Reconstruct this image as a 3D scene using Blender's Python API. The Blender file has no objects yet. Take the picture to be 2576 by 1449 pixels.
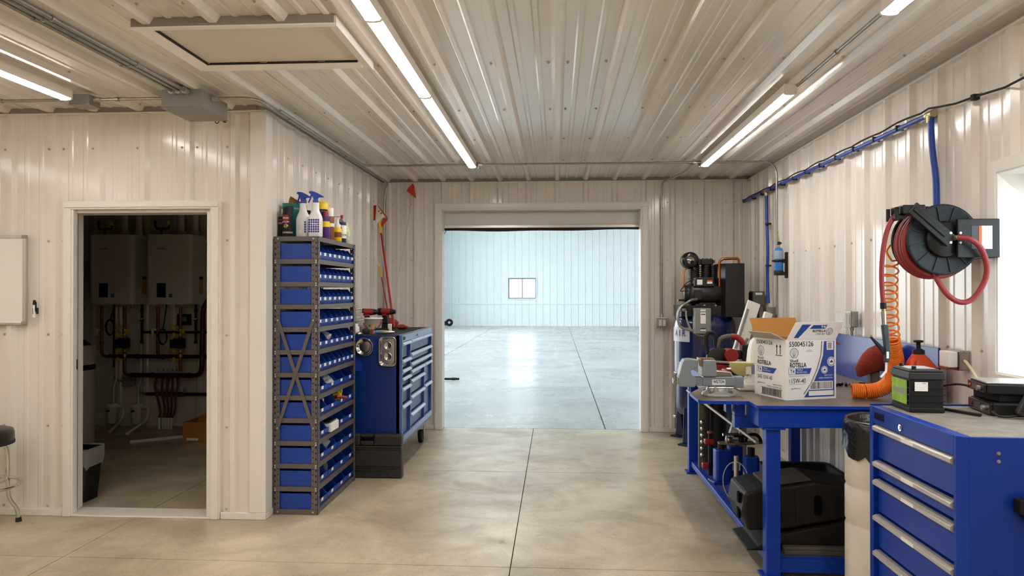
import bpy, bmesh, math, random
from mathutils import Matrix, Vector, Euler
random.seed(7)
S = bpy.context.scene
C = S.collection
PI = math.pi

# ------------------------------------------------------------------ camera, world, exposure
cam_d = bpy.data.cameras.new('camera')
cam = bpy.data.objects.new('camera', cam_d); C.objects.link(cam)
cam_d.sensor_width = 36.0
cam_d.lens = 36.0 * 1820.0 / 2576.0
cam_d.clip_start = 0.05; cam_d.clip_end = 200
cam.location = (0, 0, 1.505)
cam.rotation_euler = (PI/2 + math.atan(10.5/1820.0), 0, math.atan(111.0/1820.0))
S.camera = cam
S.view_settings.view_transform = 'Standard'
S.view_settings.look = 'None'
S.view_settings.gamma = 1.0
S.view_settings.use_curve_mapping = False
S.view_settings.exposure = EXPOSURE = 0.0
W = bpy.data.worlds.new('daylight'); S.world = W
W.use_nodes = True
bg = W.node_tree.nodes['Background']
bg.inputs[0].default_value = (0.86, 0.95, 1.0, 1); bg.inputs[1].default_value = 6.5
LED = 41.0                    # radiance of the LED strip lenses
LED_COL = (1.0, 0.935, 0.88)
S.cycles.max_bounces = 10; S.cycles.diffuse_bounces = 6; S.cycles.glossy_bounces = 4
S.cycles.transparent_max_bounces = 12
S.cycles.caustics_reflective = False; S.cycles.caustics_refractive = False
S.cycles.sample_clamp_indirect = 8.0

def portal(loc, rot, sx, sy):       # daylight sampling through an opening, gives no light of its own
    d = bpy.data.lights.new('daylight_portal', 'AREA'); d.shape = 'RECTANGLE'; d.size = sx; d.size_y = sy
    d.cycles.is_portal = True
    o = bpy.data.objects.new('daylight_portal', d); C.objects.link(o); o.location = loc; o.rotation_euler = rot
    return o

# ------------------------------------------------------------------ helpers
def lin(h):
    if isinstance(h, str):
        h = h.lstrip('#'); v = [int(h[i:i+2], 16)/255 for i in (0, 2, 4)]
    else: v = h
    return tuple(((c+0.055)/1.055)**2.4 if c > 0.04045 else c/12.92 for c in v)
MATS = {}
def mat(name, col, rough=0.5, metal=0.0, var=0.0, vscale=6.0, bump=0.0, bscale=80.0, spec=0.5, coat=0.0, emit=None, estr=0.0, alpha=1.0, trans=0.0, col2=None, stretch=None):
    if name in MATS: return MATS[name]
    m = bpy.data.materials.new(name); m.use_nodes = True; MATS[name] = m
    nt = m.node_tree; N = nt.nodes; b = N['Principled BSDF']
    c = lin(col); b.inputs['Base Color'].default_value = (*c, 1)
    b.inputs['Roughness'].default_value = rough; b.inputs['Metallic'].default_value = metal
    b.inputs['Specular IOR Level'].default_value = spec
    b.inputs['Coat Weight'].default_value = coat; b.inputs['Coat Roughness'].default_value = 0.08
    b.inputs['Alpha'].default_value = alpha
    b.inputs['Transmission Weight'].default_value = trans
    if emit is not None:
        b.inputs['Emission Color'].default_value = (*emit, 1); b.inputs['Emission Strength'].default_value = estr
    if var > 0 or bump > 0:
        tc = N.new('ShaderNodeTexCoord'); vec = tc.outputs['Object']
        if stretch:
            mp = N.new('ShaderNodeMapping'); mp.inputs['Scale'].default_value = stretch
            nt.links.new(vec, mp.inputs['Vector']); vec = mp.outputs['Vector']
    if var > 0:
        n = N.new('ShaderNodeTexNoise'); n.inputs['Scale'].default_value = vscale; n.inputs['Detail'].default_value = 5
        n.inputs['Roughness'].default_value = 0.6
        nt.links.new(vec, n.inputs['Vector'])
        r = N.new('ShaderNodeMapRange'); r.inputs[1].default_value = 0.3; r.inputs[2].default_value = 0.7
        nt.links.new(n.outputs['Fac'], r.inputs[0])
        mx = N.new('ShaderNodeMix'); mx.data_type = 'RGBA'
        lo = lin(col2) if col2 else tuple(x*(1-var) for x in c); hi = c if col2 else tuple(min(1, x*(1+var)) for x in c)
        mx.inputs[6].default_value = (*lo, 1); mx.inputs[7].default_value = (*hi, 1)
        nt.links.new(r.outputs[0], mx.inputs[0]); nt.links.new(mx.outputs[2], b.inputs['Base Color'])
    if bump > 0:
        n2 = N.new('ShaderNodeTexNoise'); n2.inputs['Scale'].default_value = bscale; n2.inputs['Detail'].default_value = 3
        nt.links.new(vec, n2.inputs['Vector'])
        bp = N.new('ShaderNodeBump'); bp.inputs['Strength'].default_value = bump; bp.inputs['Distance'].default_value = 0.01
        nt.links.new(n2.outputs['Fac'], bp.inputs['Height']); nt.links.new(bp.outputs['Normal'], b.inputs['Normal'])
    return m

def glass_pane():
    m = bpy.data.materials.new('window_glass'); m.use_nodes = True; nt = m.node_tree; nt.nodes.clear()
    o = nt.nodes.new('ShaderNodeOutputMaterial'); t = nt.nodes.new('ShaderNodeBsdfTransparent'); g = nt.nodes.new('ShaderNodeBsdfGlossy')
    t.inputs[0].default_value = (0.96, 0.98, 0.99, 1); g.inputs['Roughness'].default_value = 0.02
    mx = nt.nodes.new('ShaderNodeMixShader'); mx.inputs[0].default_value = 0.07
    nt.links.new(t.outputs[0], mx.inputs[1]); nt.links.new(g.outputs[0], mx.inputs[2]); nt.links.new(mx.outputs[0], o.inputs[0])
    return m

def concrete(name, base, dark, rough, scale=1.0, dirt=0.5):
    m = bpy.data.materials.new(name); m.use_nodes = True; nt = m.node_tree; N = nt.nodes; L = nt.links; b = N['Principled BSDF']
    g = N.new('ShaderNodeNewGeometry')
    def noise(sc, det, rgh, dist=0.0, stretch=None):
        v = g.outputs['Position']
        if stretch:
            mp = N.new('ShaderNodeMapping'); mp.inputs['Scale'].default_value = stretch; L.new(v, mp.inputs['Vector']); v = mp.outputs['Vector']
        n = N.new('ShaderNodeTexNoise'); n.inputs['Scale'].default_value = sc; n.inputs['Detail'].default_value = det
        n.inputs['Roughness'].default_value = rgh; n.inputs['Distortion'].default_value = dist
        L.new(v, n.inputs['Vector']); return n.outputs['Fac']
    def ramp(f, a, c_):
        r = N.new('ShaderNodeMapRange'); r.inputs[1].default_value = a; r.inputs[2].default_value = c_; L.new(f, r.inputs[0]); return r.outputs[0]
    def mixc(f, a, c_, mode='MIX'):
        x = N.new('ShaderNodeMix'); x.data_type = 'RGBA'; x.blend_type = mode
        if isinstance(a, tuple): x.inputs[6].default_value = (*a, 1)
        else: L.new(a, x.inputs[6])
        if isinstance(c_, tuple): x.inputs[7].default_value = (*c_, 1)
        else: L.new(c_, x.inputs[7])
        if isinstance(f, float): x.inputs[0].default_value = f
        else: L.new(f, x.inputs[0])
        return x.outputs[2]
    c1, c2 = lin(base), lin(dark)
    big = ramp(noise(1.5*scale, 7, 0.66, 0.5), 0.34, 0.66)
    col = mixc(big, c2, c1)
    sw = ramp(noise(2.4*scale, 8, 0.68, 0.8, (0.8, 1.0, 1.0)), 0.46, 0.72)
    mm = N.new('ShaderNodeMath'); mm.operation = 'MULTIPLY'; mm.inputs[1].default_value = dirt; L.new(sw, mm.inputs[0])
    col = mixc(mm.outputs[0], col, tuple(x*0.72 for x in c2))
    fine = ramp(noise(60, 3, 0.6), 0.3, 0.7)
    col = mixc(0.10, col, mixc(fine, (0, 0, 0), (1, 1, 1)), 'OVERLAY')
    spots = ramp(noise(7, 2, 0.5), 0.70, 0.76)
    m2 = N.new('ShaderNodeMath'); m2.operation = 'MULTIPLY'; m2.inputs[1].default_value = 0.35; L.new(spots, m2.inputs[0])
    col = mixc(m2.outputs[0], col, tuple(x*0.45 for x in c2))
    L.new(col, b.inputs['Base Color'])
    rr = N.new('ShaderNodeMapRange'); rr.inputs[3].default_value = rough-0.1; rr.inputs[4].default_value = rough+0.12
    L.new(sw, rr.inputs[0]); L.new(rr.outputs[0], b.inputs['Roughness'])
    bp = N.new('ShaderNodeBump'); bp.inputs['Strength'].default_value = 0.06; bp.inputs['Distance'].default_value = 0.01
    L.new(noise(25, 4, 0.6), bp.inputs['Height']); L.new(bp.outputs['Normal'], b.inputs['Normal'])
    return m

PM = {}          # world matrices of parents
class MB:
    def __init__(self):
        self.v = []; self.f = []; self.mi = []; self.sm = []; self.M = Matrix(); self.m = 0
    def at(self, loc=(0,0,0), rot=(0,0,0), scale=(1,1,1)):
        self.M = Matrix.LocRotScale(Vector(loc), Euler(rot), Vector(scale)); return self
    def frame(self, o, x, y, z):
        self.M = Matrix(((x[0],y[0],z[0],o[0]),(x[1],y[1],z[1],o[1]),(x[2],y[2],z[2],o[2]),(0,0,0,1))); return self
    def reset(self): self.M = Matrix(); return self
    def add(self, vs, fs, smooth=False):
        k = len(self.v); self.v += [tuple(self.M @ Vector(p)) for p in vs]
        for f in fs: self.f.append(tuple(i+k for i in f)); self.mi.append(self.m); self.sm.append(smooth)
        return self
    def box(self, x0, x1, y0, y1, z0, z1):
        return self.add([(x0,y0,z0),(x1,y0,z0),(x1,y1,z0),(x0,y1,z0),(x0,y0,z1),(x1,y0,z1),(x1,y1,z1),(x0,y1,z1)],
                        [(0,3,2,1),(4,5,6,7),(0,1,5,4),(1,2,6,5),(2,3,7,6),(3,0,4,7)])
    def cbox(self, c, s): return self.box(c[0]-s[0]/2, c[0]+s[0]/2, c[1]-s[1]/2, c[1]+s[1]/2, c[2]-s[2]/2, c[2]+s[2]/2)
    def prism(self, poly, axis, a, b):
        n = len(poly)
        def P(p, t): return {'x': (t,p[0],p[1]), 'y': (p[0],t,p[1]), 'z': (p[0],p[1],t)}[axis]
        area = sum(poly[i][0]*poly[(i+1)%n][1]-poly[(i+1)%n][0]*poly[i][1] for i in range(n))
        if (area < 0) ^ (axis == 'y'): poly = poly[::-1]
        if a > b: a, b = b, a
        return self.add([P(p, a) for p in poly]+[P(p, b) for p in poly],
                        [tuple(range(n))[::-1], tuple(range(n, 2*n))]+[(i, (i+1)%n, n+(i+1)%n, n+i) for i in range(n)])
    def cyl(self, p0, p1, r0, r1=None, n=16, caps=True, smooth=True):
        if r1 is None: r1 = r0
        p0, p1 = Vector(p0), Vector(p1); d = (p1-p0).normalized()
        u = d.orthogonal().normalized(); w = d.cross(u)
        vs = []
        for p, r in ((p0, r0), (p1, r1)):
            for i in range(n):
                a = 2*PI*i/n; vs.append(p+u*(r*math.cos(a))+w*(r*math.sin(a)))
        self.add(vs, [(i, (i+1)%n, n+(i+1)%n, n+i) for i in range(n)], smooth)
        if caps:
            if r0 > 1e-6: self.add(vs[:n], [tuple(range(n))[::-1]])
            if r1 > 1e-6: self.add(vs[n:], [tuple(range(n))])
        return self
    def tube(self, pts, r, n=8, closed=False, caps=True):
        P = [Vector(p) for p in pts]; k = len(P)
        T = []
        for i in range(k):
            a = P[(i-1) % k] if (closed or i > 0) else P[i]; b = P[(i+1) % k] if (closed or i < k-1) else P[i]
            t = (b-a); T.append(t.normalized() if t.length > 1e-9 else Vector((0,0,1)))
        u = T[0].orthogonal().normalized(); vs = []
        R = r if isinstance(r, (list, tuple)) else [r]*k
        for i in range(k):
            if i > 0:
                ax = T[i-1].cross(T[i])
                if ax.length > 1e-8:
                    u = Matrix.Rotation(T[i-1].angle(T[i]), 3, ax.normalized()) @ u
                u = (u - T[i]*u.dot(T[i])).normalized()
            w = T[i].cross(u)
            for j in range(n):
                a = 2*PI*j/n; vs.append(P[i]+u*(R[i]*math.cos(a))+w*(R[i]*math.sin(a)))
        fs = []
        for i in range(k if closed else k-1):
            i2 = (i+1) % k
            for j in range(n): fs.append((i*n+j, i*n+(j+1)%n, i2*n+(j+1)%n, i2*n+j))
        self.add(vs, fs, True)
        if caps and not closed:
            self.add(vs[:n], [tuple(range(n))[::-1]]); self.add(vs[-n:], [tuple(range(n))])
        return self
    def lathe(self, prof, c=(0,0,0), n=24, axis='z', smooth=True):
        vs = []; k = len(prof)
        for r, h in prof:
            for i in range(n):
                a = 2*PI*i/n; x, y = r*math.cos(a), r*math.sin(a)
                p = {'z': (x, y, h), 'x': (h, x, y), 'y': (y, h, x)}[axis]
                vs.append((p[0]+c[0], p[1]+c[1], p[2]+c[2]))
        fs = []
        for j in range(k-1):
            for i in range(n):
                q = (j*n+i, j*n+(i+1)%n, (j+1)*n+(i+1)%n, (j+1)*n+i); fs.append(q)
        self.add(vs, fs, smooth)
        if prof[0][0] > 1e-6: self.add(vs[:n], [tuple(range(n))[::-1]])
        if prof[-1][0] > 1e-6: self.add(vs[-n:], [tuple(range(n))])
        return self
    def loft(self, rings, smooth=True, caps=True):
        n = len(rings[0]); vs = [p for r in rings for p in r]; fs = []
        for j in range(len(rings)-1):
            for i in range(n): fs.append((j*n+i, j*n+(i+1)%n, (j+1)*n+(i+1)%n, (j+1)*n+i))
        self.add(vs, fs, smooth)
        if caps: self.add(rings[0], [tuple(range(n))[::-1]]); self.add(rings[-1], [tuple(range(n))])
        return self
    def text(self, s, o, xd, yd, w=None, h=None, bold=0.0, align='C', depth=0.0006):
        """raised or printed lettering: o = anchor, xd/yd = reading and up directions, w = total width or h = cap height"""
        cu = bpy.data.curves.new('lettering', 'FONT'); cu.body = s; cu.offset = bold; cu.resolution_u = 3
        ob = bpy.data.objects.new('lettering', cu); me = bpy.data.meshes.new_from_object(ob)
        bpy.data.objects.remove(ob); bpy.data.curves.remove(cu)
        if not me.vertices: return self
        xs = [v.co.x for v in me.vertices]; ys = [v.co.y for v in me.vertices]
        x0, x1, y0, y1 = min(xs), max(xs), min(ys), max(ys)
        sx = (w/(x1-x0)) if w else None; sy = (h/(y1-y0)) if h else None
        sx = sx or sy; sy = sy or sx
        ox = {'C': (x0+x1)/2, 'L': x0, 'R': x1}[align]; oy = (y0+y1)/2
        xd, yd, o = Vector(xd).normalized(), Vector(yd).normalized(), Vector(o); nd = xd.cross(yd)
        self.add([o + xd*((v.co.x-ox)*sx) + yd*((v.co.y-oy)*sy) + nd*depth for v in me.vertices], [tuple(p.vertices) for p in me.polygons])
        bpy.data.meshes.remove(me); return self
    def build(self, name, mats, parent=None, bevel=0.0, origin=None, world=True, seg=2, auto=None):
        if not isinstance(mats, (list, tuple)): mats = [mats]
        vs = self.v
        if parent is not None:
            if world:
                inv = PM[parent.name].inverted(); vs = [tuple(inv @ Vector(p)) for p in vs]
            loc = (0,0,0)
        else:
            if origin is None:
                xs, ys, zs = zip(*vs); origin = ((min(xs)+max(xs))/2, (min(ys)+max(ys))/2, min(zs))
            loc = origin; vs = [(p[0]-loc[0], p[1]-loc[1], p[2]-loc[2]) for p in vs]
        me = bpy.data.meshes.new(name); me.from_pydata(vs, [], self.f)
        for m in mats: me.materials.append(m)
        me.polygons.foreach_set('material_index', self.mi); me.polygons.foreach_set('use_smooth', self.sm); me.update()
        o = bpy.data.objects.new(name, me); C.objects.link(o); o.location = loc
        if parent is not None: o.parent = parent
        PM[o.name] = (PM[parent.name] if parent is not None else Matrix()) @ Matrix.Translation(loc)
        if bevel > 0:
            b = o.modifiers.new('bevel', 'BEVEL'); b.width = bevel; b.segments = seg; b.limit_method = 'ANGLE'; b.angle_limit = math.radians(40)
            b.harden_normals = False
        return o
def tag(o, label=None, cat=None, group=None, kind=None):
    if label: o['label'] = label
    if cat: o['category'] = cat
    if group: o['group'] = group
    if kind: o['kind'] = kind
    return o
def thing(name, label, cat, loc=(0,0,0), rotz=0.0, group=None, kind=None):
    o = bpy.data.objects.new(name, None); C.objects.link(o); o.empty_display_size = 0.1
    o.location = loc; o.rotation_euler = (0, 0, rotz)
    PM[o.name] = Matrix.LocRotScale(Vector(loc), Euler((0, 0, rotz)), None)
    return tag(o, label, cat, group, kind)
def struct(o): o['kind'] = 'structure'; return o
def copy_thing(root, loc, rotz=None, label=None, group=None):
    r = root.copy(); C.objects.link(r); r.location = loc
    if rotz is not None: r.rotation_euler = (0, 0, rotz)
    if label: r['label'] = label
    if group: r['group'] = group
    for ch in list(root.children):
        c = ch.copy(); C.objects.link(c); c.parent = r
        for g in list(ch.children):
            d = g.copy(); C.objects.link(d); d.parent = c
    PM[r.name] = Matrix.LocRotScale(Vector(loc), r.rotation_euler, None)
    return r
def arc(c, r, a0, a1, n, plane='xz', off=0.0):
    out = []
    for i in range(n+1):
        a = a0+(a1-a0)*i/n; u, v = r*math.cos(a), r*math.sin(a)
        out.append({'xz': (c[0]+u, c[1], c[2]+v), 'yz': (c[0], c[1]+u, c[2]+v), 'xy': (c[0]+u, c[1]+v, c[2])}[plane])
    return out
def bend(pts, r, n=6):
    """round the corners of a polyline: pipes and conduits"""
    P = [Vector(p) for p in pts]; out = [P[0]]
    for i in range(1, len(P)-1):
        a, b, c = P[i-1], P[i], P[i+1]; d1 = (a-b); d2 = (c-b)
        rr = min(r, d1.length*0.48, d2.length*0.48); p1 = b+d1.normalized()*rr; p2 = b+d2.normalized()*rr
        for k in range(n+1):
            t = k/n; out.append(p1*(1-t)**2 + b*(2*t*(1-t)) + p2*t*t)
    out.append(P[-1]); return out
def spline(pts, n=8):
    P = [Vector(p) for p in pts]; out = []
    for i in range(len(P)-1):
        p0 = P[max(0, i-1)]; p1 = P[i]; p2 = P[i+1]; p3 = P[min(len(P)-1, i+2)]
        for k in range(n):
            t = k/n
            out.append(0.5*((2*p1)+(p2-p0)*t+(2*p0-5*p1+4*p2-p3)*t*t+(3*p1-p0-3*p2+p3)*t*t*t))
    out.append(P[-1]); return out
def rrect(w, h, r, n=4, cx=0.0, cy=0.0):
    out = []
    for sx, sy, a in ((1,1,0), (-1,1,PI/2), (-1,-1,PI), (1,-1,1.5*PI)):
        for k in range(n+1):
            t = a+PI/2*k/n; out.append((cx+sx*(w/2-r)+r*math.cos(t), cy+sy*(h/2-r)+r*math.sin(t)))
    return out

# ------------------------------------------------------------------ common materials
M_panel = mat('white_panel_paint', '#e2dcd4', 0.15, var=0.03, vscale=1.5, spec=0.45)
M_trim = mat('white_steel_trim', '#e4e0d9', 0.30, var=0.02)
M_screw = mat('painted_screw_head', '#b9b2a6', 0.4)
M_trimshade = mat('grey_trim_shade', '#8f8b88', 0.7)  # grey colour standing in for shade at the trim edges
M_hallpanel = mat('hall_white_panel_paint', '#e6ecee', 0.4, var=0.02, vscale=1.0)
M_galv = mat('galvanised_steel', '#a7a39a', 0.32, metal=0.9, var=0.12, vscale=30)
M_greybox = mat('grey_enamel', '#8b8883', 0.45, var=0.05)
M_floor = concrete('workshop_concrete', '#cfc2a8', '#9f927b', 0.42)
M_hallfloor = concrete('hall_concrete', '#b7bab7', '#9c9f9e', 0.30, 0.35, 0.5)
M_joint = mat('joint_filler', '#55432f', 0.9)
M_blue = mat('royal_blue_enamel', '#07359c', 0.35, var=0.03)
M_black = mat('black_plastic', '#121110', 0.55, var=0.1, spec=0.35)
M_blackgloss = mat('black_gloss', '#131313', 0.22)
M_rubber = mat('black_rubber', '#1d1b19', 0.75, var=0.1)
M_white = mat('white_plastic', '#ece9e2', 0.45)
M_paper = mat('white_paper', '#efece6', 0.7)
M_chrome = mat('chrome', '#d5d3cf', 0.12, metal=1.0)
M_alu = mat('brushed_aluminium', '#cfcbc4', 0.33, metal=0.85)
M_steel = mat('bare_steel', '#9c978f', 0.3, metal=1.0, var=0.1, vscale=20)
M_red = mat('red_plastic', '#8f1b18', 0.45)
M_orange = mat('orange_plastic', '#e2551b', 0.4)
M_print = mat('black_print', '#22211f', 0.6)
M_brass = mat('brass', '#b5a67c', 0.35, metal=0.8)
M_copper = mat('copper_pipe', '#b5693c', 0.28, metal=1.0, var=0.15, vscale=20)
M_glass = glass_pane()
M_led = mat('led_lens', '#ffffff', 0.4, emit=LED_COL, estr=LED)
M_wood = mat('pine_wood', '#8d6a43', 0.7, var=0.2, vscale=4, stretch=(8, 8, 1))
M_card = mat('cardboard', '#b07c42', 0.85, var=0.06, vscale=10)
M_yellow = mat('yellow_plastic', '#e8c414', 0.4)
M_bluepl = mat('blue_plastic', '#0a379c', 0.4)
# ------------------------------------------------------------------ the setting
H = 2.75; FW = 4.71; BW = 7.90; LW = -1.95; RW = 2.08; XL = -6.2; YB = -3.6
PITCH = 0.3105; RIB = 0.030
RX0, RX1 = -6.2, 2.08
def rib_profile(u, phase):
    """height of a ribbed steel panel at u: one tall rib and two low ones per pitch"""
    t = ((u-phase+PITCH/2) % PITCH)-PITCH/2; a = abs(t)
    if a <= 0.016: return RIB
    if a <= 0.036: return RIB*(0.036-a)/0.020
    for c in (PITCH/3,):
        d = abs(a-c)
        if d <= 0.010: return 0.0045
        if d <= 0.019: return 0.0045*(0.019-d)/0.009
    return 0.0
BREAKS = sorted(set([s*k for s in (1,-1) for k in (0.016, 0.036, PITCH/3-0.019, PITCH/3-0.010, PITCH/3+0.010, PITCH/3+0.019)]))
def cladding(parent, O, ud, vd, nd, u0, u1, v0, v1, holes, phase, material, name='cladding_panel', screws=None, prof=rib_profile):
    O, ud, vd, nd = Vector(O), Vector(ud), Vector(vd), Vector(nd); inv = PM[parent.name].inverted()
    edges = {u0, u1}
    k = math.floor((u0-phase)/(3*PITCH))
    while phase+3*PITCH*k+PITCH/2 < u1:
        e = phase+3*PITCH*k+PITCH/2
        if e > u0+0.01: edges.add(e)
        k += 1
    for h in holes:
        for e in h[:2]:
            if u0 < e < u1: edges.add(e)
    E_ = sorted(edges)
    for a, b in zip(E_, E_[1:]):
        if b-a < 0.004: continue
        us = [a, b]; k = math.floor((a-phase)/PITCH)-1
        while phase+k*PITCH < b+PITCH:
            us += [phase+k*PITCH+q for q in BREAKS if a+1e-4 < phase+k*PITCH+q < b-1e-4]; k += 1
        us = sorted(us); spans = [(v0, v1)]
        for h in holes:
            if h[0] < b-1e-3 and h[1] > a+1e-3:
                ns = []
                for s in spans:
                    if h[3] <= s[0] or h[2] >= s[1]: ns.append(s); continue
                    if h[2] > s[0]: ns.append((s[0], h[2]))
                    if h[3] < s[1]: ns.append((h[3], s[1]))
                spans = ns
        flip = ud.cross(vd).dot(nd) < 0
        for s in spans:
            mb = MB(); vs = []; fs = []
            for u in us:
                p = O+ud*u+nd*(prof(u, phase)+0.003); vs += [p+vd*s[0], p+vd*s[1]]
            for i in range(len(us)-1):
                q = (2*i, 2*i+2, 2*i+3, 2*i+1); fs.append(q[::-1] if flip else q)
            mb.add(vs, fs); mb.build(name, material, parent)
    if screws:
        mb = MB(); k = math.floor((u0-phase)/PITCH)
        while phase+k*PITCH < u1:
            for du in ((-0.052, 0.052) if k % 3 == 0 else (-0.052,)):
                u = phase+k*PITCH+du
                for v in screws:
                    if u0+0.02 < u < u1-0.02 and not any(h[0]-0.03 < u < h[1]+0.03 and h[2]-0.03 < v < h[3]+0.03 for h in holes):
                        p = O+ud*u+vd*v+nd*0.003
                        mb.cyl(p, p+nd*0.004, 0.0085, 0.0085, 8); mb.cyl(p+nd*0.004, p+nd*0.010, 0.0055, 0.0045, 6)
            k += 1
        if mb.v: tag(mb.build('screw_heads', M_screw, parent), kind='stuff')

# floor slabs (saw-cut joints between them)
fl = struct(MB().box(RX0-0.3, 2.4, YB-0.3, 7.99, -0.15, -0.012).build('floor', M_joint))
xs = [-8.0, -5.35, -2.80, -0.25, 2.30, 4.85]; ys = [-4.0, -2.24, -0.16, 1.92, 3.96, 6.06, 7.992]
for i in range(len(xs)-1):
    for j in range(len(ys)-1):
        x0, x1, y0, y1 = max(xs[i], RX0-0.3), min(xs[i+1], 2.4), max(ys[j], YB-0.3), ys[j+1]
        if x1-x0 < 0.1 or y1-y0 < 0.1: continue
        MB().box(x0+0.003, x1-0.003, y0+0.003, y1-0.003, -0.05, 0.0).build('floor_slab', M_floor, fl)
hf = struct(MB().box(-7.0, 16.5, 7.996, 32.6, -0.15, -0.012).build('floor_hall', M_joint))
hx = [-7.0, -5.85, -2.65, 0.54, 3.74, 6.94, 10.14, 13.3, 16.5]
for i in range(len(hx)-1):
    MB().box(hx[i]+0.006, hx[i+1]-0.006, 8.0, 32.6, -0.05, 0.0).build('floor_slab', M_hallfloor, hf)

# --- front wall (left part, with the utility room doorway)
D0, D1, DT = -3.300, -2.295, 2.060          # rough opening
wf = struct(MB().box(RX0, D0, FW, FW+0.13, 0, H).box(D1, LW-0.02, FW, FW+0.13, 0, H).box(D0, D1, FW, FW+0.13, DT, H).build('wall_front', M_panel))
cladding(wf, (0, FW, 0), (1,0,0), (0,0,1), (0,-1,0), RX0, LW-0.045, 0.045, H-0.04, [(D0, D1+0.02, 0, DT+0.012)], -3.385, M_panel, screws=[0.06, 0.603, 1.219, 1.851, 2.476])
# --- corridor wall on the left
wc = struct(MB().box(LW-0.13, LW, FW+0.001, BW, 0, H).build('wall_left', M_panel))
cladding(wc, (LW, 0, 0), (0,1,0), (0,0,1), (1,0,0), FW+0.045, BW-0.002, 0.045, H-0.04, [], FW+0.17, M_panel, screws=[0.06, 0.603, 1.219, 1.851, 2.476])
# --- back wall with the overhead door opening
B0, B1, BT = -1.262, 0.925, 2.42
wb = struct(MB().box(LW-0.13, B0, BW, BW+0.14, 0, H).box(B1, RW+0.13, BW, BW+0.14, 0, H).box(B0, B1, BW, BW+0.14, BT, H).build('wall_back', M_panel))
cladding(wb, (0, BW, 0), (1,0,0), (0,0,1), (0,-1,0), LW+0.002, RW-0.002, 0.045, H-0.04, [(B0-0.02, B1+0.02, 0, BT+0.03)], 0.011, M_panel, screws=[0.06, 0.603, 1.219, 1.851, 2.476])
# --- right wall with the window
WN0, WN1, WZ0, WZ1 = 2.22, 3.50, 1.13, 2.06
wr = struct(MB().box(RW, RW+0.16, YB, WN0, 0, H).box(RW, RW+0.16, WN1, BW, 0, H).box(RW, RW+0.16, WN0, WN1, 0, WZ0).box(RW, RW+0.16, WN0, WN1, WZ1, H).build('wall_right', M_panel))
cladding(wr, (RW, 0, 0), (0,1,0), (0,0,1), (-1,0,0), YB, BW-0.002, 0.045, H-0.04, [(WN0-0.02, WN1+0.02, WZ0-0.02, WZ1+0.02)], 3.72, M_panel, screws=[0.06, 0.603, 1.219, 1.851, 2.476])
# --- walls out of view that close the room
wl = struct(MB().box(RX0-0.14, RX0, YB, FW, 0, H).build('wall_far_left', M_panel))
cladding(wl, (RX0, 0, 0), (0,1,0), (0,0,1), (1,0,0), YB, FW, 0.045, H-0.04, [], 0.0, M_panel)
wk = struct(MB().box(RX0-0.14, RW+0.16, YB-0.14, YB, 0, H).build('wall_rear', M_panel))
cladding(wk, (0, YB, 0), (1,0,0), (0,0,1), (0,1,0), RX0, RW, 0.045, H-0.04, [], 0.0, M_panel)
# --- ceiling
ce = struct(MB().box(RX0-0.14, RW+0.16, YB-0.14, FW+0.10, H, H+0.12).box(LW-0.06, RW+0.16, FW+0.10, BW+0.02, H, H+0.12).build('ceiling', M_panel))
cladding(ce, (0, 0, H), (1,0,0), (0,1,0), (0,0,-1), RX0, LW-0.002, YB, FW-0.002, [(-1.885, -1.02, 3.20, 3.72)], 0.011, M_panel, screws=[0.9, 2.1, 3.0, 3.9, 4.6])
cladding(ce, (0, 0, H), (1,0,0), (0,1,0), (0,0,-1), LW-0.002, RX1-0.002, YB, BW-0.002, [(-1.885, -1.02, 3.20, 3.72)], 0.011, M_panel, screws=[0.9, 2.1, 3.0, 3.9, 4.9, 5.85, 6.8])

# --- trims
def trimobj(n, mb, m=M_trim, bevel=0.003): return struct(mb.build('trim_%d' % n, m, None, bevel))
t1 = MB()                                                            # ceiling angle along every wall
for (x0, x1, y0, y1) in ((RX0, LW+0.0, FW-0.040, FW-0.002),):
    t1.box(x0, x1, y0, y1, H-0.046, H-0.038)
trimobj(1, t1)
trimobj(2, MB().box(LW+0.002, LW+0.040, FW-0.04, BW-0.002, H-0.046, H-0.038))
trimobj(3, MB().box(LW+0.002, RW-0.002, BW-0.040, BW-0.002, H-0.046, H-0.038))
trimobj(4, MB().box(RW-0.040, RW-0.002, YB, BW-0.002, H-0.046, H-0.038))
trimobj(9, MB().box(RX0, LW-0.03, FW-0.034, FW-0.022, H-0.0375, H-0.001), M_trimshade, 0)  # shade between the rib ends, painted as a grey strip
trimobj(11, MB().box(LW+0.036, RW-0.036, BW-0.034, BW-0.022, H-0.0375, H-0.001), M_trimshade, 0)  # same painted shade along the back wall
# base angles
struct(MB().box(RX0, D0-0.016, FW-0.036, FW-0.002, 0.001, 0.045).build('baseboard_front', M_trim, None, 0.003))
struct(MB().box(D1+0.075, LW+0.034, FW-0.036, FW-0.002, 0.001, 0.045).build('baseboard_front', M_trim, None, 0.003))
struct(MB().box(LW+0.002, LW+0.036, FW-0.004, BW-0.036, 0.001, 0.045).build('baseboard_left', M_trim, None, 0.003))
struct(MB().box(B1+0.075, RW-0.036, BW-0.036, BW-0.002, 0.001, 0.045).box(LW+0.036, B0-0.075, BW-0.036, BW-0.002, 0.001, 0.045).build('baseboard_back', M_trim, None, 0.003))
struct(MB().box(RW-0.036, RW-0.002, YB, BW-0.002, 0.001, 0.045).build('baseboard_right', M_trim, None, 0.003))
# outside corner trim
trimobj(5, MB().prism([(LW-0.075, FW-0.036), (LW+0.036, FW-0.036), (LW+0.036, FW+0.075), (LW+0.028, FW+0.075), (LW+0.028, FW-0.028), (LW-0.075, FW-0.028)], 'z', 0.046, H-0.047))
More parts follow.
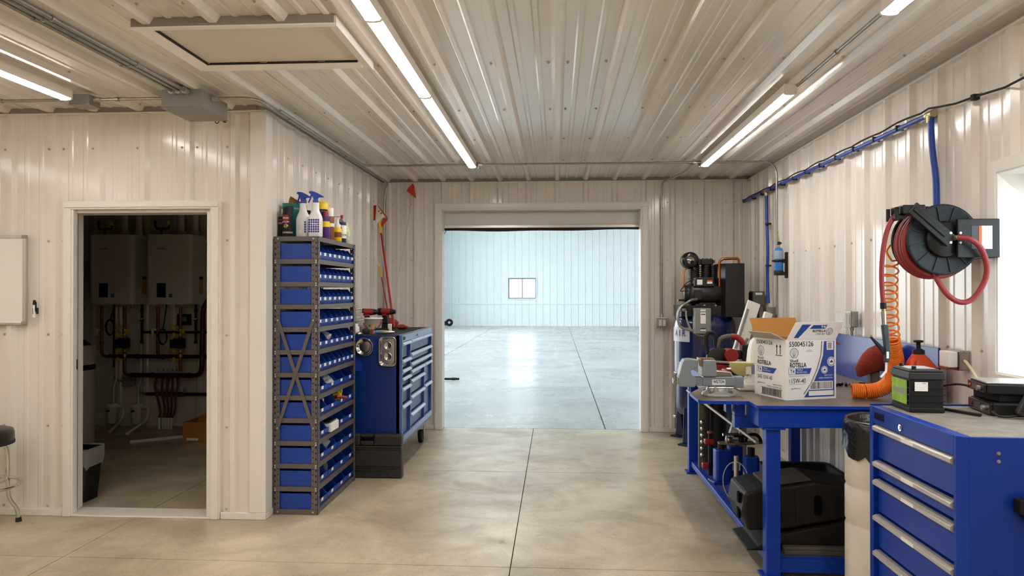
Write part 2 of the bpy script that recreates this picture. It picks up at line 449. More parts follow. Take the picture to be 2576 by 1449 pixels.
# doorway trim: casing and jambs of the utility room door
tr = MB()
for x0, x1 in ((D0-0.012, D0+0.063), (D1, D1+0.07)): tr.box(x0, x1, FW-0.042, FW-0.002, 0.001, DT-0.001)
tr.box(D0-0.012, D1+0.07, FW-0.043, FW-0.002, DT, DT+0.056)
tr.box(D0-0.002, D0+0.050, FW-0.050, FW-0.0425, 0.001, DT+0.010).box(D1+0.012, D1+0.062, FW-0.050, FW-0.0425, 0.001, DT+0.010).box(D0-0.002, D1+0.06, FW-0.051, FW-0.0435, DT+0.012, DT+0.048)
dcase = trimobj(6, tr, M_trim, 0.004)
jm = MB().box(D0+0.001, D0+0.048, FW-0.001, FW+0.030, 0.0135, DT-0.0205).box(D0+0.0005, D0+0.006, FW+0.0305, FW+0.15, 0.0135, DT-0.0205).box(D1-0.025, D1+0.001, FW-0.03, FW+0.15, 0.0135, DT-0.0205).box(D0, D1, FW-0.001, FW+0.15, DT-0.02, DT+0.001)
struct(jm.build('door_1', M_trim, None, 0.003))
dj = bpy.data.objects['door_1']
MB().box(D0+0.0065, D0+0.016, FW+0.075, FW+0.10, 0.0135, DT-0.021).build('door_stop', M_trim, dj, 0.002)
MB().box(D0+0.0065, D0+0.046, FW+0.031, FW+0.036, 0.03, DT-0.022).build('weather_seal', M_rubber, dj)
MB().box(D0+0.0485, D0+0.051, FW+0.002, FW+0.028, 0.98, 1.05).build('strike_plate', M_steel, dj)
MB().box(D0, D1, FW-0.04, FW+0.14, 0.0005, 0.013).build('threshold', M_trim, dj, 0.003)
# overhead door opening trim
tb = MB()
for x0, x1 in ((B0-0.072, B0+0.002), (B1-0.002, B1+0.072)): tb.box(x0, x1, BW-0.040, BW-0.002, 0.001, BT-0.001)
tb.box(B0-0.072, B1+0.072, BW-0.041, BW-0.002, BT, BT+0.061)
tb.box(B0-0.060, B0-0.008, BW-0.048, BW-0.0405, 0.001, BT+0.008).box(B1+0.008, B1+0.060, BW-0.048, BW-0.0405, 0.001, BT+0.008).box(B0-0.06, B1+0.06, BW-0.049, BW-0.038, BT+0.010, BT+0.052)
trimobj(7, tb, M_trim, 0.004)
trimobj(8, MB().box(B0, B0+0.014, BW-0.03, BW+0.15, 0.001, BT-0.0145).box(B1-0.014, B1, BW-0.03, BW+0.15, 0.001, BT-0.0145).box(B0, B1, BW-0.03, BW+0.15, BT-0.014, BT), M_trim, 0.003)
od = struct(MB().box(B0-0.06, B1+0.06, BW+0.165, BW+0.205, 2.235, 2.66).build('door_2', M_greybox if False else mat('door_panel_grey', '#d9d6d0', 0.4), None, 0.004))
MB().box(B0-0.06, B1+0.06, BW+0.150, BW+0.215, 2.222, 2.255).build('bottom_rail', M_alu, od, 0.003)
sg = MB(); n = 24
for i in range(n):                                                    # black rubber seal that sags a little
    xa, xb = B0-0.05+(B1-B0+0.1)*i/n, B0-0.05+(B1-B0+0.1)*(i+1)/n
    sag = lambda x: 2.196-0.006*math.sin((x-B0)*2.1)-0.004*math.sin(x*7)
    za, zb = sag(xa), sag(xb)
    sg.add([(xa,BW+0.155,2.224),(xb,BW+0.155,2.224),(xb,BW+0.155,zb),(xa,BW+0.155,za),(xa,BW+0.205,2.224),(xb,BW+0.205,2.224),(xb,BW+0.205,zb),(xa,BW+0.205,za)],
           [(0,3,2,1),(4,5,6,7),(3,7,6,2),(0,1,5,4)], True)
sg.build('bottom_seal', M_rubber, od)
MB().tube(spline([(B0+0.035, BW+0.15, 2.20), (B0+0.02, BW+0.14, 2.17), (B0+0.005, BW+0.13, 2.14)]), 0.004, 6).build('pull_cord', M_rubber, od)
MB().tube(spline([(B1-0.03, BW+0.15, 1.2), (B1-0.022, BW+0.145, 1.06), (B1-0.03, BW+0.145, 0.96)]), 0.003, 6).build('pull_rope', M_white, od)

# --- window in the right wall
wn = struct(MB().box(RW-0.034, RW+0.18, WN0-0.03, WN1+0.03, WZ0-0.03, WZ0+0.006).box(RW-0.034, RW+0.18, WN0-0.03, WN1+0.03, WZ1-0.006, WZ1+0.03).box(RW-0.033, RW+0.18, WN1-0.008, WN1+0.03, WZ0, WZ1).box(RW-0.033, RW+0.18, WN0-0.03, WN0+0.008, WZ0, WZ1).build('window_1', mat('white_window_trim', '#f0efec', 0.35), None, 0.004))
fr = MB()
for (a, b, c, d) in ((WN0, WN1, WZ0, WZ0+0.055), (WN0, WN1, WZ1-0.055, WZ1), (WN0, WN0+0.055, WZ0+0.055, WZ1-0.055), (WN1-0.055, WN1, WZ0+0.055, WZ1-0.055), (2.83, 2.88, WZ0+0.055, WZ1-0.055)): fr.box(RW+0.13, RW+0.175, a, b, c, d)
fr.build('window_frame', M_white, wn, 0.003)
MB().box(RW+0.148, RW+0.153, WN0+0.05, 2.84, WZ0+0.05, WZ1-0.05).build('pane', M_glass, wn)
MB().box(RW+0.148, RW+0.153, 2.87, WN1-0.05, WZ0+0.05, WZ1-0.05).build('pane', M_glass, wn)
tc_ = MB().box(RW-0.040, RW-0.002, WN0, WN1, WZ1+0.001, WZ1+0.06).box(RW-0.040, RW-0.002, WN0, WN1, WZ0-0.06, WZ0-0.001).box(RW-0.040, RW-0.002, WN1+0.001, WN1+0.06, WZ0-0.06, WZ1+0.06).box(RW-0.040, RW-0.002, WN0-0.06, WN0-0.001, WZ0-0.06, WZ1+0.06)
tc_.build('window_casing', M_trim, wn, 0.004)
portal((RW+0.20, (WN0+WN1)/2, (WZ0+WZ1)/2), (0, PI/2, 0), WZ1-WZ0, WN1-WN0)

# --- the hall beyond
HX0, HX1, HY0, HY1, HZ = -4.95, 15.0, BW+0.14, 32.2, 5.2
FX0, FX1, FZ0, FZ1 = -2.13, -0.89, 1.215, 2.135                       # window in the far wall
hw = struct(MB().box(HX0-0.2, FX0, HY1, HY1+0.2, 0, HZ).box(FX1, HX1+0.2, HY1, HY1+0.2, 0, HZ).box(FX0, FX1, HY1, HY1+0.2, 0, FZ0).box(FX0, FX1, HY1, HY1+0.2, FZ1, HZ).build('wall_hall_far', M_hallpanel))
cladding(hw, (0, HY1, 0), (1,0,0), (0,0,1), (0,-1,0), HX0, HX1, 1.0, HZ, [(FX0-0.02, FX1+0.02, FZ0-0.02, FZ1+0.02)], 0.02, M_hallpanel)
cladding(hw, (0, HY1, 0), (1,0,0), (0,0,1), (0,-1,0), HX0, HX1, 0.0, 0.98, [], 0.02, M_hallpanel, name='wainscot_panel')
MB().box(HX0, HX1, HY1-0.038, HY1-0.002, 0.975, 1.005).build('wainscot_trim', M_hallpanel, hw)
doors = [(10.5, 19.0), (20.0, 28.5)]; DH = 4.7
hl = MB(); y = HY0
for a, b in doors: hl.box(HX0-0.2, HX0, y, a, 0, HZ).box(HX0-0.2, HX0, a, b, DH, HZ); y = b
hl.box(HX0-0.2, HX0, y, HY1, 0, HZ); hlo = struct(hl.build('wall_hall_left', M_hallpanel))
cladding(hlo, (HX0, 0, 0), (0,1,0), (0,0,1), (1,0,0), 28.55, HY1, 0.0, HZ, [], 31.9, M_hallpanel)
struct(MB().box(HX1, HX1+0.2, HY0, HY1, 0, HZ).build('wall_hall_right', M_hallpanel))
struct(MB().box(HX0-0.2, LW-0.13, HY0-0.001, HY0+0.05, 0, HZ).box(LW-0.13, B0-0.02, BW+0.141, BW+0.16, 0, HZ).box(B1+0.02, HX1+0.2, BW+0.141, BW+0.16, 0, HZ).box(LW-0.13, HX1+0.2, BW+0.141, BW+0.16, 2.66, HZ).build('wall_hall_near', M_hallpanel))
struct(MB().box(HX0-0.2, HX1+0.2, HY0-0.1, HY1+0.2, HZ, HZ+0.15).build('ceiling_hall', M_hallpanel))
for a, b in doors: portal((HX0-0.12, (a+b)/2, DH/2), (0, -PI/2, 0), DH, b-a)
w2 = struct(MB().box(FX0-0.04, FX1+0.04, HY1-0.042, HY1+0.12, FZ0-0.035, FZ0).box(FX0-0.04, FX1+0.04, HY1-0.042, HY1+0.12, FZ1, FZ1+0.035).box(FX0-0.04, FX0, HY1-0.042, HY1+0.12, FZ0, FZ1).box(FX1, FX1+0.04, HY1-0.042, HY1+0.12, FZ0, FZ1).build('window_2', M_hallpanel))
fr = MB(); xm = (FX0+FX1)/2
for (a, b, c, d) in ((FX0, FX1, FZ0, FZ0+0.05), (FX0, FX1, FZ1-0.05, FZ1), (FX0, FX0+0.05, FZ0+0.05, FZ1-0.05), (FX1-0.05, FX1, FZ0+0.05, FZ1-0.05), (xm-0.03, xm+0.03, FZ0+0.05, FZ1-0.05)): fr.box(a, b, HY1+0.06, HY1+0.11, c, d)
fr.build('window_frame', mat('grey_sash', '#9aa3a8', 0.5), w2)
MB().box(FX0+0.04, xm-0.02, HY1+0.08, HY1+0.085, FZ0+0.04, FZ1-0.04).build('pane', M_glass, w2)
MB().box(xm+0.02, FX1-0.04, HY1+0.08, HY1+0.085, FZ0+0.04, FZ1-0.04).build('pane', M_glass, w2)
# ground outside
M_yard = mat('pale_gravel_yard', '#b9b5ab', 0.9, var=0.15, vscale=2)
struct(MB().box(-60, HX0-0.2, -30, 70, -0.2, -0.1).box(HX0-0.2, 60, HY1+0.2, 70, -0.2, -0.1).box(RW+0.16, 60, -30, HY0-0.2, -0.2, -0.1).build('ground_outside', M_yard))
# ------------------------------------------------------------------ utility room shell
UX0, UX1, UY0, UY1, UZ = -5.40, LW-0.13, FW+0.13, 7.90, 2.62
uw = struct(MB().box(UX0, LW-0.131, UY1, UY1+0.10, 0, UZ).build('wall_utility_back', M_panel))
def flat_rib(u, ph):
    a = abs(((u-ph+PITCH/2) % PITCH)-PITCH/2); return 0.012 if a <= 0.016 else (0.012*(0.03-a)/0.014 if a <= 0.03 else 0.0)
cladding(uw, (0, UY1, 0), (1,0,0), (0,0,1), (0,-1,0), UX0, UX1, 0.02, UZ, [], -4.0, M_panel, prof=flat_rib)
MB().box(UX0, UX1, UY1-0.02, UY1-0.002, 0.001, 0.03).build('base_angle', M_trim, uw)
M_osb = mat('osb_board', '#8a6a45', 0.85, var=0.25, vscale=25)
ul = struct(MB().box(UX0-0.12, UX0, UY0, UY1+0.1, 0, UZ).build('wall_utility_left', M_osb))
for y in (5.3, 5.9, 6.5, 7.1, 7.7): MB().box(UX0, UX0+0.09, y, y+0.04, 0.001, UZ).build('stud', M_wood, ul)
for z in (0.7, 1.3, 1.9): MB().box(UX0, UX0+0.08, UY0, UY1-0.03, z, z+0.04).build('girt', M_wood, ul)
struct(MB().box(UX0-0.12, LW-0.06, UY0-0.03, UY1+0.1, UZ, UZ+0.05).build('ceiling_utility', mat('bare_board', '#6f6354', 0.85, var=0.1)))

# ------------------------------------------------------------------ strip lights
def strip_light(x, y0, y1, label, group=None):
    t = thing('strip_light', label, 'ceiling light', (x, (y0+y1)/2, 2.716), 0, group)
    L = y1-y0
    MB().prism([(-0.036, 0.0), (0.036, 0.0), (0.036, -0.052), (-0.036, -0.052)], 'y', -L/2, L/2).build('housing', M_white, t, 0.003, world=False)
    for k in (0, 1):
        a, b = -L/2+0.012+k*(L/2), -L/2-0.012+(k+1)*(L/2)
        w = 0.034
        MB().prism([(-w, -0.0525), (-w, -0.054), (-w*0.80, -0.0595), (0, -0.0625), (w*0.80, -0.0595), (w, -0.054), (w, -0.0525)], 'y', a, b).build('diffuser', M_led, t, world=False)
    for a in (-L/2-0.003, -0.011, L/2-0.011):
        MB().prism([(-0.037, 0.001), (-0.037, -0.054), (-0.030, -0.0615), (0, -0.0645), (0.030, -0.0615), (0.037, -0.054), (0.037, 0.001)], 'y', a, a+(0.014 if a < -0.02 or a > 0.02 else 0.022)).build('end_cap', M_white, t, 0.0, world=False)
    return t
strip_light(-0.775, 4.245, 6.66, 'lit white LED strip light ending above the overhead door on its toolbox side')
strip_light(-0.775, 1.815, 4.235, 'lit white LED strip light on the ceiling next to the attic hatch')
strip_light(1.36, 4.29, 6.72, 'lit white LED strip light on the ceiling above the workbench')
strip_light(1.38, 0.67, 3.09, 'lit white LED strip light whose tip shows above the blue air line')
strip_light(-2.93, 1.73, 4.16, 'lit white LED strip light ending at a small grey box above the utility doorway')
for x, y0 in ((-0.775, -0.62), (-2.93, -0.71), (-0.775, -3.05), (-2.93, -3.15), (-5.0, 1.3)):  # out of view, added to supply light to the workshop
    strip_light(x, y0, y0+2.42, 'unseen LED strip light added to light the workshop', 'unseen strip lights added to light the workshop')

M_addlight = mat('added_light_lens', '#ffffff', 0.4, emit=(0.86, 0.95, 1.0), estr=30.0)  # lens of lamps added out of view to brighten the hall
for y in (11.5, 17.0, 22.5, 28.5):
    for x in (-2.0, 4.0, 10.0):
        t = thing('added_hall_light', 'unseen cool white light added to brighten the hall', 'ceiling light', (x, y, 5.08), 0, 'unseen lights added to the hall')
        MB().box(x-1.2, x+1.2, y-0.17, y+0.17, 5.10, 5.19).build('housing', M_white, t)
        MB().box(x-1.17, x+1.17, y-0.15, y+0.15, 5.085, 5.099).build('lens', M_addlight, t)
# ------------------------------------------------------------------ attic hatch
M_htrim = mat('hatch_trim_white', '#f5f2ee', 0.35)
h = thing('attic_hatch', 'flat white attic access panel framed with steel trim in the ribbed ceiling', 'hatch', (-1.45, 3.48, 2.70))
MB().box(-1.885, -1.005, 3.185, 3.735, 2.722, 2.735).build('hatch_panel', mat('hatch_board', '#ddd5c6', 0.5, var=0.02), h, 0.002)
MB().prism([(-1.915, 2.700), (-1.850, 2.716), (-1.850, 2.722), (-1.915, 2.748)], 'y', 3.19, 3.795).build('frame_trim', M_htrim, h)
MB().prism([(3.735, 2.716), (3.800, 2.700), (3.800, 2.748), (3.735, 2.722)], 'x', -1.90, -1.03).build('frame_trim', M_htrim, h)
MB().prism([(-1.030, 2.714), (-0.980, 2.698), (-0.980, 2.748), (-1.030, 2.722)], 'y', 3.17, 3.83).build('frame_trim', M_htrim, h)
MB().box(-1.93, -0.985, 3.160, 3.195, 2.700, 2.706).build('frame_trim', M_htrim, h); MB().box(-1.925, -0.99, 3.1605, 3.168, 2.7065, 2.745).build('shade_strip', M_trimshade, h)  # grey strip paints the shaded upright face of the trim
MB().box(-1.852, -1.04, 3.728, 3.737, 2.712, 2.722).box(-1.852, -1.843, 3.20, 3.737, 2.712, 2.722).build('weatherstrip', M_rubber, h)

# ------------------------------------------------------------------ conduit and boxes on the ceiling
def conduit(label, pts, r=0.0105, rad=0.12, straps=(), fittings=(), name='conduit'):
    path = bend(pts, rad)
    t = thing(name, label, 'conduit', path[0])
    MB().tube(path, r, 10).build('pipe', M_galv, t)
    for p, ax in straps:
        mb = MB()
        p = Vector(p); a = Vector(ax)
        mb.cyl(p-a*0.009, p+a*0.009, r+0.004, None, 12); mb.build('strap', M_galv, t)
    for p, ax in fittings:
        p = Vector(p); a = Vector(ax)
        MB().cyl(p-a*0.016, p+a*0.016, r+0.007, None, 10).cyl(p-a*0.022, p-a*0.016, r+0.012, None, 6).build('coupling', M_alu, t)
    return t
X, Y, Z = (1,0,0), (0,1,0), (0,0,1)
conduit('galvanised conduit running across the ceiling into the big grey junction box', [(-6.1, 4.30, 2.695), (-2.985, 4.30, 2.695)], straps=[((-3.45, 4.30, 2.695), X), ((-4.6, 4.30, 2.695), X)], fittings=[((-3.00, 4.30, 2.695), X)])
conduit('short galvanised conduit between the two grey ceiling boxes', [(-2.835, 4.30, 2.695), (-2.37, 4.30, 2.695)], straps=[((-2.70, 4.30, 2.695), X)], fittings=[((-2.825, 4.30, 2.695), X)])
jb = thing('junction_box', 'large grey steel junction box on the ceiling over the utility doorway', 'junction box', (-2.235, 4.36, 2.607))
MB().box(-2.36, -2.11, 4.19, 4.53, 2.612, 2.718).build('box_body', M_greybox, jb, 0.003)
MB().box(-2.364, -2.106, 4.186, 4.534, 2.606, 2.612).build('cover', M_greybox, jb, 0.002)
for p in ((-2.33, 4.22), (-2.14, 4.22), (-2.14, 4.50), (-2.33, 4.50)): MB().cyl((*p, 2.602), (*p, 2.606), 0.005, None, 8).build('cover_screw', M_steel, jb)
MB().tube(arc((-2.135, 4.545, 2.617), 0.014, 0, 1.7*PI, 12, 'xz'), 0.004, 8).build('loop_clip', M_rubber, jb)
MB().tube(arc((-2.185, 4.540, 2.607), 0.012, -PI, 0.6*PI, 10, 'xz'), 0.003, 8).build('loop_clip', M_rubber, jb)
for i, (x, what) in enumerate(((-2.275, 'galvanised conduit past the attic hatch, farthest from the hatch of three'), (-2.235, 'galvanised conduit past the attic hatch, between two others'), (-2.195, 'galvanised conduit past the attic hatch, nearest the hatch of three'))):
    conduit(what, [(x, -3.3, 2.700), (x, 4.185, 2.700)], rad=0.05,
            straps=[((x, 3.66, 2.700), Y), ((x, 3.02, 2.700), Y), ((x, 1.8, 2.7), Y)], fittings=[((x, 4.165, 2.700), Y)])['group'] = 'parallel ceiling conduits'
sb = thing('junction_box', 'small grey steel box on the ceiling at the end of a strip light', 'junction box', (-2.91, 4.31, 2.652))
MB().box(-2.975, -2.845, 4.245, 4.355, 2.655, 2.716).build('box_body', M_greybox, sb, 0.003)
MB().box(-2.979, -2.841, 4.241, 4.359, 2.650, 2.655).build('cover', M_greybox, sb, 0.002)
conduit('galvanised conduit bending from the grey junction box along the corridor ceiling corner', [(-2.105, 4.32, 2.695), (-1.835, 4.32, 2.695), (-1.835, 7.80, 2.695), (-1.865, 7.80, 2.60), (-1.878, 7.805, 2.42), (-1.878, 7.805, 1.20)], rad=0.16,
        straps=[((-1.835, 4.85, 2.695), Y), ((-1.835, 6.2, 2.695), Y), ((-1.878, 7.805, 2.40), Z), ((-1.878, 7.805, 1.7), Z)], fittings=[((-2.085, 4.32, 2.695), X)])
conduit('galvanised conduit crossing the ceiling before the overhead door and dropping down the right wall', [(-1.80, 4.62, 2.692), (-1.80, 6.70, 2.692), (2.000, 6.70, 2.692), (2.000, 6.70, 1.30)], rad=0.13,
        straps=[((-1.20, 6.70, 2.692), X), ((-0.28, 6.70, 2.692), X), ((0.92, 6.70, 2.692), X), ((2.000, 6.70, 2.05), Z)], fittings=[((-0.70, 6.70, 2.692), X), ((1.27, 6.70, 2.692), X)])
conduit('galvanised conduit dropping down the back wall to a lone outlet box', [(1.25, 6.715, 2.68), (1.25, 7.20, 2.68), (1.13, 7.80, 2.68), (1.13, 7.835, 2.55), (1.13, 7.835, 1.25)], rad=0.08, straps=[((1.13, 7.835, 1.80), Z), ((1.13, 7.835, 2.4), Z)], fittings=[((1.13, 7.835, 1.26), Z)])
conduit('galvanised conduit linking the two strip lights above the workbench', [(1.40, 3.10, 2.705), (1.40, 4.28, 2.705)], straps=[((1.40, 3.7, 2.705), Y)])
for x, l in ((-0.775, 'left'), (1.345, 'right')):
    b = thing('junction_box', 'square steel box closing the strip light beside the attic hatch run' if l == 'left' else 'square steel box closing the strip light above the workbench', 'junction box', (x, 6.72, 2.655))
    MB().box(x-0.035, x+0.065, 6.69 if l == 'left' else 6.735, 6.79, 2.660, 2.716).build('box_body', M_galv, b, 0.002)
    MB().box(x-0.038, x+0.068, 6.687 if l == 'left' else 6.732, 6.793, 2.655, 2.660).build('cover', M_galv, b, 0.002)

# ------------------------------------------------------------------ outlet boxes
def outlet(label, p, n, plug=False, cover='tan', s=1.0):
    """surface steel box with a twin receptacle, n = wall normal axis"""
    rz = {'-y': 0.0, '-x': -PI/2, '+x': PI/2}[n]
    t = thing('outlet_box', label, 'outlet', p, rz)
    MB().box(-0.053*s, 0.053*s, -0.048, 0, 0, 0.105*s).build('box_body', M_galv, t, 0.006, world=False)
    MB().box(-0.055*s, 0.055*s, -0.053, -0.048, -0.002, 0.107*s).build('cover', M_galv, t, 0.003, world=False)
    for dx in (-0.021*s, 0.021*s):
        MB().box(dx-0.015*s, dx+0.015*s, -0.057, -0.053, 0.020*s, 0.086*s).build('receptacle', mat('ivory_plastic', '#d9d3c4', 0.4), t, 0.004, world=False)
    return t
outlet('grey twin outlet box on the back wall below a straight conduit', (1.13, 7.848, 1.125), '-y')
# ------------------------------------------------------------------ whiteboard and marker
wbd = thing('whiteboard', 'aluminium framed whiteboard on the ribbed wall left of the doorway', 'whiteboard', (-4.10, FW-0.034, 1.285))
MB().box(-4.63, -3.575, FW-0.046, FW-0.034, 1.290, 1.880).build('board', mat('whiteboard_enamel', '#e9e6e0', 0.2), wbd)
for b in ((-4.64, -3.565, 1.285, 1.305), (-4.64, -3.565, 1.868, 1.888), (-4.64, -4.62, 1.3055, 1.8675), (-3.585, -3.565, 1.3055, 1.8675)):
    MB().box(b[0], b[1], FW-0.052, FW-0.031, b[2], b[3]).build('frame', M_alu, wbd, 0.003)
for z in (1.283, 1.866): MB().box(-3.592, -3.562, FW-0.054, FW-0.030, z, z+0.024).build('corner_cap', M_greybox, wbd, 0.003)
mk = thing('marker', 'white dry-erase marker with black cap clipped upright on the wall', 'marker', (-3.505, FW-0.047, 1.336))
MB().cyl((-3.507, FW-0.047, 1.336), (-3.504, FW-0.047, 1.420), 0.0095, None, 14).build('barrel', M_white, mk)
MB().cyl((-3.504, FW-0.047, 1.420), (-3.503, FW-0.047, 1.452), 0.0105, 0.008, 14).box(-3.497, -3.489, FW-0.052, FW-0.044, 1.378, 1.44).build('cap', M_black, mk)
MB().box(-3.513, -3.492, FW-0.040, FW-0.036, 1.366, 1.392).box(-3.489, -3.482, FW-0.05, FW-0.036, 1.358, 1.40).build('clip', M_black, mk)
MB().text('EXPO', (-3.506, FW-0.0568, 1.378), (0,0,1), (-1,0,0), w=0.036, h=0.009, bold=0.02).build('print', M_print, mk)
# ------------------------------------------------------------------ utility room contents
M_boiler = mat('boiler_white', '#dcd9d4', 0.28)
def boiler(x0, label, far):
    x1 = x0+0.50; y0, y1, z0, z1 = 7.475, 7.84, 1.375, 2.125
    t = thing('wall_boiler', label, 'boiler', ((x0+x1)/2, (y0+y1)/2, z0))
    MB().prism(rrect(x1-x0, y1-y0, 0.045, 5, (x0+x1)/2, (y0+y1)/2), 'z', z0, z1).build('casing', M_boiler, t, 0.006)
    MB().prism(rrect(0.098, 0.152, 0.008, 3, x0+0.172, z0+0.150), 'y', y0-0.004, y0-0.0005).build('control_panel', M_blackgloss, t)
    MB().box(x0+0.255, x0+0.292, y0-0.002, y0-0.0005, z0+0.075, z0+0.113).build('energy_label', mat('pale_blue_label', '#2c6da8', 0.5), t)
    MB().text('NAVIEN', (x0+0.170, y0-0.001, z1-0.155), X, Z, w=0.092, h=0.014, bold=0.02).build('lettering', M_print, t)
    MB().box(x1+0.0005, x1+0.002, y0+0.17, y0+0.25, z0+0.11, z0+0.27).build('energy_guide', mat('yellow_label', '#cc9a1d', 0.6), t)
    MB().box(x1+0.002, x1+0.003, y0+0.17, y0+0.25, z0+0.27, z0+0.30).build('label_heading', M_print, t)
    for dx in (0.27, 0.43):
        MB().cyl((x0+dx, 7.70, z1-0.002), (x0+dx, 7.70, UZ), 0.032, None, 14).cyl((x0+dx, 7.70, z1), (x0+dx, 7.70, z1+0.05), 0.042, None, 14).build('vent_pipe', M_white, t)
    MB().tube(bend([(x0+0.09, 7.62, z1), (x0+0.09, 7.62, z1+0.07), (x0+0.02, 7.62, z1+0.07), (x0+0.02, 7.62, z1+0.16)], 0.03), 0.012, 8).tube([(x0+0.09, 7.62, z1+0.07), (x0+0.17, 7.62, z1+0.07), (x0+0.17, 7.62, z1+0.12)], 0.012, 8).build('relief_pipe', M_rubber, t)
    MB().cyl((x0+0.168, 7.62, z1+0.11), (x0+0.168, 7.62, z1+0.15), 0.016, None, 10).build('valve_cap', M_yellow, t)
    for dx in (0.10, 0.24, 0.38):
        MB().cyl((x0+dx, 7.66, z0-0.03), (x0+dx, 7.66, z0+0.001), 0.016, None, 10).build('pipe_stub', M_brass, t)
    return t
boiler(-5.015, 'white wall-hung boiler beside the wooden studs', 1)
boiler(-4.375, 'white wall-hung boiler above the pipe manifold', 0)
YP = 7.66
def pipe(name, label, pts, r, m, rad=0.05, rings=()):
    p = bend(pts, rad); t = thing(name, label, 'pipe', p[0])
    MB().tube(p, r, 10).build('tube', m, t)
    for q, ax in rings:
        q, a = Vector(q), Vector(ax); MB().cyl(q-a*0.015, q+a*0.015, r+0.005, None, 10).build('fitting', m, t)
    return t
M_copd = mat('dark_copper', '#4f2a20', 0.35, metal=0.9, var=0.2, vscale=12)
M_iron = mat('black_iron', '#26231f', 0.45, metal=0.6)
M_foil = mat('foil_wrapped_copper', '#8f5f3c', 0.35, metal=1.0, bump=0.6, bscale=70)
pipe('copper_pipe', 'copper drop pipe under the stud-side boiler with a white tag', [(-4.98, YP, 1.35), (-4.98, YP, 0.80), (-4.86, YP, 0.80)], 0.017, M_foil, 0.06, [((-4.98, YP, 0.95), Z)])
pipe('copper_pipe', 'thin copper pipe running straight down behind a pump', [(-4.90, YP+0.09, 1.40), (-4.90, YP+0.09, 0.67)], 0.010, M_copd)
pipe('copper_pipe', 'copper return pipe through the pump of the stud-side boiler', [(-4.72, YP, 1.35), (-4.72, YP, 0.60), (-4.62, YP, 0.60)], 0.017, M_foil, 0.06)
pipe('copper_pipe', 'copper drop pipe under the manifold-side boiler with a white tag', [(-4.345, YP, 1.35), (-4.345, YP, 0.81), (-4.27, YP, 0.81)], 0.017, M_foil, 0.05, [((-4.345, YP, 0.95), Z)])
pipe('copper_pipe', 'copper return pipe through the pump of the manifold-side boiler', [(-4.09, YP, 1.35), (-4.09, YP, 0.64)], 0.017, M_foil)
pipe('header_pipe', 'upper dark copper header pipe behind the pumps', [(-4.92, YP+0.03, 0.80), (-3.30, YP+0.03, 0.80)], 0.022, M_copd, 0.05, [((-4.60, YP+0.03, 0.80), X), ((-4.30, YP+0.03, 0.80), X)])
pipe('header_pipe', 'lower dark copper header pipe turning up into the thick riser', [(-4.64, YP-0.02, 0.60), (-3.84, YP-0.02, 0.60), (-3.83, YP-0.02, 1.34), (-3.72, YP, 1.50)], 0.026, M_copd, 0.09, [((-4.40, YP-0.02, 0.60), X), ((-3.98, YP-0.02, 0.60), X)])
pipe('gas_pipe', 'black iron gas pipe with drip legs below the boilers', [(-3.30, YP+0.05, 1.065), (-4.56, YP+0.05, 1.065)], 0.014, M_iron, 0.03, [((-4.45, YP+0.05, 1.065), X), ((-4.2, YP+0.05, 1.065), X)])
for x, l in ((-4.56, 'black iron drip leg under the stud-side boiler'), (-3.95, 'black iron drip leg beside the thick copper riser')):
    t = pipe('gas_pipe', l, [(x, YP+0.06, 1.37), (x, YP+0.06, 0.95)], 0.014, M_iron, 0.03, [((x, YP+0.06, 1.30), Z), ((x, YP+0.06, 1.20), Z), ((x, YP+0.06, 0.955), Z)])
    MB().box(x-0.02, x+0.02, YP+0.025, YP+0.045, 1.205, 1.22).build('valve_lever', M_yellow, t)
for x, l in ((-4.72, 'dark circulator pump between brass valves under the stud-side boiler'), (-4.09, 'dark circulator pump between brass valves under the manifold-side boiler')):
    t = thing('circulator_pump', l, 'pump', (x, YP-0.03, 0.86))
    MB().box(x-0.055, x+0.045, YP-0.055, YP+0.04, 0.895, 1.005).build('pump_body', mat('pump_red', '#3a1614', 0.5), t, 0.012)
    MB().cyl((x+0.03, YP-0.04, 0.95), (x+0.03, YP-0.14, 0.95), 0.042, 0.038, 18).build('motor', M_black, t)
    MB().box(x-0.085, x-0.05, YP-0.07, YP-0.01, 0.90, 0.99).build('terminal_box', M_black, t, 0.004)
    for z in (1.03, 1.075, 0.85, 0.80): MB().cyl((x, YP, z), (x, YP, z+0.028), 0.026, None, 8).build('brass_valve', M_brass, t)
    for z, s in ((1.10, -1), (1.02, -1), (0.84, -1), (0.75, -1), (1.06, 1)): MB().box(x+s*0.052-0.012, x+s*0.052+0.012, YP-0.05, YP-0.035, z, z+0.045).cyl((x, YP-0.03, z+0.02), (x+s*0.05, YP-0.03, z+0.02), 0.006, None, 6).build('valve_handle', M_yellow, t)
for x, l in ((-5.02, 'white tag on the copper drop of the stud-side boiler'), (-4.39, 'white tag on the copper drop of the manifold-side boiler')):
    tag(MB().box(x-0.012, x+0.012, YP-0.035, YP-0.02, 1.03, 1.11).box(x-0.010, x+0.035, YP-0.03, YP+0.01, 1.09, 1.105).build('paper_tag', M_paper, None, 0.002), l, 'tag')
for (x, z, l) in ((-4.84, 1.13, 'coiled black power cord hanging under the stud-side boiler'), (-4.25, 1.03, 'coiled black power cord hanging under the manifold-side boiler')):
    pts = [(x+0.02, YP-0.03, 1.37)]
    for i in range(30):
        a = PI/2+i*2*PI/13; pts.append((x+0.048*math.cos(a), YP-0.06-0.001*i, z+0.085*math.sin(a)-0.0005*i))
    tag(MB().tube(pts, 0.006, 6).build('coiled_cord', M_rubber), l, 'cord')
t = thing('control_box', 'small grey control box on the utility wall with a cable', 'control box', (-4.78, 7.86, 0.455))
MB().box(-4.84, -4.72, 7.80, 7.885, 0.455, 0.56).build('box_body', M_greybox, t, 0.006)
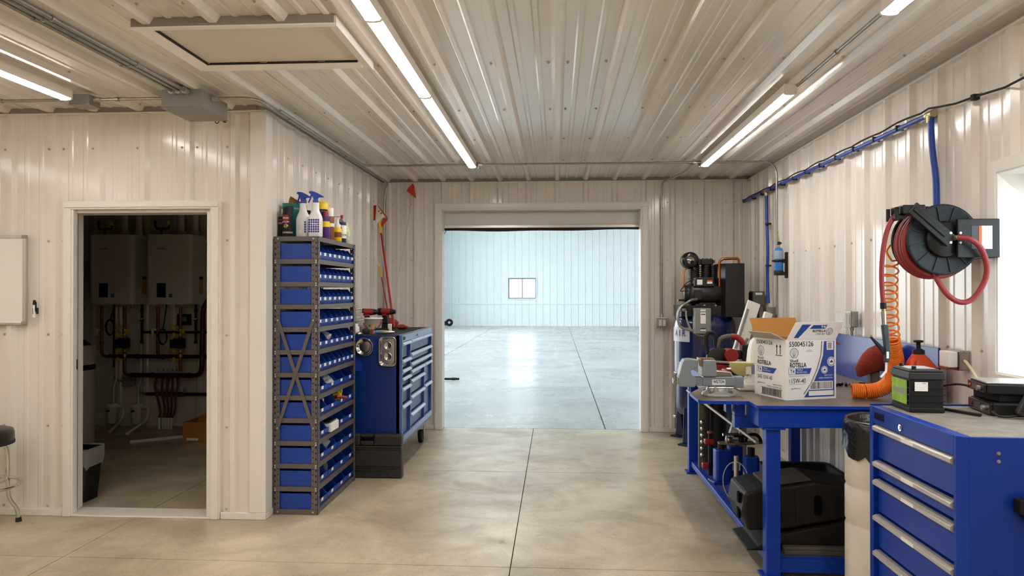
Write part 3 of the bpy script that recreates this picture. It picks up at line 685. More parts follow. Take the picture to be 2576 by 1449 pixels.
MB().tube(spline([(-4.84, 7.84, 0.51), (-4.90, 7.84, 0.515), (-4.95, 7.85, 0.56)]), 0.012, 8).build('cable', M_greybox, t)
t = thing('control_box', 'dark zone relay box on the wall behind the gas pipe', 'control box', (-4.16, 7.86, 1.13))
MB().box(-4.22, -4.08, 7.82, 7.885, 1.135, 1.26).build('box_body', M_black, t, 0.006); MB().box(-4.19, -4.11, 7.814, 7.82, 1.18, 1.23).build('display', M_greybox, t)
for x, l in ((-4.935, 'white condensate neutraliser nearest the wooden studs'), (-4.65, 'white condensate neutraliser nearest the pipe manifold')):
    t = thing('neutraliser', l, 'neutraliser', (x, 7.77, 0.03))
    MB().lathe([(0.030, 0.045), (0.050, 0.06), (0.052, 0.22), (0.058, 0.225), (0.058, 0.26), (0.030, 0.265)], (x, 7.77, 0), 18).build('canister', M_white, t)
    MB().tube(bend([(x+0.02, 7.77, 0.26), (x+0.02, 7.77, 0.45), (x+0.05, 7.77, 0.52), (x+0.05, 7.77, 1.34)], 0.04), 0.011, 8).build('inlet_pipe', M_white, t)
    e = (x+0.16, 7.33, 0.02) if x > -4.8 else (x+0.20, 7.42, 0.02)
    MB().tube(bend([(x+0.05, 7.77, 0.235), (x+0.14, 7.77, 0.235), (x+0.15, 7.72, 0.10), e], 0.04), 0.015, 8).build('outlet_pipe', M_white, t)
    MB().box(x-0.03, x+0.01, 7.712, 7.718, 0.185, 0.20).build('sticker', M_print, t)
t = thing('heating_manifold', 'radiant heating manifold with red tubes fanning down to the floor', 'manifold', (-4.30, 7.78, 0.03))
MB().tube([(-4.55, 7.79, 0.375), (-3.30, 7.79, 0.375)], 0.018, 10).build('supply_bar', M_copd, t)
MB().tube([(-4.43, 7.79, 0.375), (-4.10, 7.79, 0.375)], 0.026, 10).build('valve_bar', M_steel, t)
for i, x in enumerate((-4.40, -4.335, -4.285, -4.235, -4.185)):
    MB().tube(spline([(x, 7.76, 0.60), (x+0.012*(i-2), 7.745, 0.48), (x, 7.74, 0.375), (x-0.012*(i-2)+0.02, 7.73, 0.20), (x-0.03*(i-2)*0.6, 7.72, 0.115)]), 0.0125, 8).build('heating_tube', mat('red_pex', '#6b211e', 0.4), t)
    MB().cyl((x-0.018*(i-2), 7.72, 0.125), (x-0.020*(i-2), 7.715, 0.002), 0.017, None, 10).build('sleeve', M_white, t)
    MB().cyl((x, 7.785, 0.40), (x, 7.785, 0.43), 0.013, None, 8).cyl((x, 7.76, 0.63), (x, 7.76, 0.655), 0.010, None, 8).build('balancing_valve', M_steel, t)
MB().cyl((-4.56, 7.79, 0.375), (-4.60, 7.75, 0.40), 0.014, None, 8).build('end_valve', M_steel, t); MB().cyl((-4.10, 7.77, 0.40), (-4.10, 7.77, 0.44), 0.012, None, 8).build('end_valve', M_steel, t)
# tank, bin, carton and loose pipe
t = thing('softener_tank', 'pale cylindrical water tank with a black strap inside the utility doorway', 'tank', (-4.60, 6.60, 0))
MB().lathe([(0.18, 0.001), (0.205, 0.03), (0.205, 0.90), (0.195, 0.965), (0.17, 1.0)], (-4.60, 6.60, 0), 28).build('tank_body', mat('tank_grey', '#b9b6b2', 0.45), t)
MB().lathe([(0.17, 1.0), (0.13, 1.045), (0.05, 1.06)], (-4.60, 6.60, 0), 28).build('lid', M_black, t)
MB().lathe([(0.2065, 0.77), (0.209, 0.775), (0.209, 0.815), (0.2065, 0.82)], (-4.60, 6.60, 0), 28).build('strap', M_rubber, t)
for i, z in enumerate((0.16, 0.26, 0.36)):
    tag(MB().tube(spline([(-5.30, 7.55, z), (-5.12, 7.52, z+0.01), (-4.98, 7.50, z+0.02)]), 0.014, 8).build('drain_hose', M_rubber), 'black drain hose by the studs, %s of three' % ('lowest', 'middle', 'topmost')[i], 'hose')
t = thing('waste_bin', 'black waste bin with a clear liner inside the utility doorway', 'bin', (-3.47, 5.06, 0))
ring = lambda w, d, z, r: [(p[0]-3.475, p[1]+5.06, z) for p in rrect(w, d, r, 4)]
MB().loft([ring(0.22, 0.18, 0.001, 0.03), ring(0.285, 0.235, 0.375, 0.04), ring(0.272, 0.222, 0.375, 0.04), ring(0.21, 0.17, 0.02, 0.03)], caps=False).loft([ring(0.22, 0.18, 0.001, 0.03), ring(0.21, 0.17, 0.006, 0.03)]).build('bin_body', M_black, t)
mb = MB(); rs = []
for z, k, j in ((0.25, 1.0, 0.02), (0.30, 1.03, 0.012), (0.36, 1.05, 0.006), (0.385, 1.03, 0.004), (0.36, 0.97, 0.0)):
    rs.append([(-3.475+p[0]*k+random.uniform(-1,1)*j*0.3, 5.06+p[1]*k+random.uniform(-1,1)*j*0.3, z+random.uniform(-1,1)*j) for p in rrect(0.285, 0.235, 0.04, 4)])
mb.loft(rs, caps=False).build('liner', mat('clear_film', '#d8d6d2', 0.25, alpha=0.28), t)
t = thing('cardboard_box', 'open brown carton on the utility room floor', 'box', (-3.50, 7.12, 0))
cx0, cx1, cy0, cy1, ch = -3.735, -3.20, 7.04, 7.34, 0.20
mb = MB()
for b in ((cx0, cx1, cy0, cy0+0.005), (cx0, cx1, cy1-0.005, cy1), (cx0, cx0+0.005, cy0+0.005, cy1-0.005), (cx1-0.005, cx1, cy0+0.005, cy1-0.005)): mb.box(*b, 0.001, ch)
mb.box(cx0+0.005, cx1-0.005, cy0+0.005, cy1-0.005, 0.001, 0.006).build('carton', M_card, t)
MB().add([(cx0, cy1, ch), (cx1, cy1, ch), (cx1-0.02, cy1-0.03, ch+0.14), (cx0+0.26, cy1-0.03, ch+0.14)], [(0,1,2,3)]).build('flap', M_card, t)
MB().box(cx0+0.04, cx0+0.16, cy0-0.001, cy0-0.0003, 0.02, 0.045).build('shipping_label', M_paper, t)
tag(MB().cyl((-4.22, 6.94, 0.018), (-3.79, 7.27, 0.018), 0.017, None, 14).cyl((-4.22, 6.94, 0.018), (-4.19, 6.963, 0.018), 0.0195, None, 14).build('plastic_pipe', M_white), 'loose white plastic pipe lying on the utility room floor', 'pipe')

# ------------------------------------------------------------------ stool by the whiteboard
sx, sy = -3.665, 4.375
t = thing('bar_stool', 'chrome stool with a round black padded seat under the whiteboard', 'stool', (sx, sy, 0))
MB().lathe([(0.17, 0.535), (0.195, 0.54), (0.200, 0.56), (0.200, 0.605), (0.192, 0.625), (0.15, 0.638), (0.05, 0.645), (0.0, 0.646)], (sx, sy, 0), 36).build('seat', mat('black_vinyl', '#262322', 0.35), t)
MB().lathe([(0.196, 0.535), (0.203, 0.537), (0.203, 0.552), (0.196, 0.555)], (sx, sy, 0), 36).build('seat_band', M_rubber, t)
for a in (0.9, 0.9+PI/2, 0.9+PI, 0.9+1.5*PI):
    c, s = math.cos(a), math.sin(a)
    p = lambda r, z: (sx+r*c, sy+r*s, z)
    MB().tube(spline([p(0.05, 0.530), p(0.12, 0.528), p(0.155, 0.50), p(0.165, 0.42), p(0.165, 0.28), p(0.175, 0.17), p(0.215, 0.09), p(0.225, 0.03), p(0.226, 0.012)], 6), 0.0125, 12).build('leg', M_chrome, t)
    MB().cyl(p(0.226, 0.028), p(0.228, 0.001), 0.016, 0.019, 14).build('foot', M_rubber, t)
MB().tube([(sx+0.235*math.cos(a*PI/24), sy+0.235*math.sin(a*PI/24), 0.275) for a in range(48)], 0.0115, 10, closed=True).build('foot_ring', M_chrome, t)
MB().tube([(sx+0.155*math.cos(a*PI/24), sy+0.155*math.sin(a*PI/24), 0.30) for a in range(48)], 0.009, 10, closed=True).build('brace_ring', M_chrome, t)
# ------------------------------------------------------------------ bin rack
M_rack = mat('dark_grey_rack_enamel', '#5f5856', 0.42, var=0.04)
M_zinc = mat('zinc_bolt', '#d6d2ca', 0.3, metal=0.8)
KX0, KX1, KY0, KY1, KZ = -1.912, -1.607, 4.80, 5.715, 1.884
rk = thing('bin_rack', 'dark grey steel shelving rack full of blue bins at the wall corner', 'shelving', ((KX0+KX1)/2, (KY0+KY1)/2, 0))
def post(x, y, sx, sy):
    mb = MB(); w, th = 0.043, 0.0025
    # end face with a column of holes: built as strips around the slots
    def face(hor):
        for c0, c1 in ((0, 0.0075), (0.0155, 0.0275), (0.0355, w)):
            if hor: mb.box(*sorted((x+sx*c0, x+sx*c1)), *sorted((y, y+sy*th)), 0.001, KZ)
            else: mb.box(*sorted((x, x+sx*th)), *sorted((y+sy*c0, y+sy*c1)), 0.001, KZ)
        for c0, c1, off in ((0.0075, 0.0155, 0.0), (0.0275, 0.0355, 0.012)):
            z = 0.001
            k = 0
            while z < KZ:
                z2 = min(KZ, off+0.0385*k+0.024)
                if z2 > z+0.002:
                    if hor: mb.box(*sorted((x+sx*c0, x+sx*c1)), *sorted((y, y+sy*th)), z, z2)
                    else: mb.box(*sorted((x, x+sx*th)), *sorted((y+sy*c0, y+sy*c1)), z, z2)
                z = z2+(0.013 if c0 < 0.01 else 0.007); k += 1
    face(True); face(False)
    p = mb.build('post', M_rack, rk)
    return p
posts = [post(KX0, KY0, 1, 1), post(KX1, KY0, -1, 1), post(KX1, KY1, -1, -1), post(KX0, KY1, 1, -1)]
SH = [0.035+0.15405*k for k in range(13)]
for k, z in enumerate(SH):
    mb = MB(); i = 0.004
    mb.box(KX0+i, KX1-i, KY0+i, KY1-i, z-0.003, z)
    mb.box(KX0+i, KX1-i, KY0+i, KY0+i+0.002, z-0.032, z-0.003).box(KX0+i, KX1-i, KY1-i-0.002, KY1-i, z-0.032, z-0.003)
    mb.box(KX1-i-0.002, KX1-i, KY0+i+0.002, KY1-i-0.002, z-0.032, z-0.003).box(KX0+i, KX0+i+0.002, KY0+i+0.002, KY1-i-0.002, z-0.032, z-0.003)
    mb.build('shelf', M_rack, rk)
    for x in (KX0+0.031, KX1-0.031) if k in (0, 12) else (KX0+0.012, KX1-0.012):
        b = MB()
        for dz in (-0.010, -0.024) if k not in (0, 12) else (-0.016,): b.cyl((x, KY0-0.0005, z+dz), (x, KY0-0.006, z+dz), 0.0068, 0.005, 8)
        b.build('bolt', M_zinc, rk)
zt, zb = 1.315, 0.585
for a, b in (((KX0+0.03, zt), (KX1-0.03, zb)), ((KX1-0.03, zt), (KX0+0.03, zb))):
    d = Vector((b[0]-a[0], 0, b[1]-a[1])).normalized(); n = Vector((d.z, 0, -d.x))*0.0115; y = KY0-0.003 if a[0] < b[0] else KY0-0.0065
    A, B = Vector((a[0], y, a[1]))-d*0.012, Vector((b[0], y, b[1]))+d*0.012; q = Vector((0, 0.0025, 0))
    MB().add([A-n, A+n, B+n, B-n, A-n+q, A+n+q, B+n+q, B-n+q], [(0,1,2,3), (7,6,5,4), (0,4,5,1), (1,5,6,2), (2,6,7,3), (3,7,4,0)]).build('cross_brace', M_rack, rk)
    for p in (a, b): MB().cyl((p[0], y, p[1]), (p[0], y-0.006, p[1]), 0.007, 0.005, 8).build('bolt', M_zinc, rk)

M_bin = mat('blue_bin_plastic', '#0d3c98', 0.42)
M_binlip = mat('blue_bin_lip', '#3f6fb2', 0.35)
def bin_mesh(w, hgt=0.104, L=0.285, th=0.003):
    """shelf bin, its open hopper front at +x; origin at the base centre"""
    mb = MB(); h2 = hgt*0.50
    side = [(-L/2, 0.0005), (L/2-0.010, 0.0005), (L/2, 0.022), (L/2, h2), (L/2-0.012, h2+0.004), (L/2-0.048, hgt), (-L/2, hgt)]
    for y in (-w/2, w/2-th):
        mb.prism(side, 'y', y, y+th)
        for z in (hgt*0.36, hgt*0.70): mb.box(-L/2+0.004, L/2-0.07, y-0.0012 if y < 0 else y+th, y if y < 0 else y+th+0.0012, z, z+0.0022)
    mb.box(-L/2, -L/2+th, -w/2+th, w/2-th, 0.0005, hgt-0.004)
    mb.box(-L/2+th, L/2-0.010, -w/2+th, w/2-th, 0.0005, 0.0035)
    mb.prism([(L/2-0.012, 0.0005), (L/2-0.010, 0.0005), (L/2, 0.022), (L/2, h2-0.002), (L/2-0.004, h2-0.002), (L/2-0.004, 0.024)], 'y', -w/2+th, w/2-th)
    me = mb.build('shelf_bin', M_bin, None, origin=(0, 0, 0))
    return me
proto = {}
def place_bin(w, y, z, label, group, has_label=True, lw=0.042):
    w = round(w, 4)
    if w not in proto:
        p = bin_mesh(w); proto[w] = p
        lb = MB().box(0.1428, 0.1438, -min(lw, w*0.5)/2, min(lw, w*0.5)/2, 0.028, 0.049).build('label_card', M_paper, p, world=False)
        o = p
    else:
        p = proto[w]; o = p.copy(); C.objects.link(o)
        if has_label:
            for ch in p.children: c = ch.copy(); C.objects.link(c); c.parent = o
    o.location = (KX1-0.008-0.1425, y, z); o.rotation_euler = (0, 0, random.uniform(-0.015, 0.015))
    return tag(o, label, 'bin', group)
ORD = ['bottom', 'second', 'third', 'fourth', 'fifth', 'sixth', 'seventh', 'eighth', 'ninth', 'tenth', 'eleventh', 'twelfth']
rows = [4, 4, 4, 4, 4, 4, 8, 7, 7, 8, 8, 8]
BINS = {}
def ENDS(i, n):
    w = ['first', 'second', 'third', 'fourth']
    return '%s from the doorway end' % w[i] if i < n/2 else '%s from the tool chest end' % w[n-1-i]
for k, n in enumerate(rows):
    y0, y1 = KY0+0.012, KY1-0.012; w = (y1-y0)/n
    name = {0: 'lowest rack shelf', 11: 'rack shelf below the spray bottles'}.get(k, '%s rack shelf up from floor' % ORD[k])
    for i in range(n):
        b = place_bin(w-0.004, y0+w*(i+0.5), SH[k]+0.001, '%s blue bin, %s, %s' % ('wide' if n == 4 else 'narrow', ENDS(i, n), name), 'blue bins, %s' % name, True)
        BINS[(k, i)] = b
def in_bin(k, i, dx=0.0, dz=0.0):
    p = BINS[(k, i)].location; return (p[0]+dx, p[1], p[2]+dz)
# a few things that stick out of the bins
def crumple(name, mats, c, s, label, cat, seed, ragged=0.25):
    rnd = random.Random(seed); mb = MB(); n, m = 9, 6; rings = []
    for j in range(m):
        t = j/(m-1); zz = c[2]+s[2]*t; k = math.sin(PI*(0.12+0.80*t))
        rings.append([(c[0]+s[0]/2*k*math.cos(2*PI*i/n)*(1+rnd.uniform(-ragged, ragged)), c[1]+s[1]/2*k*math.sin(2*PI*i/n)*(1+rnd.uniform(-ragged, ragged)), zz+rnd.uniform(-ragged, ragged)*s[2]*0.12) for i in range(n)])
    mb.loft(rings, smooth=False); return tag(mb.build(name, mats), label, cat)
M_film = mat('frosted_film', '#c9ccd2', 0.3, alpha=0.6)
crumple('plastic_bag', M_film, in_bin(7, 2, 0.06, 0.012), (0.13, 0.09, 0.115), 'crumpled clear plastic bag sticking out of an eighth-shelf bin', 'bag', 3, 0.35)
crumple('plastic_bag', M_film, in_bin(5, 1, 0.07, 0.012), (0.13, 0.17, 0.10), 'clear plastic bag bulging from a wide bin on the sixth shelf', 'bag', 4, 0.35)
crumple('paper_bag', M_paper, in_bin(8, 1, 0.05, 0.012), (0.06, 0.05, 0.11), 'white paper wad in a narrow bin on the ninth shelf', 'paper', 5)
crumple('parts_bag', M_film, in_bin(2, 1, 0.06, 0.012), (0.12, 0.16, 0.11), 'bag of white fittings in a wide bin on the third shelf', 'bag', 6, 0.3)
def lump(name, label, cat, parts, m):
    mb = MB()
    for p0, p1, r in parts: mb.cyl(p0, p1, r, None, 12)
    return tag(mb.build(name, m, None, 0.002), label, cat)
x, y, z = in_bin(4, 2, 0.09, 0.012)
lump('yellow_plug', 'yellow electrical plug lying in a bin on the fifth shelf', 'plug', [((x-0.01, y, z+0.06), (x+0.05, y+0.01, z+0.065), 0.018), ((x-0.02, y+0.035, z+0.09), (x+0.045, y+0.04, z+0.092), 0.017), ((x+0.02, y+0.01, z+0.03), (x+0.02, y+0.03, z+0.09), 0.015), ((x, y, z), (x, y, z+0.06), 0.02)], M_yellow)
lump('red_driver', 'red handled tool hanging over the lip of a fifth-shelf bin', 'tool', [((x-0.06, y-0.06, z+0.03), (x+0.035, y-0.055, z+0.062), 0.012), ((x+0.035, y-0.055, z+0.062), (x+0.10, y-0.02, z+0.050), 0.012)], M_red)
x, y, z = in_bin(4, 1, 0.06, 0.012)
lump('tape_roll', 'small white roll in a wide bin on the fifth shelf', 'roll', [((x, y-0.02, z), (x, y-0.02, z+0.075), 0.026)], M_paper)
x, y, z = in_bin(4, 0, 0.08, 0.012)
lump('steel_fitting', 'small grey fitting in the wide bin at the end of the fifth shelf', 'fitting', [((x, y, z), (x, y, z+0.055), 0.018)], M_steel)
x, y, z = in_bin(3, 1, 0.06, 0.05)
t = thing('zip_bag_stack', 'flat clear packets of parts spilling over a fourth-shelf bin', 'packets', (x, y, z-0.04))
MB().box(x-0.05, x+0.10, y-0.08, y+0.10, z-0.04, z+0.02).build('packet', M_paper, t, 0.004)
MB().box(x-0.02, x+0.09, y-0.06, y+0.10, z+0.021, z+0.028).build('packet', M_film, t)
MB().box(x-0.03, x+0.09, y-0.09, y+0.06, z+0.030, z+0.036).build('packet', M_black, t)
x, y, z = in_bin(1, 1, 0.075, 0.012)
lump('conduit_bushing', 'round grey bushing standing in a wide bin on the second shelf', 'bushing', [((x-0.02, y-0.03, z+0.045), (x+0.03, y-0.03, z+0.06), 0.038), ((x-0.03, y+0.06, z), (x-0.03, y+0.06, z+0.09), 0.03)], M_steel)
x, y, z = in_bin(8, 4, 0.06, 0.012)
lump('red_gasket', 'small red ring in a narrow bin on the ninth shelf', 'cap', [((x, y, z+0.05), (x+0.025, y, z+0.06), 0.022), ((x, y, z), (x, y, z+0.05), 0.012)], mat('dull_red', '#a33a2a', 0.6))
x, y, z = in_bin(9, 5, 0.05, 0.012)
lump('cable_clamp', 'black clamp resting across narrow bins on the tenth shelf', 'clamp', [((x-0.05, y-0.035, z+0.075), (x+0.05, y+0.035, z+0.085), 0.010), ((x, y, z), (x, y, z+0.075), 0.012)], M_black)
x, y, z = in_bin(8, 2, -0.08, 0.106)
tag(MB().box(x-0.05, x+0.05, y-0.02, y+0.45, z, z+0.022).build('red_case', M_red, None, 0.006), 'flat red case lying on top of the ninth-shelf bins', 'case')
x, y, z = in_bin(6, 0, -0.10, 0.106)
# ------------------------------------------------------------------ things on top of the rack
TZ = SH[12]+0.0005
def can(name, label, x, y, r, h, body, cap, band=None, caph=0.05, cat='spray can', capr=None, nozzle=False, text=None, tcol=M_white):
    t = thing(name, label, cat, (x, y, TZ))
    hb = h-caph
    MB().lathe([(r*0.94, 0.0), (r, 0.004), (r, hb-0.012), (r*0.92, hb)], (x, y, TZ), 24).build('can_body', body, t)
    if nozzle:
        MB().lathe([(r*0.92, hb), (r*0.55, hb+0.022), (r*0.5, hb+0.026)], (x, y, TZ), 20).build('dome', M_steel, t)
        MB().cyl((x, y, TZ+hb+0.024), (x, y, TZ+h), r*0.34, r*0.30, 12).build('nozzle', cap, t)
    else:
        MB().lathe([(capr or r*0.95, hb), (capr or r*0.95, h-0.003), ((capr or r*0.95)*0.92, h)], (x, y, TZ), 24).build('cap', cap, t)
    if band:
        for (z0, z1, m) in band: MB().lathe([(r+0.0004, z0), (r+0.0006, z0+0.001), (r+0.0006, z1-0.001), (r+0.0004, z1)], (x, y, TZ), 24).build('label_band', m, t)
    if text:
        for s, z, w, h_, m in text: MB().text(s, (x, y-r-0.0012, TZ+z), X, Z, w=w, h=h_, bold=0.02).build('lettering', m, t)
    return t
M_teal = mat('teal_print', '#12807f', 0.5); M_purple = mat('purple_print', '#4a1d6b', 0.5); M_navy = mat('navy_print', '#1c2560', 0.5); M_brown = mat('brown_can', '#7b4a22', 0.45)
tb_ = thing('glove_box', 'open teal carton marked Poly behind the black spray cans', 'box', (-1.845, 5.015, TZ), 0.03)
MB().box(-0.068, 0.068, -0.06, 0.06, 0, 0.245).build('carton', M_teal, tb_, 0.002, world=False)
MB().add([(-0.066, 0.055, 0.246), (0.035, 0.055, 0.252), (0.033, 0.02, 0.262), (-0.042, 0.03, 0.305), (-0.058, 0.045, 0.285)], [(0,1,2,3,4)]).build('flap', M_card, tb_, world=False)
MB().add([(0.036, 0.05, 0.246), (0.068, 0.05, 0.246), (0.075, 0.03, 0.275), (0.022, 0.03, 0.296)], [(0,1,2,3)]).build('flap', M_card, tb_, world=False)
MB().box(-0.045, 0.006, -0.0612, -0.0603, 0.185, 0.222).build('logo_panel', M_print, tb_, world=False)
MB().text('FARM', (-0.020, -0.0614, 0.211), X, Z, w=0.038, h=0.010, bold=0.02).text('CITY', (-0.020, -0.0614, 0.196), X, Z, w=0.030, h=0.010, bold=0.02).text('Poly', (0.034, -0.0612, 0.204), X, Z, w=0.036, h=0.017, bold=0.01).build('lettering', M_white, tb_, world=False)
can('spray_can', 'black and white spray can with grey nozzle at the rack corner', -1.886, 4.892, 0.030, 0.195, M_black, M_white, nozzle=True, caph=0.055, band=[(0.112, 0.124, M_red), (0.088, 0.102, M_greybox)])
kt = can('spray_can', 'black spray paint can with black cap and coloured swatch dots', -1.836, 4.852, 0.034, 0.200, M_black, M_black, caph=0.048, text=[('COLOR', 0.100, 0.046, 0.010, M_white)], band=[(0.022, 0.034, M_greybox)])
MB().cyl((-1.836, 4.852-0.0345, TZ+0.126), (-1.836, 4.852-0.036, TZ+0.126), 0.023, None, 20).build('red_oval', M_red, kt)
MB().text('KRYLON', (-1.836, 4.8155, TZ+0.126), X, Z, w=0.036, h=0.010, bold=0.02).build('lettering', M_white, kt)
for i, c in enumerate(('#c9d02c', '#d63a3a', '#3a62c9', '#e07a30', '#3f9a48')):
    a = i*2*PI/5; MB().cyl((-1.836+0.010*math.cos(a), 4.8178, TZ+0.074+0.010*math.sin(a)), (-1.836+0.010*math.cos(a), 4.8168, TZ+0.074+0.010*math.sin(a)), 0.007, None, 10).build('colour_dot', mat('swatch_%d' % i, c, 0.5), kt)
M_hdpe = mat('translucent_bottle', '#e4e4e8', 0.35)
M_trig = mat('blue_trigger', '#1238a8', 0.35)
M_inkb = mat('blue_ink', '#23308e', 0.5)
def spray_bottle(label, x, y, rz, dots):
    t = thing('spray_bottle', label, 'spray bottle', (x, y, TZ), rz)
    def ring(w, d, z, r): return [(p[0], p[1], z) for p in rrect(w, d, r, 4)]
    MB().loft([ring(0.080, 0.058, 0.0005, 0.014), ring(0.088, 0.064, 0.006, 0.016), ring(0.088, 0.064, 0.125, 0.016), ring(0.080, 0.058, 0.145, 0.018), ring(0.050, 0.046, 0.180, 0.020), ring(0.044, 0.042, 0.215, 0.019), ring(0.046, 0.044, 0.222, 0.020), ring(0.046, 0.044, 0.234, 0.020)]).build('bottle_body', M_hdpe, t, world=False)
    MB().cyl((0, 0, 0.234), (0, 0, 0.252), 0.020, 0.019, 16).build('collar', M_trig, t, world=False)
    hp = [(-0.042, 0.312), (-0.046, 0.302), (-0.030, 0.292), (-0.014, 0.266), (-0.013, 0.250), (0.013, 0.250), (0.018, 0.270), (0.058, 0.272), (0.056, 0.277), (0.020, 0.298), (-0.010, 0.312), (-0.036, 0.316)]
    MB().prism(hp, 'y', -0.011, 0.011).build('trigger_head', M_trig, t, 0.003, world=False)
    MB().tube(spline([(-0.030, 0, 0.292), (-0.034, 0, 0.270), (-0.048, 0, 0.240), (-0.050, 0, 0.236)], 4), 0.0055, 8).build('trigger_lever', M_trig, t, world=False)
    if dots:
        mb = MB()
        for i in range(5):
            for j in range(6):
                mb.cyl((-0.033+0.0155*i, -0.0318, 0.035+0.0158*j), (-0.033+0.0155*i, -0.0326, 0.035+0.0158*j), 0.0070, None, 10)
        mb.build('dot_print', M_inkb, t, world=False)
        MB().text('Rx Farm', (0.004, -0.0328, 0.088), X, Z, w=0.040, h=0.011, bold=0.03).build('lettering', M_white, t, world=False)
    else:
        MB().box(-0.006, 0.010, -0.0330, -0.0322, 0.022, 0.050).build('barcode_sticker', M_paper, t, world=False)
        mb = MB()
        for i in range(6): mb.box(-0.0395, -0.0325, -0.0328, -0.0322, 0.018+0.018*i, 0.020+0.018*i)
        mb.build('volume_marks', M_inkb, t, world=False)
        mb = MB()
        for j in range(5): mb.cyl((0.037, -0.0318, 0.035+0.0165*j), (0.037, -0.0326, 0.035+0.0165*j), 0.0076, None, 10)
        mb.build('dot_print', M_inkb, t, world=False)
    return t
spray_bottle('white spray bottle with volume marks and a sticker, blue trigger', -1.745, 4.900, -0.25, False)
spray_bottle('white spray bottle with a grid of blue dots, blue trigger', -1.648, 4.872, 0.0, True)
can('spray_can', 'wide spray can with a broad yellow cap behind the dotted spray bottle', -1.690, 5.120, 0.040, 0.270, M_navy, M_yellow, caph=0.055, capr=0.048)
can('spray_can', 'slim navy spray can with blue lettering beside the yellow cap', -1.690, 5.010, 0.026, 0.215, M_navy, M_navy, caph=0.045, band=[(0.03, 0.14, M_binlip)])
can('spray_can', 'purple spray can with a yellow blaze and red top', -1.645, 5.075, 0.031, 0.198, M_purple, M_red, caph=0.035, capr=0.02, band=[(0.085, 0.125, M_yellow)])
can('spray_can', 'brown spray can with a tall white cap', -1.640, 5.165, 0.030, 0.232, M_brown, M_white, caph=0.062, capr=0.025, band=[(0.095, 0.120, M_paper)])
can('spray_can', 'white and orange tube with a black lid behind the glue bottle', -1.690, 5.235, 0.026, 0.185, M_white, M_black, caph=0.03, band=[(0.02, 0.075, M_orange)])
gl = thing('glue_bottle', 'yellow glue bottle with a white pointed tip', 'bottle', (-1.638, 5.345, TZ))
gx, gy = -1.638, 5.345
MB().lathe([(0.026, 0), (0.029, 0.004), (0.029, 0.085), (0.026, 0.098), (0.018, 0.108)], (gx, gy, TZ), 20).build('bottle_body', M_yellow, gl)
MB().lathe([(0.0292, 0.032), (0.0295, 0.033), (0.0295, 0.070), (0.0292, 0.071)], (gx, gy, TZ), 20).build('label_band', M_brown, gl)
MB().lathe([(0.021, 0.106), (0.021, 0.128), (0.012, 0.135), (0.006, 0.168), (0.004, 0.176)], (gx, gy, TZ), 16).build('tip', M_white, gl)
pb = can('spray_can', 'navy and white lubricant can with a red nozzle', -1.650, 5.490, 0.033, 0.215, M_navy, M_red, nozzle=True, caph=0.055, band=[(0.035, 0.135, M_paper), (0.052, 0.068, M_yellow)], text=[('PB', 0.115, 0.022, 0.016, M_red), ("PENETRANT", 0.095, 0.035, 0.008, M_red)])
MB().cyl((-1.650, 5.49, TZ+0.205), (-1.725, 5.485, TZ+0.200), 0.0018, None, 6).build('straw', M_red, pb)
tag(crumple('snack_bag', mat('green_white_film', '#9ab86a', 0.3, var=0.5, vscale=20, col2='#e9ebe4'), (-1.650, 5.615, TZ), (0.06, 0.07, 0.165), 'crumpled green and white pouch at the far end of the rack top', 'bag', 9, 0.2), None)
can('spray_can', 'brown topped can between the teal carton and spray bottles', -1.760, 5.03, 0.024, 0.20, M_white, M_black, caph=0.03, band=[(0.12, 0.15, M_red)])

# ------------------------------------------------------------------ rolling tool chest
M_chest = mat('chest_blue_enamel', '#082c74', 0.30, var=0.03)
M_chestf = mat('chest_front_enamel', '#3c5fa6', 0.22, coat=0.4)
M_pull = mat('anodised_pull', '#c6d2de', 0.28, metal=0.7)
CX0, CX1, CY0, CY1, CZ0, CZ1 = -1.885, -1.262, 5.872, 7.292, 0.245, 1.150
tc = thing('tool_chest', 'wide blue rolling tool chest with many drawers beside the overhead door', 'tool chest', ((CX0+CX1)/2, (CY0+CY1)/2, 0))
MB().prism([(CX0, CY0), (CX1-0.02, CY0), (CX1, CY0+0.02), (CX1, CY1), (CX0, CY1)], 'z', CZ0, CZ0+0.02).box(CX0, CX0+0.012, CY0+0.012, CY1-0.012, CZ0+0.02, CZ1-0.006).prism([(CX0, CY0), (CX1-0.02, CY0), (CX1-0.02, CY0+0.012), (CX0, CY0+0.012)], 'z', CZ0+0.02, CZ1).box(CX0, CX1-0.02, CY1-0.012, CY1, CZ0+0.02, CZ1).box(CX0+0.012, CX1-0.05, CY0+0.012, CY1-0.012, CZ0+0.02, CZ1-0.006).build('chest_body', M_chest, tc, 0.002)
ff = MB()                                                     # face frame
yc = [CY0, 6.235, 6.895, CY1]
ff.box(CX1-0.05, CX1, CY0, CY0+0.018, CZ0+0.02, CZ1).box(CX1-0.05, CX1, CY1-0.018, CY1, CZ0+0.02, CZ1).box(CX1-0.05, CX1, CY0+0.018, CY1-0.018, 1.092, CZ1).box(CX1-0.05, CX1, CY0+0.018, CY1-0.018, CZ0+0.02, CZ0+0.07)
ff.box(CX1-0.05, CX1-0.002, yc[1]-0.008, yc[1]+0.008, CZ0+0.07, 1.092).box(CX1-0.05, CX1-0.002, yc[2]-0.008, yc[2]+0.008, CZ0+0.07, 0.83)
ff.build('face_frame', M_chestf, tc, 0.002)
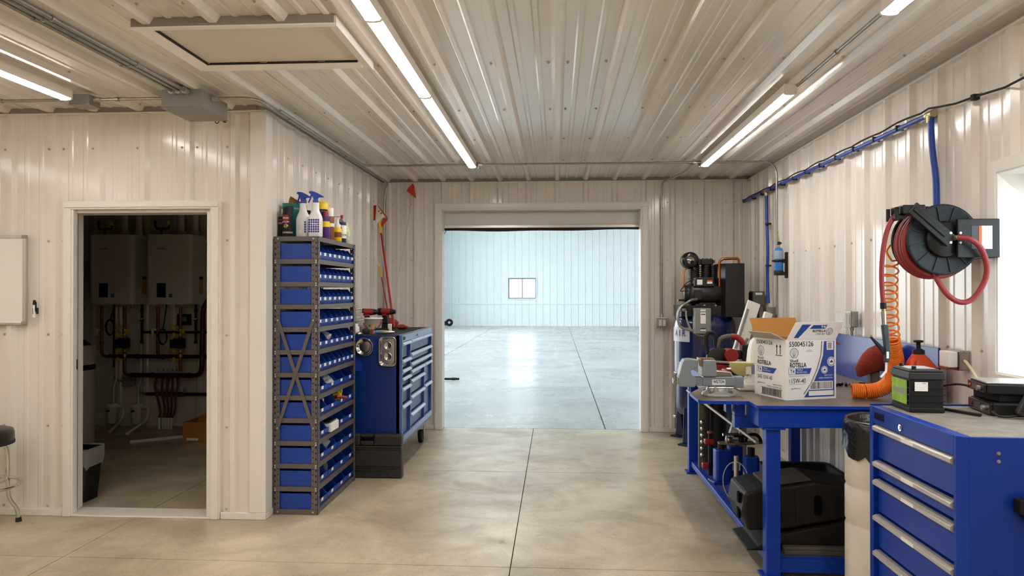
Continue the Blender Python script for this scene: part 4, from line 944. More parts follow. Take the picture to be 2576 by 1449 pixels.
def drawers(ya, yb, tops, bottom, first=None):
    for i, z1 in enumerate(tops):
        z0 = tops[i+1]+0.012 if i+1 < len(tops) else bottom
        d = MB().box(CX1-0.06, CX1-0.022, ya+0.010, yb-0.010, z0, z1).build('drawer', M_chest, tc, 0.002)
        MB().prism([(CX1-0.024, z1), (CX1-0.024, z1-0.026), (CX1-0.004, z1-0.030), (CX1+0.014, z1-0.022), (CX1+0.014, z1-0.012), (CX1, z1)], 'y', ya+0.010, yb-0.010).build('pull', M_pull, d)
drawers(yc[0]+0.010, yc[1], [1.088, 0.945, 0.862, 0.796, 0.713, 0.567], CZ0+0.075)
drawers(yc[1], yc[3]-0.010, [1.090, 0.972, 0.888], 0.832)
drawers(yc[1], yc[2], [0.822, 0.740, 0.598, 0.446], CZ0+0.075)
drawers(yc[2], yc[3]-0.010, [0.822, 0.612], CZ0+0.075)
MB().box(CX0+0.006, CX1-0.012, CY0+0.014, CY1-0.006, CZ1-0.006, CZ1-0.001).build('top_mat', mat('black_mat', '#24221f', 0.75, bump=0.2, bscale=200), tc)
MB().box(CX1, CX1+0.002, CY0+0.045, CY0+0.125, 1.108, 1.135).build('badge', M_black, tc)
MB().cyl((CX1, 6.53, 1.122), (CX1+0.008, 6.53, 1.122), 0.012, None, 14).build('lock', M_steel, tc)
for y in (CY0+0.10, CY1-0.10):
    for x in (CX0+0.08, CX1-0.09):
        cst = MB().box(x-0.035, x+0.035, y-0.045, y+0.045, CZ0-0.012, CZ0-0.0005).box(x-0.032, x-0.027, y-0.02, y+0.02, 0.06, CZ0-0.012).box(x+0.027, x+0.032, y-0.02, y+0.02, 0.06, CZ0-0.012).build('caster', M_greybox, tc)
        MB().lathe([(0.058, -0.022), (0.064, -0.018), (0.064, 0.018), (0.058, 0.022)], (x, y, 0.0645), 22, 'x').build('wheel', M_rubber, cst)
# black case standing on the floor in front of the chest
bc = thing('tool_case', 'black moulded tool case standing on the floor against the chest end', 'case', (-1.50, 5.81, 0))
M_case = mat('scuffed_black_case', '#2a2826', 0.5, var=0.25, vscale=14)
kx0, kx1, ky0, ky1, kh = -1.80, -1.245, 5.765, 5.860, 0.352
mb = MB()
mb.box(kx0, kx1, ky0+0.012, ky1, 0.001, 0.262).box(kx0, -1.585, ky0+0.012, ky1, 0.262, kh).box(-1.475, kx1, ky0+0.012, ky1, 0.262, kh).box(-1.585, -1.475, ky0+0.012, ky1, 0.262, 0.300).box(-1.585, -1.475, ky0+0.012, ky1, 0.330, kh)
mb.build('case_body', M_case, bc, 0.012)
MB().box(kx0+0.015, kx1-0.015, ky0+0.004, ky0+0.013, 0.095, 0.225).build('panel', M_case, bc, 0.006)
for z in (0.235, 0.250, 0.082, 0.066): MB().box(kx0+0.008, kx1-0.008, ky0+0.003, ky0+0.0125, z, z+0.008).build('ridge', M_case, bc, 0.003)
for x in (-1.33, -1.42, -1.62): MB().box(x-0.02, x+0.02, ky0+0.004, ky0+0.0125, 0.020, 0.048).build('latch', M_case, bc, 0.003)
# magnetic dishes on the chest end
t = thing('magnetic_dish', 'round stainless magnetic dish stuck on the end of the tool chest', 'dish', (-1.572, CY0-0.02, 0.975))
M_inox = mat('stainless_dish', '#c9c5bd', 0.16, metal=1.0)
MB().lathe([(0.0, -0.006), (0.050, -0.006), (0.062, -0.022), (0.074, -0.028), (0.0765, -0.026), (0.064, -0.012), (0.056, -0.0005), (0.0, -0.0005)], (-1.572, CY0, 1.055), 32, 'y').build('dish', M_inox, t)
MB().lathe([(0.040, -0.0062), (0.042, -0.009), (0.038, -0.010), (0.0, -0.010)], (-1.572, CY0, 1.055), 28, 'y').build('magnet', M_steel, t)
t = thing('magnetic_dish', 'oblong stainless magnetic dish stuck on the end of the tool chest', 'dish', (-1.378, CY0-0.02, 0.900))
R = lambda w, h, y: [(-1.378+p[0], CY0+y, 1.020+p[1]) for p in rrect(w, h, min(w, h)*0.25, 5)]
MB().loft([R(0.105, 0.200, -0.006), R(0.112, 0.208, -0.010), R(0.128, 0.224, -0.024), R(0.146, 0.242, -0.028), R(0.148, 0.244, -0.025), R(0.132, 0.228, -0.010), R(0.120, 0.216, -0.0005)]).build('dish', M_inox, t)
for z in (1.065, 0.975):
    MB().lathe([(0.036, -0.0062), (0.036, -0.011), (0.028, -0.013), (0.026, -0.010), (0.0, -0.010)], (-1.378, CY0, z), 24, 'y').build('magnet', M_inox, t)
t = thing('paint_scraper', 'blue fan-shaped scraper hanging from a hook on the tool chest end', 'scraper', (-1.645, CY0-0.01, 0.84))
MB().cyl((-1.655, CY0-0.012, 1.075), (-1.590, CY0-0.012, 1.085), 0.006, None, 8).cyl((-1.60, CY0-0.001, 1.084), (-1.60, CY0-0.014, 1.084), 0.006, None, 8).build('hook', M_steel, t)
MB().tube(spline([(-1.648, CY0-0.012, 1.075), (-1.654, CY0-0.010, 1.03), (-1.640, CY0-0.010, 1.0), (-1.648, CY0-0.008, 0.97)]), 0.003, 6).build('loop', M_rubber, t)
MB().prism([(-1.652, 0.965), (-1.640, 0.965), (-1.602, 0.93), (-1.590, 0.88), (-1.600, 0.855), (-1.690, 0.855), (-1.69, 0.93)], 'y', CY0-0.012, CY0-0.004).build('fan', M_bluepl, t)
# ------------------------------------------------------------------ things on the tool chest
QZ = CZ1-0.0005
M_clearbox = mat('clear_organiser', '#b8b0a4', 0.25, var=0.2, vscale=40)
z = QZ+0.001
for i, (w, hh, lab) in enumerate(((0.25, 0.060, 'bottom'), (0.235, 0.058, 'second'), (0.21, 0.050, 'third'), (0.20, 0.045, 'fourth'), (0.16, 0.030, 'top'))):
    t = thing('organiser_case', 'clear plastic parts case on the tool chest, %s of its stack' % lab, 'case', (-1.795, 6.30, z), 0.0, 'stack of clear cases')
    MB().box(-0.085, -0.085+w*0.72, -w/2, w/2, 0, hh*0.72).build('tray', M_clearbox, t, 0.004, world=False)
    MB().box(-0.087, -0.083+w*0.72, -w/2-0.002, w/2+0.002, hh*0.74, hh-0.002).build('lid', mat('clear_lid', '#cfc8bc', 0.2), t, 0.003, world=False)
    z += hh
for i, (x, y) in enumerate(((-1.745, 6.64), (-1.600, 6.74))):
    t = thing('cordless_drill', 'red and black cordless drill lying %s' % ('against the clear cases' if i == 0 else 'beside the red rag'), 'drill', (x, y, QZ+0.001), 0.15 if i == 0 else -0.1)
    MB().box(-0.055, 0.045, -0.04, 0.04, 0, 0.055).build('battery', M_black, t, 0.008, world=False)
    MB().prism([(-0.04, 0.056), (0.02, 0.056), (0.015, 0.135), (-0.035, 0.135)], 'y', -0.022, 0.022).build('grip', M_black, t, 0.008, world=False)
    MB().cyl((-0.040, 0, 0.170), (0.045, 0, 0.170), 0.034, 0.031, 18).build('motor_housing', M_red, t, world=False); MB().cyl((-0.078, 0, 0.170), (-0.041, 0, 0.170), 0.033, 0.035, 18).build('rear_cap', M_black, t, world=False)
    MB().cyl((0.046, 0, 0.170), (0.092, 0, 0.170), 0.028, 0.018, 16).build('chuck', M_black, t, world=False)
    MB().box(-0.035, 0.01, -0.028, 0.028, 0.128, 0.150).build('red_shell', M_red, t, 0.008, world=False)
t = thing('pail', 'white ice-cream pail with pictures and a red handle on the tool chest', 'pail', (-1.585, 6.20, QZ+0.0005))
px_, py_ = -1.585, 6.20
MB().lathe([(0.064, 0.0), (0.066, 0.004), (0.078, 0.122), (0.083, 0.122), (0.083, 0.132), (0.077, 0.132), (0.064, 0.006), (0.0, 0.006)], (px_, py_, QZ+0.0005), 32).build('pail_body', M_white, t)
MB().tube([(px_+0.083*math.cos(a), py_-0.084*math.sin(a), QZ+0.115-0.085*math.sin(a)) for a in [0.1+i*0.25 for i in range(12)]], 0.0045, 8).build('handle', M_red, t)
for a, zz, c, r in ((-1.9, 0.03, '#c59a1e', 0.014), (-1.75, 0.075, '#8b5a34', 0.010), (-1.3, 0.07, '#d0a52e', 0.015), (-1.5, 0.035, '#a8674a', 0.013), (-1.1, 0.06, '#7d5b3c', 0.009), (-2.15, 0.055, '#8b5a34', 0.010)):
    rr = 0.067+0.0115*zz/0.12; n_ = Vector((math.cos(a), math.sin(a), -0.1)); p = Vector((px_, py_, QZ+zz))+n_*rr
    MB().cyl(p, p+n_*0.0012, r, None, 10).build('printed_picture', mat('print_'+c, c, 0.5), t)
crumple('shop_rag', mat('red_shop_rag', '#8f2a28', 0.85, bump=0.4, bscale=60), (-1.600, 6.93, QZ+0.0005), (0.15, 0.16, 0.105), 'crumpled red shop rag heaped behind the pail', 'rag', 21, 0.2)
crumple('shop_rag', mat('red_shop_rag', '#8f2a28', 0.85), (-1.475, 6.86, QZ+0.0005), (0.13, 0.11, 0.045), 'flat red shop rag by the foot of the flag poles', 'rag', 22, 0.25)
t = thing('supplement_bottle', 'small white bottle with a white cap on the chest edge', 'bottle', (-1.675, 5.985, QZ+0.0005))
MB().lathe([(0.024, 0), (0.026, 0.004), (0.026, 0.062), (0.014, 0.072)], (-1.675, 5.985, QZ+0.0005), 20).build('bottle_body', M_white, t)
MB().lathe([(0.015, 0.072), (0.015, 0.088), (0.012, 0.090)], (-1.675, 5.985, QZ+0.0005), 18).build('cap', M_white, t)
t = thing('inspection_light', 'silver and blue hand light lying on the chest edge', 'flashlight', (-1.43, 5.985, QZ+0.001))
R = lambda x, w, h: [(x, 5.985+w/2*math.cos(a*PI/6), QZ+0.022+h/2*math.sin(a*PI/6)) for a in range(12)]
MB().loft([R(-1.515, 0.02, 0.02), R(-1.50, 0.045, 0.035), R(-1.44, 0.050, 0.040), R(-1.39, 0.042, 0.032), R(-1.35, 0.02, 0.016)]).build('light_body', M_alu, t)
MB().cyl((-1.505, 5.957, QZ+0.022), (-1.475, 5.957, QZ+0.022), 0.013, None, 12).build('blue_switch', mat('sky_blue_plastic', '#4a80c4', 0.4), t)
MB().tube([(-1.515, 5.985, QZ+0.040), (-1.46, 5.985, QZ+0.050), (-1.40, 5.985, QZ+0.042)], 0.008, 8).build('grip_strip', M_black, t)
tag(MB().lathe([(0.03, 0), (0.036, 0.003), (0.036, 0.016), (0.02, 0.024), (0.0, 0.026)], (-1.640, 5.925, QZ+0.0005), 24).build('silver_puck', M_chrome), 'shiny low silver puck on the chest edge by the white bottle', 'puck')
tag(MB().lathe([(0.028, 0), (0.034, 0.02), (0.030, 0.04), (0.015, 0.05)], (-1.605, 6.035, QZ+0.0005), 20).build('rubber_puck', M_rubber), 'black rubber puck beside the ice-cream pail', 'puck')
tag(MB().box(-1.555, -1.530, 5.972, 5.998, QZ+0.0005, QZ+0.045).build('red_battery', mat('brick_red', '#8a3528', 0.6), None, 0.004), 'small brick-red block in front of the pail', 'block')
tag(MB().box(-1.49, -1.455, 6.33, 6.35, QZ+0.0005, QZ+0.075).build('white_adapter', M_white, None, 0.005), 'white and dark adapter standing behind the hand light', 'adapter')
# ------------------------------------------------------------------ flags leaning in the corner
M_flago = mat('orange_flag_cloth', '#c0391f', 0.8); M_pole = mat('red_fibreglass', '#9a1d14', 0.4); M_polew = mat('white_fibreglass', '#cfc7b8', 0.5)
t = thing('safety_flag', 'red fibreglass pole with a yellow tip and an orange and white flag', 'flag', (-1.56, 6.90, QZ))
A, B = Vector((-1.550, 6.86, QZ+0.012)), Vector((-1.862, 7.47, 2.36))
P = lambda k: A+(B-A)*k
MB().cyl(P(0), P(0.79), 0.0115, 0.0105, 12).build('pole', M_pole, t); MB().cyl(P(0.79), P(0.90), 0.0115, None, 12).build('pole_tip', M_yellow, t); MB().cyl(P(0.90), P(1.0), 0.006, None, 8).build('flag_rod', M_polew, t)
def cloth(pts, m, name, par, th=0.003):
    n = len(pts); V = [Vector(p) for p in pts]; q = Vector((0, -th, 0))
    MB().add([*V, *[p+q for p in V]], [tuple(range(n)), tuple(range(n, 2*n))[::-1]]+[(k, (k+1) % n, n+(k+1) % n, n+k) for k in range(n)]).build(name, m, par)
cloth([(-1.906, 7.46, 2.411), (-1.868, 7.43, 2.411), (-1.872, 7.43, 2.257), (-1.906, 7.46, 2.251)], M_flago, 'orange_panel', t)
cloth([(-1.868, 7.43, 2.405), (-1.841, 7.405, 2.385), (-1.766, 7.39, 2.290), (-1.806, 7.40, 2.268), (-1.869, 7.42, 2.205), (-1.880, 7.43, 2.223)], M_paper, 'white_panel', t)
cloth([(-1.789, 7.395, 2.273), (-1.737, 7.385, 2.267), (-1.742, 7.385, 2.245), (-1.820, 7.40, 2.165), (-1.827, 7.41, 2.194), (-1.806, 7.40, 2.234)], M_flago, 'orange_panel', t)
cloth([(-1.844, 7.400, 2.394), (-1.834, 7.395, 2.398), (-1.734, 7.384, 2.269), (-1.752, 7.385, 2.270)], M_flago, 'orange_edge', t)
MB().prism([(-1.847, 2.342), (-1.823, 2.359), (-1.827, 2.336)], 'y', 7.392, 7.396).build('printed_emblem', mat('olive_print', '#54583a', 0.6), t)
MB().cyl((-1.806, 7.393, 2.322), (-1.806, 7.389, 2.322), 0.012, None, 12).build('printed_emblem', mat('ochre_print', '#b8793a', 0.6), t)
t = thing('flag_pole', 'thin dark red whip with a drooping white flag and yellow tip', 'flag', (-1.60, 6.98, QZ))
MB().cyl((-1.570, 6.82, QZ+0.003), (-1.800, 7.38, 1.655), 0.006, None, 8).build('pole', M_pole, t)
MB().cyl((-1.800, 7.38, 1.655), (-1.858, 7.52, 1.768), 0.008, None, 8).build('pole_tip', M_yellow, t)
cloth([(-1.893, 7.55, 1.93), (-1.880, 7.54, 1.84), (-1.850, 7.52, 1.768), (-1.872, 7.53, 1.775), (-1.896, 7.55, 1.84)], M_paper, 'flag_cloth', t)
t = thing('flag_pole', 'plain thin white whip leaning close beside the red flag pole', 'flag', (-1.575, 6.90, QZ))
MB().cyl((-1.572, 6.90, QZ+0.003), (-1.860, 7.49, 2.20), 0.007, 0.0045, 8).build('pole', M_polew, t)
t = thing('safety_flag', 'long pale whip with a small orange pennant touching the ceiling', 'flag', (-1.575, 6.95, QZ))
MB().tube(spline([(-1.578, 6.95, QZ+0.003), (-1.583, 7.0, 1.332), (-1.595, 7.2, 1.603), (-1.604, 7.5, 1.929), (-1.585, 7.7, 2.295), (-1.578, 7.80, 2.556), (-1.572, 7.81, 2.66)]), 0.0042, 8).build('pole', mat('pale_whip', '#b6ab97', 0.5), t)
cloth([(-1.560, 7.80, 2.690), (-1.540, 7.79, 2.660), (-1.519, 7.78, 2.523), (-1.570, 7.785, 2.565), (-1.624, 7.78, 2.608), (-1.598, 7.79, 2.649)], M_flago, 'pennant', t)
# ------------------------------------------------------------------ air line on the right wall
M_airblue = mat('blue_air_pipe', '#123f9c', 0.35)
al = thing('air_line', 'blue compressed-air pipe along the right wall with two drops', 'air pipe', (2.022, 5.9, 1.39))
PX = 2.022
MB().tube([(PX, 7.84, 2.485), (PX, 4.06, 2.468)], 0.0145, 12).build('main_pipe', M_airblue, al)
MB().cyl((PX, 7.84, 2.485), (PX-0.03, 7.86, 2.475), 0.018, None, 10).build('end_elbow', M_airblue, al)
MB().tube(spline([(PX, 7.10, 2.47), (PX-0.004, 7.075, 2.2), (PX-0.008, 7.03, 1.9), (PX-0.006, 7.05, 1.65), (PX-0.006, 7.02, 1.40)]), 0.0145, 12).build('drop_pipe', M_airblue, al)
MB().tube(spline([(PX, 4.035, 2.455), (PX-0.003, 4.02, 2.3), (PX, 3.985, 2.1), (PX-0.02, 3.94, 1.90)]), 0.0165, 12).build('drop_pipe', M_airblue, al)
for y, z in ((7.10, 2.480), (4.04, 2.466)):
    MB().cyl((PX, y-0.035, z), (PX, y+0.035, z), 0.021, None, 12).cyl((PX, y, z), (PX, y, z-0.045), 0.021, None, 12).build('brass_tee', M_brass, al)
for i in range(11):
    y = 7.55-0.315*i
    MB().box(PX-0.019, PX+0.026, y-0.008, y+0.008, 2.458, 2.490).build('pipe_clip', M_rubber, al, 0.002)
for z in (1.75, 2.15): MB().box(PX-0.024, PX+0.024, 7.02, 7.065, z, z+0.016).build('pipe_clip', M_rubber, al, 0.002)
pts = []
for i in range(46):
    y = 7.88-0.085*i; pts.append((PX-0.004+0.004*math.sin(i*0.9), y, 2.497+0.010*abs(math.sin(i*PI/5.5))+0.0))
pts += [(PX, 3.95, 2.485), (PX+0.005, 3.80, 2.463), (PX+0.008, 3.645, 2.455), (PX+0.006, 3.4, 2.432), (PX, 3.1, 2.44), (PX, 2.6, 2.45), (PX, 1.8, 2.44)]
t = thing('power_cable', 'black cable lying on the blue air pipe and running past the window', 'cable', (PX, 5.0, 2.43))
MB().tube(pts, 0.0055, 6).build('cable', M_rubber, t)
for y in (3.64, 2.9): MB().box(PX-0.006, PX+0.026, y-0.014, y+0.014, 2.438, 2.466).build('cable_clip', M_rubber, t, 0.002)
# torch in its wall bracket
t = thing('gas_torch', 'blue gas torch cylinder held in a black wall bracket', 'torch', (1.985, 6.56, 1.65))
tx, ty = 1.975, 6.56
MB().lathe([(0.034, 1.672), (0.037, 1.68), (0.037, 1.875), (0.030, 1.895), (0.014, 1.902)], (tx, ty, 0), 20).build('cylinder', mat('torch_blue', '#1f6fc4', 0.35), t)
MB().lathe([(0.0373, 1.80), (0.0376, 1.801), (0.0376, 1.872), (0.0373, 1.873)], (tx, ty, 0), 20).build('label_band', mat('torch_label', '#8ea0b4', 0.4), t)
MB().cyl((tx, ty, 1.90), (tx, ty, 1.925), 0.010, None, 10).build('valve', M_brass, t)
MB().cyl((tx, ty, 1.925), (tx, ty, 1.955), 0.013, 0.010, 10).cyl((tx, ty, 1.945), (tx+0.02, ty-0.012, 1.938), 0.009, None, 8).build('regulator', M_black, t)
MB().tube(spline([(tx, ty, 1.955), (tx-0.002, ty, 1.985), (tx-0.020, ty-0.002, 2.035)]), 0.005, 8).build('burner_tube', M_brass, t)
MB().lathe([(0.040, 1.655), (0.041, 1.657), (0.041, 1.695), (0.038, 1.696), (0.037, 1.662), (0.0, 1.66)], (tx, ty, 0), 20).box(tx+0.01, RW-0.032, ty-0.025, ty+0.025, 1.655, 1.685).lathe([(0.0385, 1.770), (0.042, 1.772), (0.042, 1.79), (0.0385, 1.792)], (tx, ty, 0), 20).box(tx+0.03, RW-0.032, ty-0.018, ty+0.018, 1.765, 1.80).box(RW-0.045, RW-0.031, ty-0.03, ty+0.03, 1.63, 1.86).box(tx-0.058, tx-0.04, ty-0.01, ty+0.01, 1.775, 1.790).build('bracket', M_black, t)
# electrical boxes on the right wall
t = thing('disconnect_switch', 'dark grey safety switch on the right wall above the leaning white panels', 'switch box', (1.99, 7.30, 1.40))
MB().box(1.93, RW-0.032, 7.24, 7.38, 1.385, 1.515).build('box_body', mat('dark_grey_box', '#5b5b58', 0.5), t, 0.006)
MB().box(1.922, 1.93, 7.25, 7.37, 1.42, 1.50).build('lever_plate', M_black, t, 0.003); MB().box(1.955, 2.02, 7.236, 7.24, 1.478, 1.50).build('nameplate', M_paper, t)
MB().tube(spline([(1.985, 7.30, 1.385), (1.985, 7.28, 1.33), (1.97, 7.2, 1.28), (1.95, 7.1, 1.2)]), 0.012, 8).build('cable', M_rubber, t)
t = thing('outlet_box', 'grey outlet box below the blue air drop', 'outlet', (2.0, 6.95, 1.26))
MB().box(1.965, RW-0.032, 6.90, 7.00, 1.265, 1.365).build('box_body', M_galv, t, 0.005); MB().box(1.960, 1.965, 6.898, 7.002, 1.263, 1.367).build('cover', M_galv, t, 0.003)
MB().cyl((2.0, 6.95, 1.265), (2.0, 6.95, 1.215), 0.012, None, 10).cyl((2.0, 6.95, 1.265), (2.0, 6.95, 1.245), 0.020, None, 8).build('connector', M_galv, t)
t = thing('wire_tray', 'grey steel wireway box behind the open oil carton', 'box', (2.0, 6.6, 1.17))
MB().box(1.955, RW-0.032, 6.35, 7.05, 1.175, 1.225).build('box_body', M_galv, t, 0.004); MB().box(1.952, 1.956, 6.35, 7.05, 1.172, 1.228).build('cover', M_galv, t)
o3 = outlet('grey outlet box with clear cover above the blue backsplash by the oil carton', (RW-0.031, 5.10, 1.265), '-x', s=1.05)
MB().box(-0.055, 0.055, -0.100, -0.058, 0.0, 0.105).build('clear_cover', mat('clear_plastic', '#e6e6e4', 0.15, alpha=0.35), o3, 0.006, world=False)
MB().cyl((0, -0.025, -0.001), (0, -0.025, -0.06), 0.011, None, 10).cyl((0, -0.025, -0.001), (0, -0.025, -0.022), 0.017, None, 8).build('connector', M_galv, o3, world=False)
o4 = outlet('grey outlet box with plugged cord near the window end of the backsplash', (RW-0.031, 3.765, 1.115), '-x', s=0.95)
MB().box(-0.045, 0.045, -0.105, -0.058, 0.015, 0.095).build('weather_cover', M_white, o4, 0.006, world=False)
MB().box(-0.045, 0.035, -0.108, -0.058, 0.004, 0.016).build('red_tag', mat('brick_red', '#8a3528', 0.6), o4, 0.002, world=False)
tag(MB().tube(spline([(2.015, 3.71, 1.165), (2.0, 3.66, 1.160), (1.985, 3.58, 1.125), (1.975, 3.50, 1.07), (1.97, 3.44, 1.03), (1.975, 3.38, 1.01)]), 0.0075, 8).build('extension_cord', mat('cream_cord', '#c9bb9a', 0.5)), 'cream power cord hanging from the outlet to the two-way radios', 'cord')

# ------------------------------------------------------------------ hose reel
M_reel = mat('reel_black', '#0b0d0e', 0.4, spec=0.4); M_disc = mat('reel_disc_grey', '#182026', 0.5, spec=0.35); M_hose = mat('red_rubber_hose', '#8e2b2f', 0.45)
t = thing('hose_reel', 'black wall hose reel wound with red air hose beside the window', 'hose reel', (1.81, 3.60, 1.55))
hc = (1.815, 1.752)
def disc(y, r, m, name):
    d = MB().lathe([(0.055, y-0.004), (r-0.01, y-0.004), (r, y-0.008), (r+0.004, y), (r, y+0.006), (0.055, y+0.004)], (hc[0], 0, hc[1]), 40, 'y').build(name, m, t)
    return d
d1 = disc(3.515, 0.164, M_disc, 'front_flange'); disc(3.660, 0.170, M_reel, 'rear_flange')
for i in range(12):
    a = i*PI/6+0.2; c, s = math.cos(a), math.sin(a)
    MB().frame((hc[0], 3.5105, hc[1]), (c, 0, s), (0, 1, 0), (-s, 0, c)).box(0.075, 0.156, -0.005, 0.0, -0.002, 0.002).build('flange_rib', M_reel, d1)
MB().lathe([(0.050, 3.512), (0.080, 3.506), (0.086, 3.498), (0.078, 3.490), (0.0, 3.488)], (hc[0], 0, hc[1]), 32, 'y').build('hub', M_reel, t)
hp = []
for k in range(4):
    for i in range(40):
        a = i*2*PI/40; hp.append((hc[0]+0.158*math.cos(a)*(1-0.02*(k % 2)), 3.542+0.030*(k+i/40)*0.95, hc[1]+0.158*math.sin(a)-0.012))
MB().tube(hp, 0.0145, 8).build('wound_hose', M_hose, t)
MB().lathe([(0.10, 3.52), (0.13, 3.53), (0.13, 3.65), (0.10, 3.655)], (hc[0], 0, hc[1]), 32, 'y').build('drum', M_hose, t)
MB().box(1.855, 2.045, 3.468, 3.484, 1.665, 1.845).box(2.030, RW-0.030, 3.484, 3.70, 1.665, 1.845).build('mount_bracket', M_reel, t, 0.004)
MB().cyl((hc[0], 3.475, hc[1]), (hc[0], 3.69, hc[1]), 0.018, None, 14).build('axle', M_steel, t)
MB().box(1.962, 2.010, 3.4665, 3.4680, 1.705, 1.812).build('warning_label', M_paper, t); MB().box(1.950, 1.962, 3.4665, 3.4680, 1.705, 1.812).build('label_stripe', M_orange, t)
MB().box(1.918, 1.948, 3.4668, 3.4680, 1.705, 1.812).build('label_text_block', mat('grey_label', '#3f4446', 0.5), t)
ad = Vector((1.652-hc[0], 0, 1.900-hc[1])); L_ = ad.length; ad.normalize(); an = Vector((-ad.z, 0, ad.x))
MB().frame((hc[0], 3.478, hc[1]), ad, (0, 1, 0), Vector(ad).cross(Vector((0, 1, 0)))).box(-0.02, L_, -0.014, 0.0, -0.032, 0.032).box(0.02, L_-0.01, -0.020, -0.012, -0.010, 0.010).build('guide_arm', M_reel, t, 0.004)
MB().box(1.612, 1.715, 3.470, 3.60, 1.872, 1.912).box(1.600, 1.640, 3.50, 3.62, 1.848, 1.870).build('guide_head', M_reel, t, 0.005)
for y in (3.505, 3.595): MB().cyl((1.600, y, 1.905), (1.600, y, 1.845), 0.009, None, 10).build('roller', M_rubber, t)
for dx, dz in ((-0.022, 0.022), (0.022, 0.022), (-0.022, -0.022), (0.022, -0.022)): MB().cyl((hc[0]+0.03+dx, 3.468, hc[1]+0.005+dz), (hc[0]+0.03+dx, 3.462, hc[1]+0.005+dz), 0.0075, 0.006, 8).build('bolt', M_zinc, t)
MB().cyl((hc[0]+0.03, 3.468, hc[1]+0.005), (hc[0]+0.03, 3.440, hc[1]+0.005), 0.013, 0.010, 10).build('swivel_fitting', M_brass, t)
MB().tube(spline([(hc[0]+0.03, 3.445, hc[1]+0.005), (1.885, 3.425, 1.748), (1.935, 3.43, 1.71), (1.975, 3.45, 1.63), (1.974, 3.47, 1.55), (1.935, 3.49, 1.475), (1.885, 3.50, 1.458), (1.835, 3.51, 1.49), (1.800, 3.53, 1.555), (1.793, 3.55, 1.60)]), 0.0125, 10).build('feed_hose', M_hose, t)
MB().tube(spline([(1.655, 3.56, 1.885), (1.615, 3.56, 1.868), (1.580, 3.56, 1.80), (1.560, 3.56, 1.70), (1.553, 3.56, 1.58), (1.560, 3.56, 1.455)]), 0.0115, 10).build('hose_tail', M_hose, t)
t = thing('blow_gun', 'dark grey air blow gun hanging from the red hose end', 'blow gun', (1.565, 3.56, 1.10))
MB().cyl((1.560, 3.56, 1.455), (1.561, 3.56, 1.425), 0.014, None, 12).build('ferrule', M_black, t)
MB().cyl((1.561, 3.56, 1.425), (1.562, 3.56, 1.412), 0.010, None, 8).build('brass_nipple', M_brass, t)
MB().cyl((1.562, 3.56, 1.412), (1.565, 3.56, 1.350), 0.012, 0.0105, 12).build('coupler', M_chrome, t)
MB().prism([(1.552, 1.350), (1.580, 1.350), (1.592, 1.215), (1.583, 1.170), (1.564, 1.170), (1.566, 1.225)], 'y', 3.547, 3.573).build('grip', mat('slate_grey_plastic', '#333a42', 0.45), t, 0.005)
MB().prism([(1.568, 1.235), (1.505, 1.293), (1.498, 1.290), (1.562, 1.205)], 'y', 3.552, 3.568).build('trigger', M_black, t, 0.003)
MB().box(1.569, 1.580, 3.5455, 3.547, 1.19, 1.222).build('sticker', M_paper, t)
MB().tube(spline([(1.573, 3.56, 1.170), (1.572, 3.56, 1.130), (1.562, 3.56, 1.115), (1.548, 3.56, 1.098)]), 0.0055, 8).build('nozzle', M_white, t)
# orange recoil hose
M_coil = mat('orange_coil', '#ee7a12', 0.35)
path = spline([(1.668, 3.70, 1.745), (1.655, 3.70, 1.735), (1.640, 3.70, 1.71), (1.645, 3.70, 1.69), (1.667, 3.705, 1.66)], 6)
pts = list(path); axis = [(1.667, 3.705, 1.66), (1.680, 3.75, 1.56), (1.710, 3.82, 1.452), (1.785, 3.95, 1.221), (1.816, 4.0, 1.140), (1.822, 4.03, 1.075), (1.812, 4.055, 1.015), (1.768, 4.07, 0.975), (1.705, 4.085, 0.9605), (1.625, 4.10, 0.9605)]
A_ = [Vector(p) for p in spline(axis, 40)]
lens = [0.0]
for i in range(1, len(A_)): lens.append(lens[-1]+(A_[i]-A_[i-1]).length)
def sample(s):
    s = max(0, min(lens[-1]-1e-6, s)); i = 0
    while lens[i+1] < s: i += 1
    k = (s-lens[i])/(lens[i+1]-lens[i]); return A_[i].lerp(A_[i+1], k), (A_[i+1]-A_[i]).normalized()
s = 0.0; ph = 0.0; u = Vector((1, 0, 0)); Ltot = lens[-1]
while s < Ltot:
    p, d = sample(s); k = s/Ltot
    pitch = 0.050 if s < 0.42 else (0.052+(0.0100-0.052)*min(1, (s-0.42)/0.08))
    rad = 0.032 if s < 0.45 else min(0.038, 0.030+(s-0.45)*0.05)
    u = (Vector((1, 0, 0))-d*d.x); u = u.normalized() if u.length > 0.2 else (Vector((0, 0, 1))-d*d.z).normalized()
    w = d.cross(u)
    if abs(d.x) > 0.93: pass
    pts.append(p+u*(rad*math.cos(ph))+w*(rad*math.sin(ph)))
    ph += 2*PI/18; s += pitch/18
M_c = MB().tube(pts, 0.0048, 6)
t = thing('coil_hose', 'orange coiled air hose hanging down and heaped on the workbench', 'coil hose', (1.70, 4.05, 0.916))
M_c.build('coil', M_coil, t)
MB().cyl((1.668, 3.70, 1.745), (1.690, 3.69, 1.752), 0.009, None, 8).build('end_fitting', M_rubber, t)

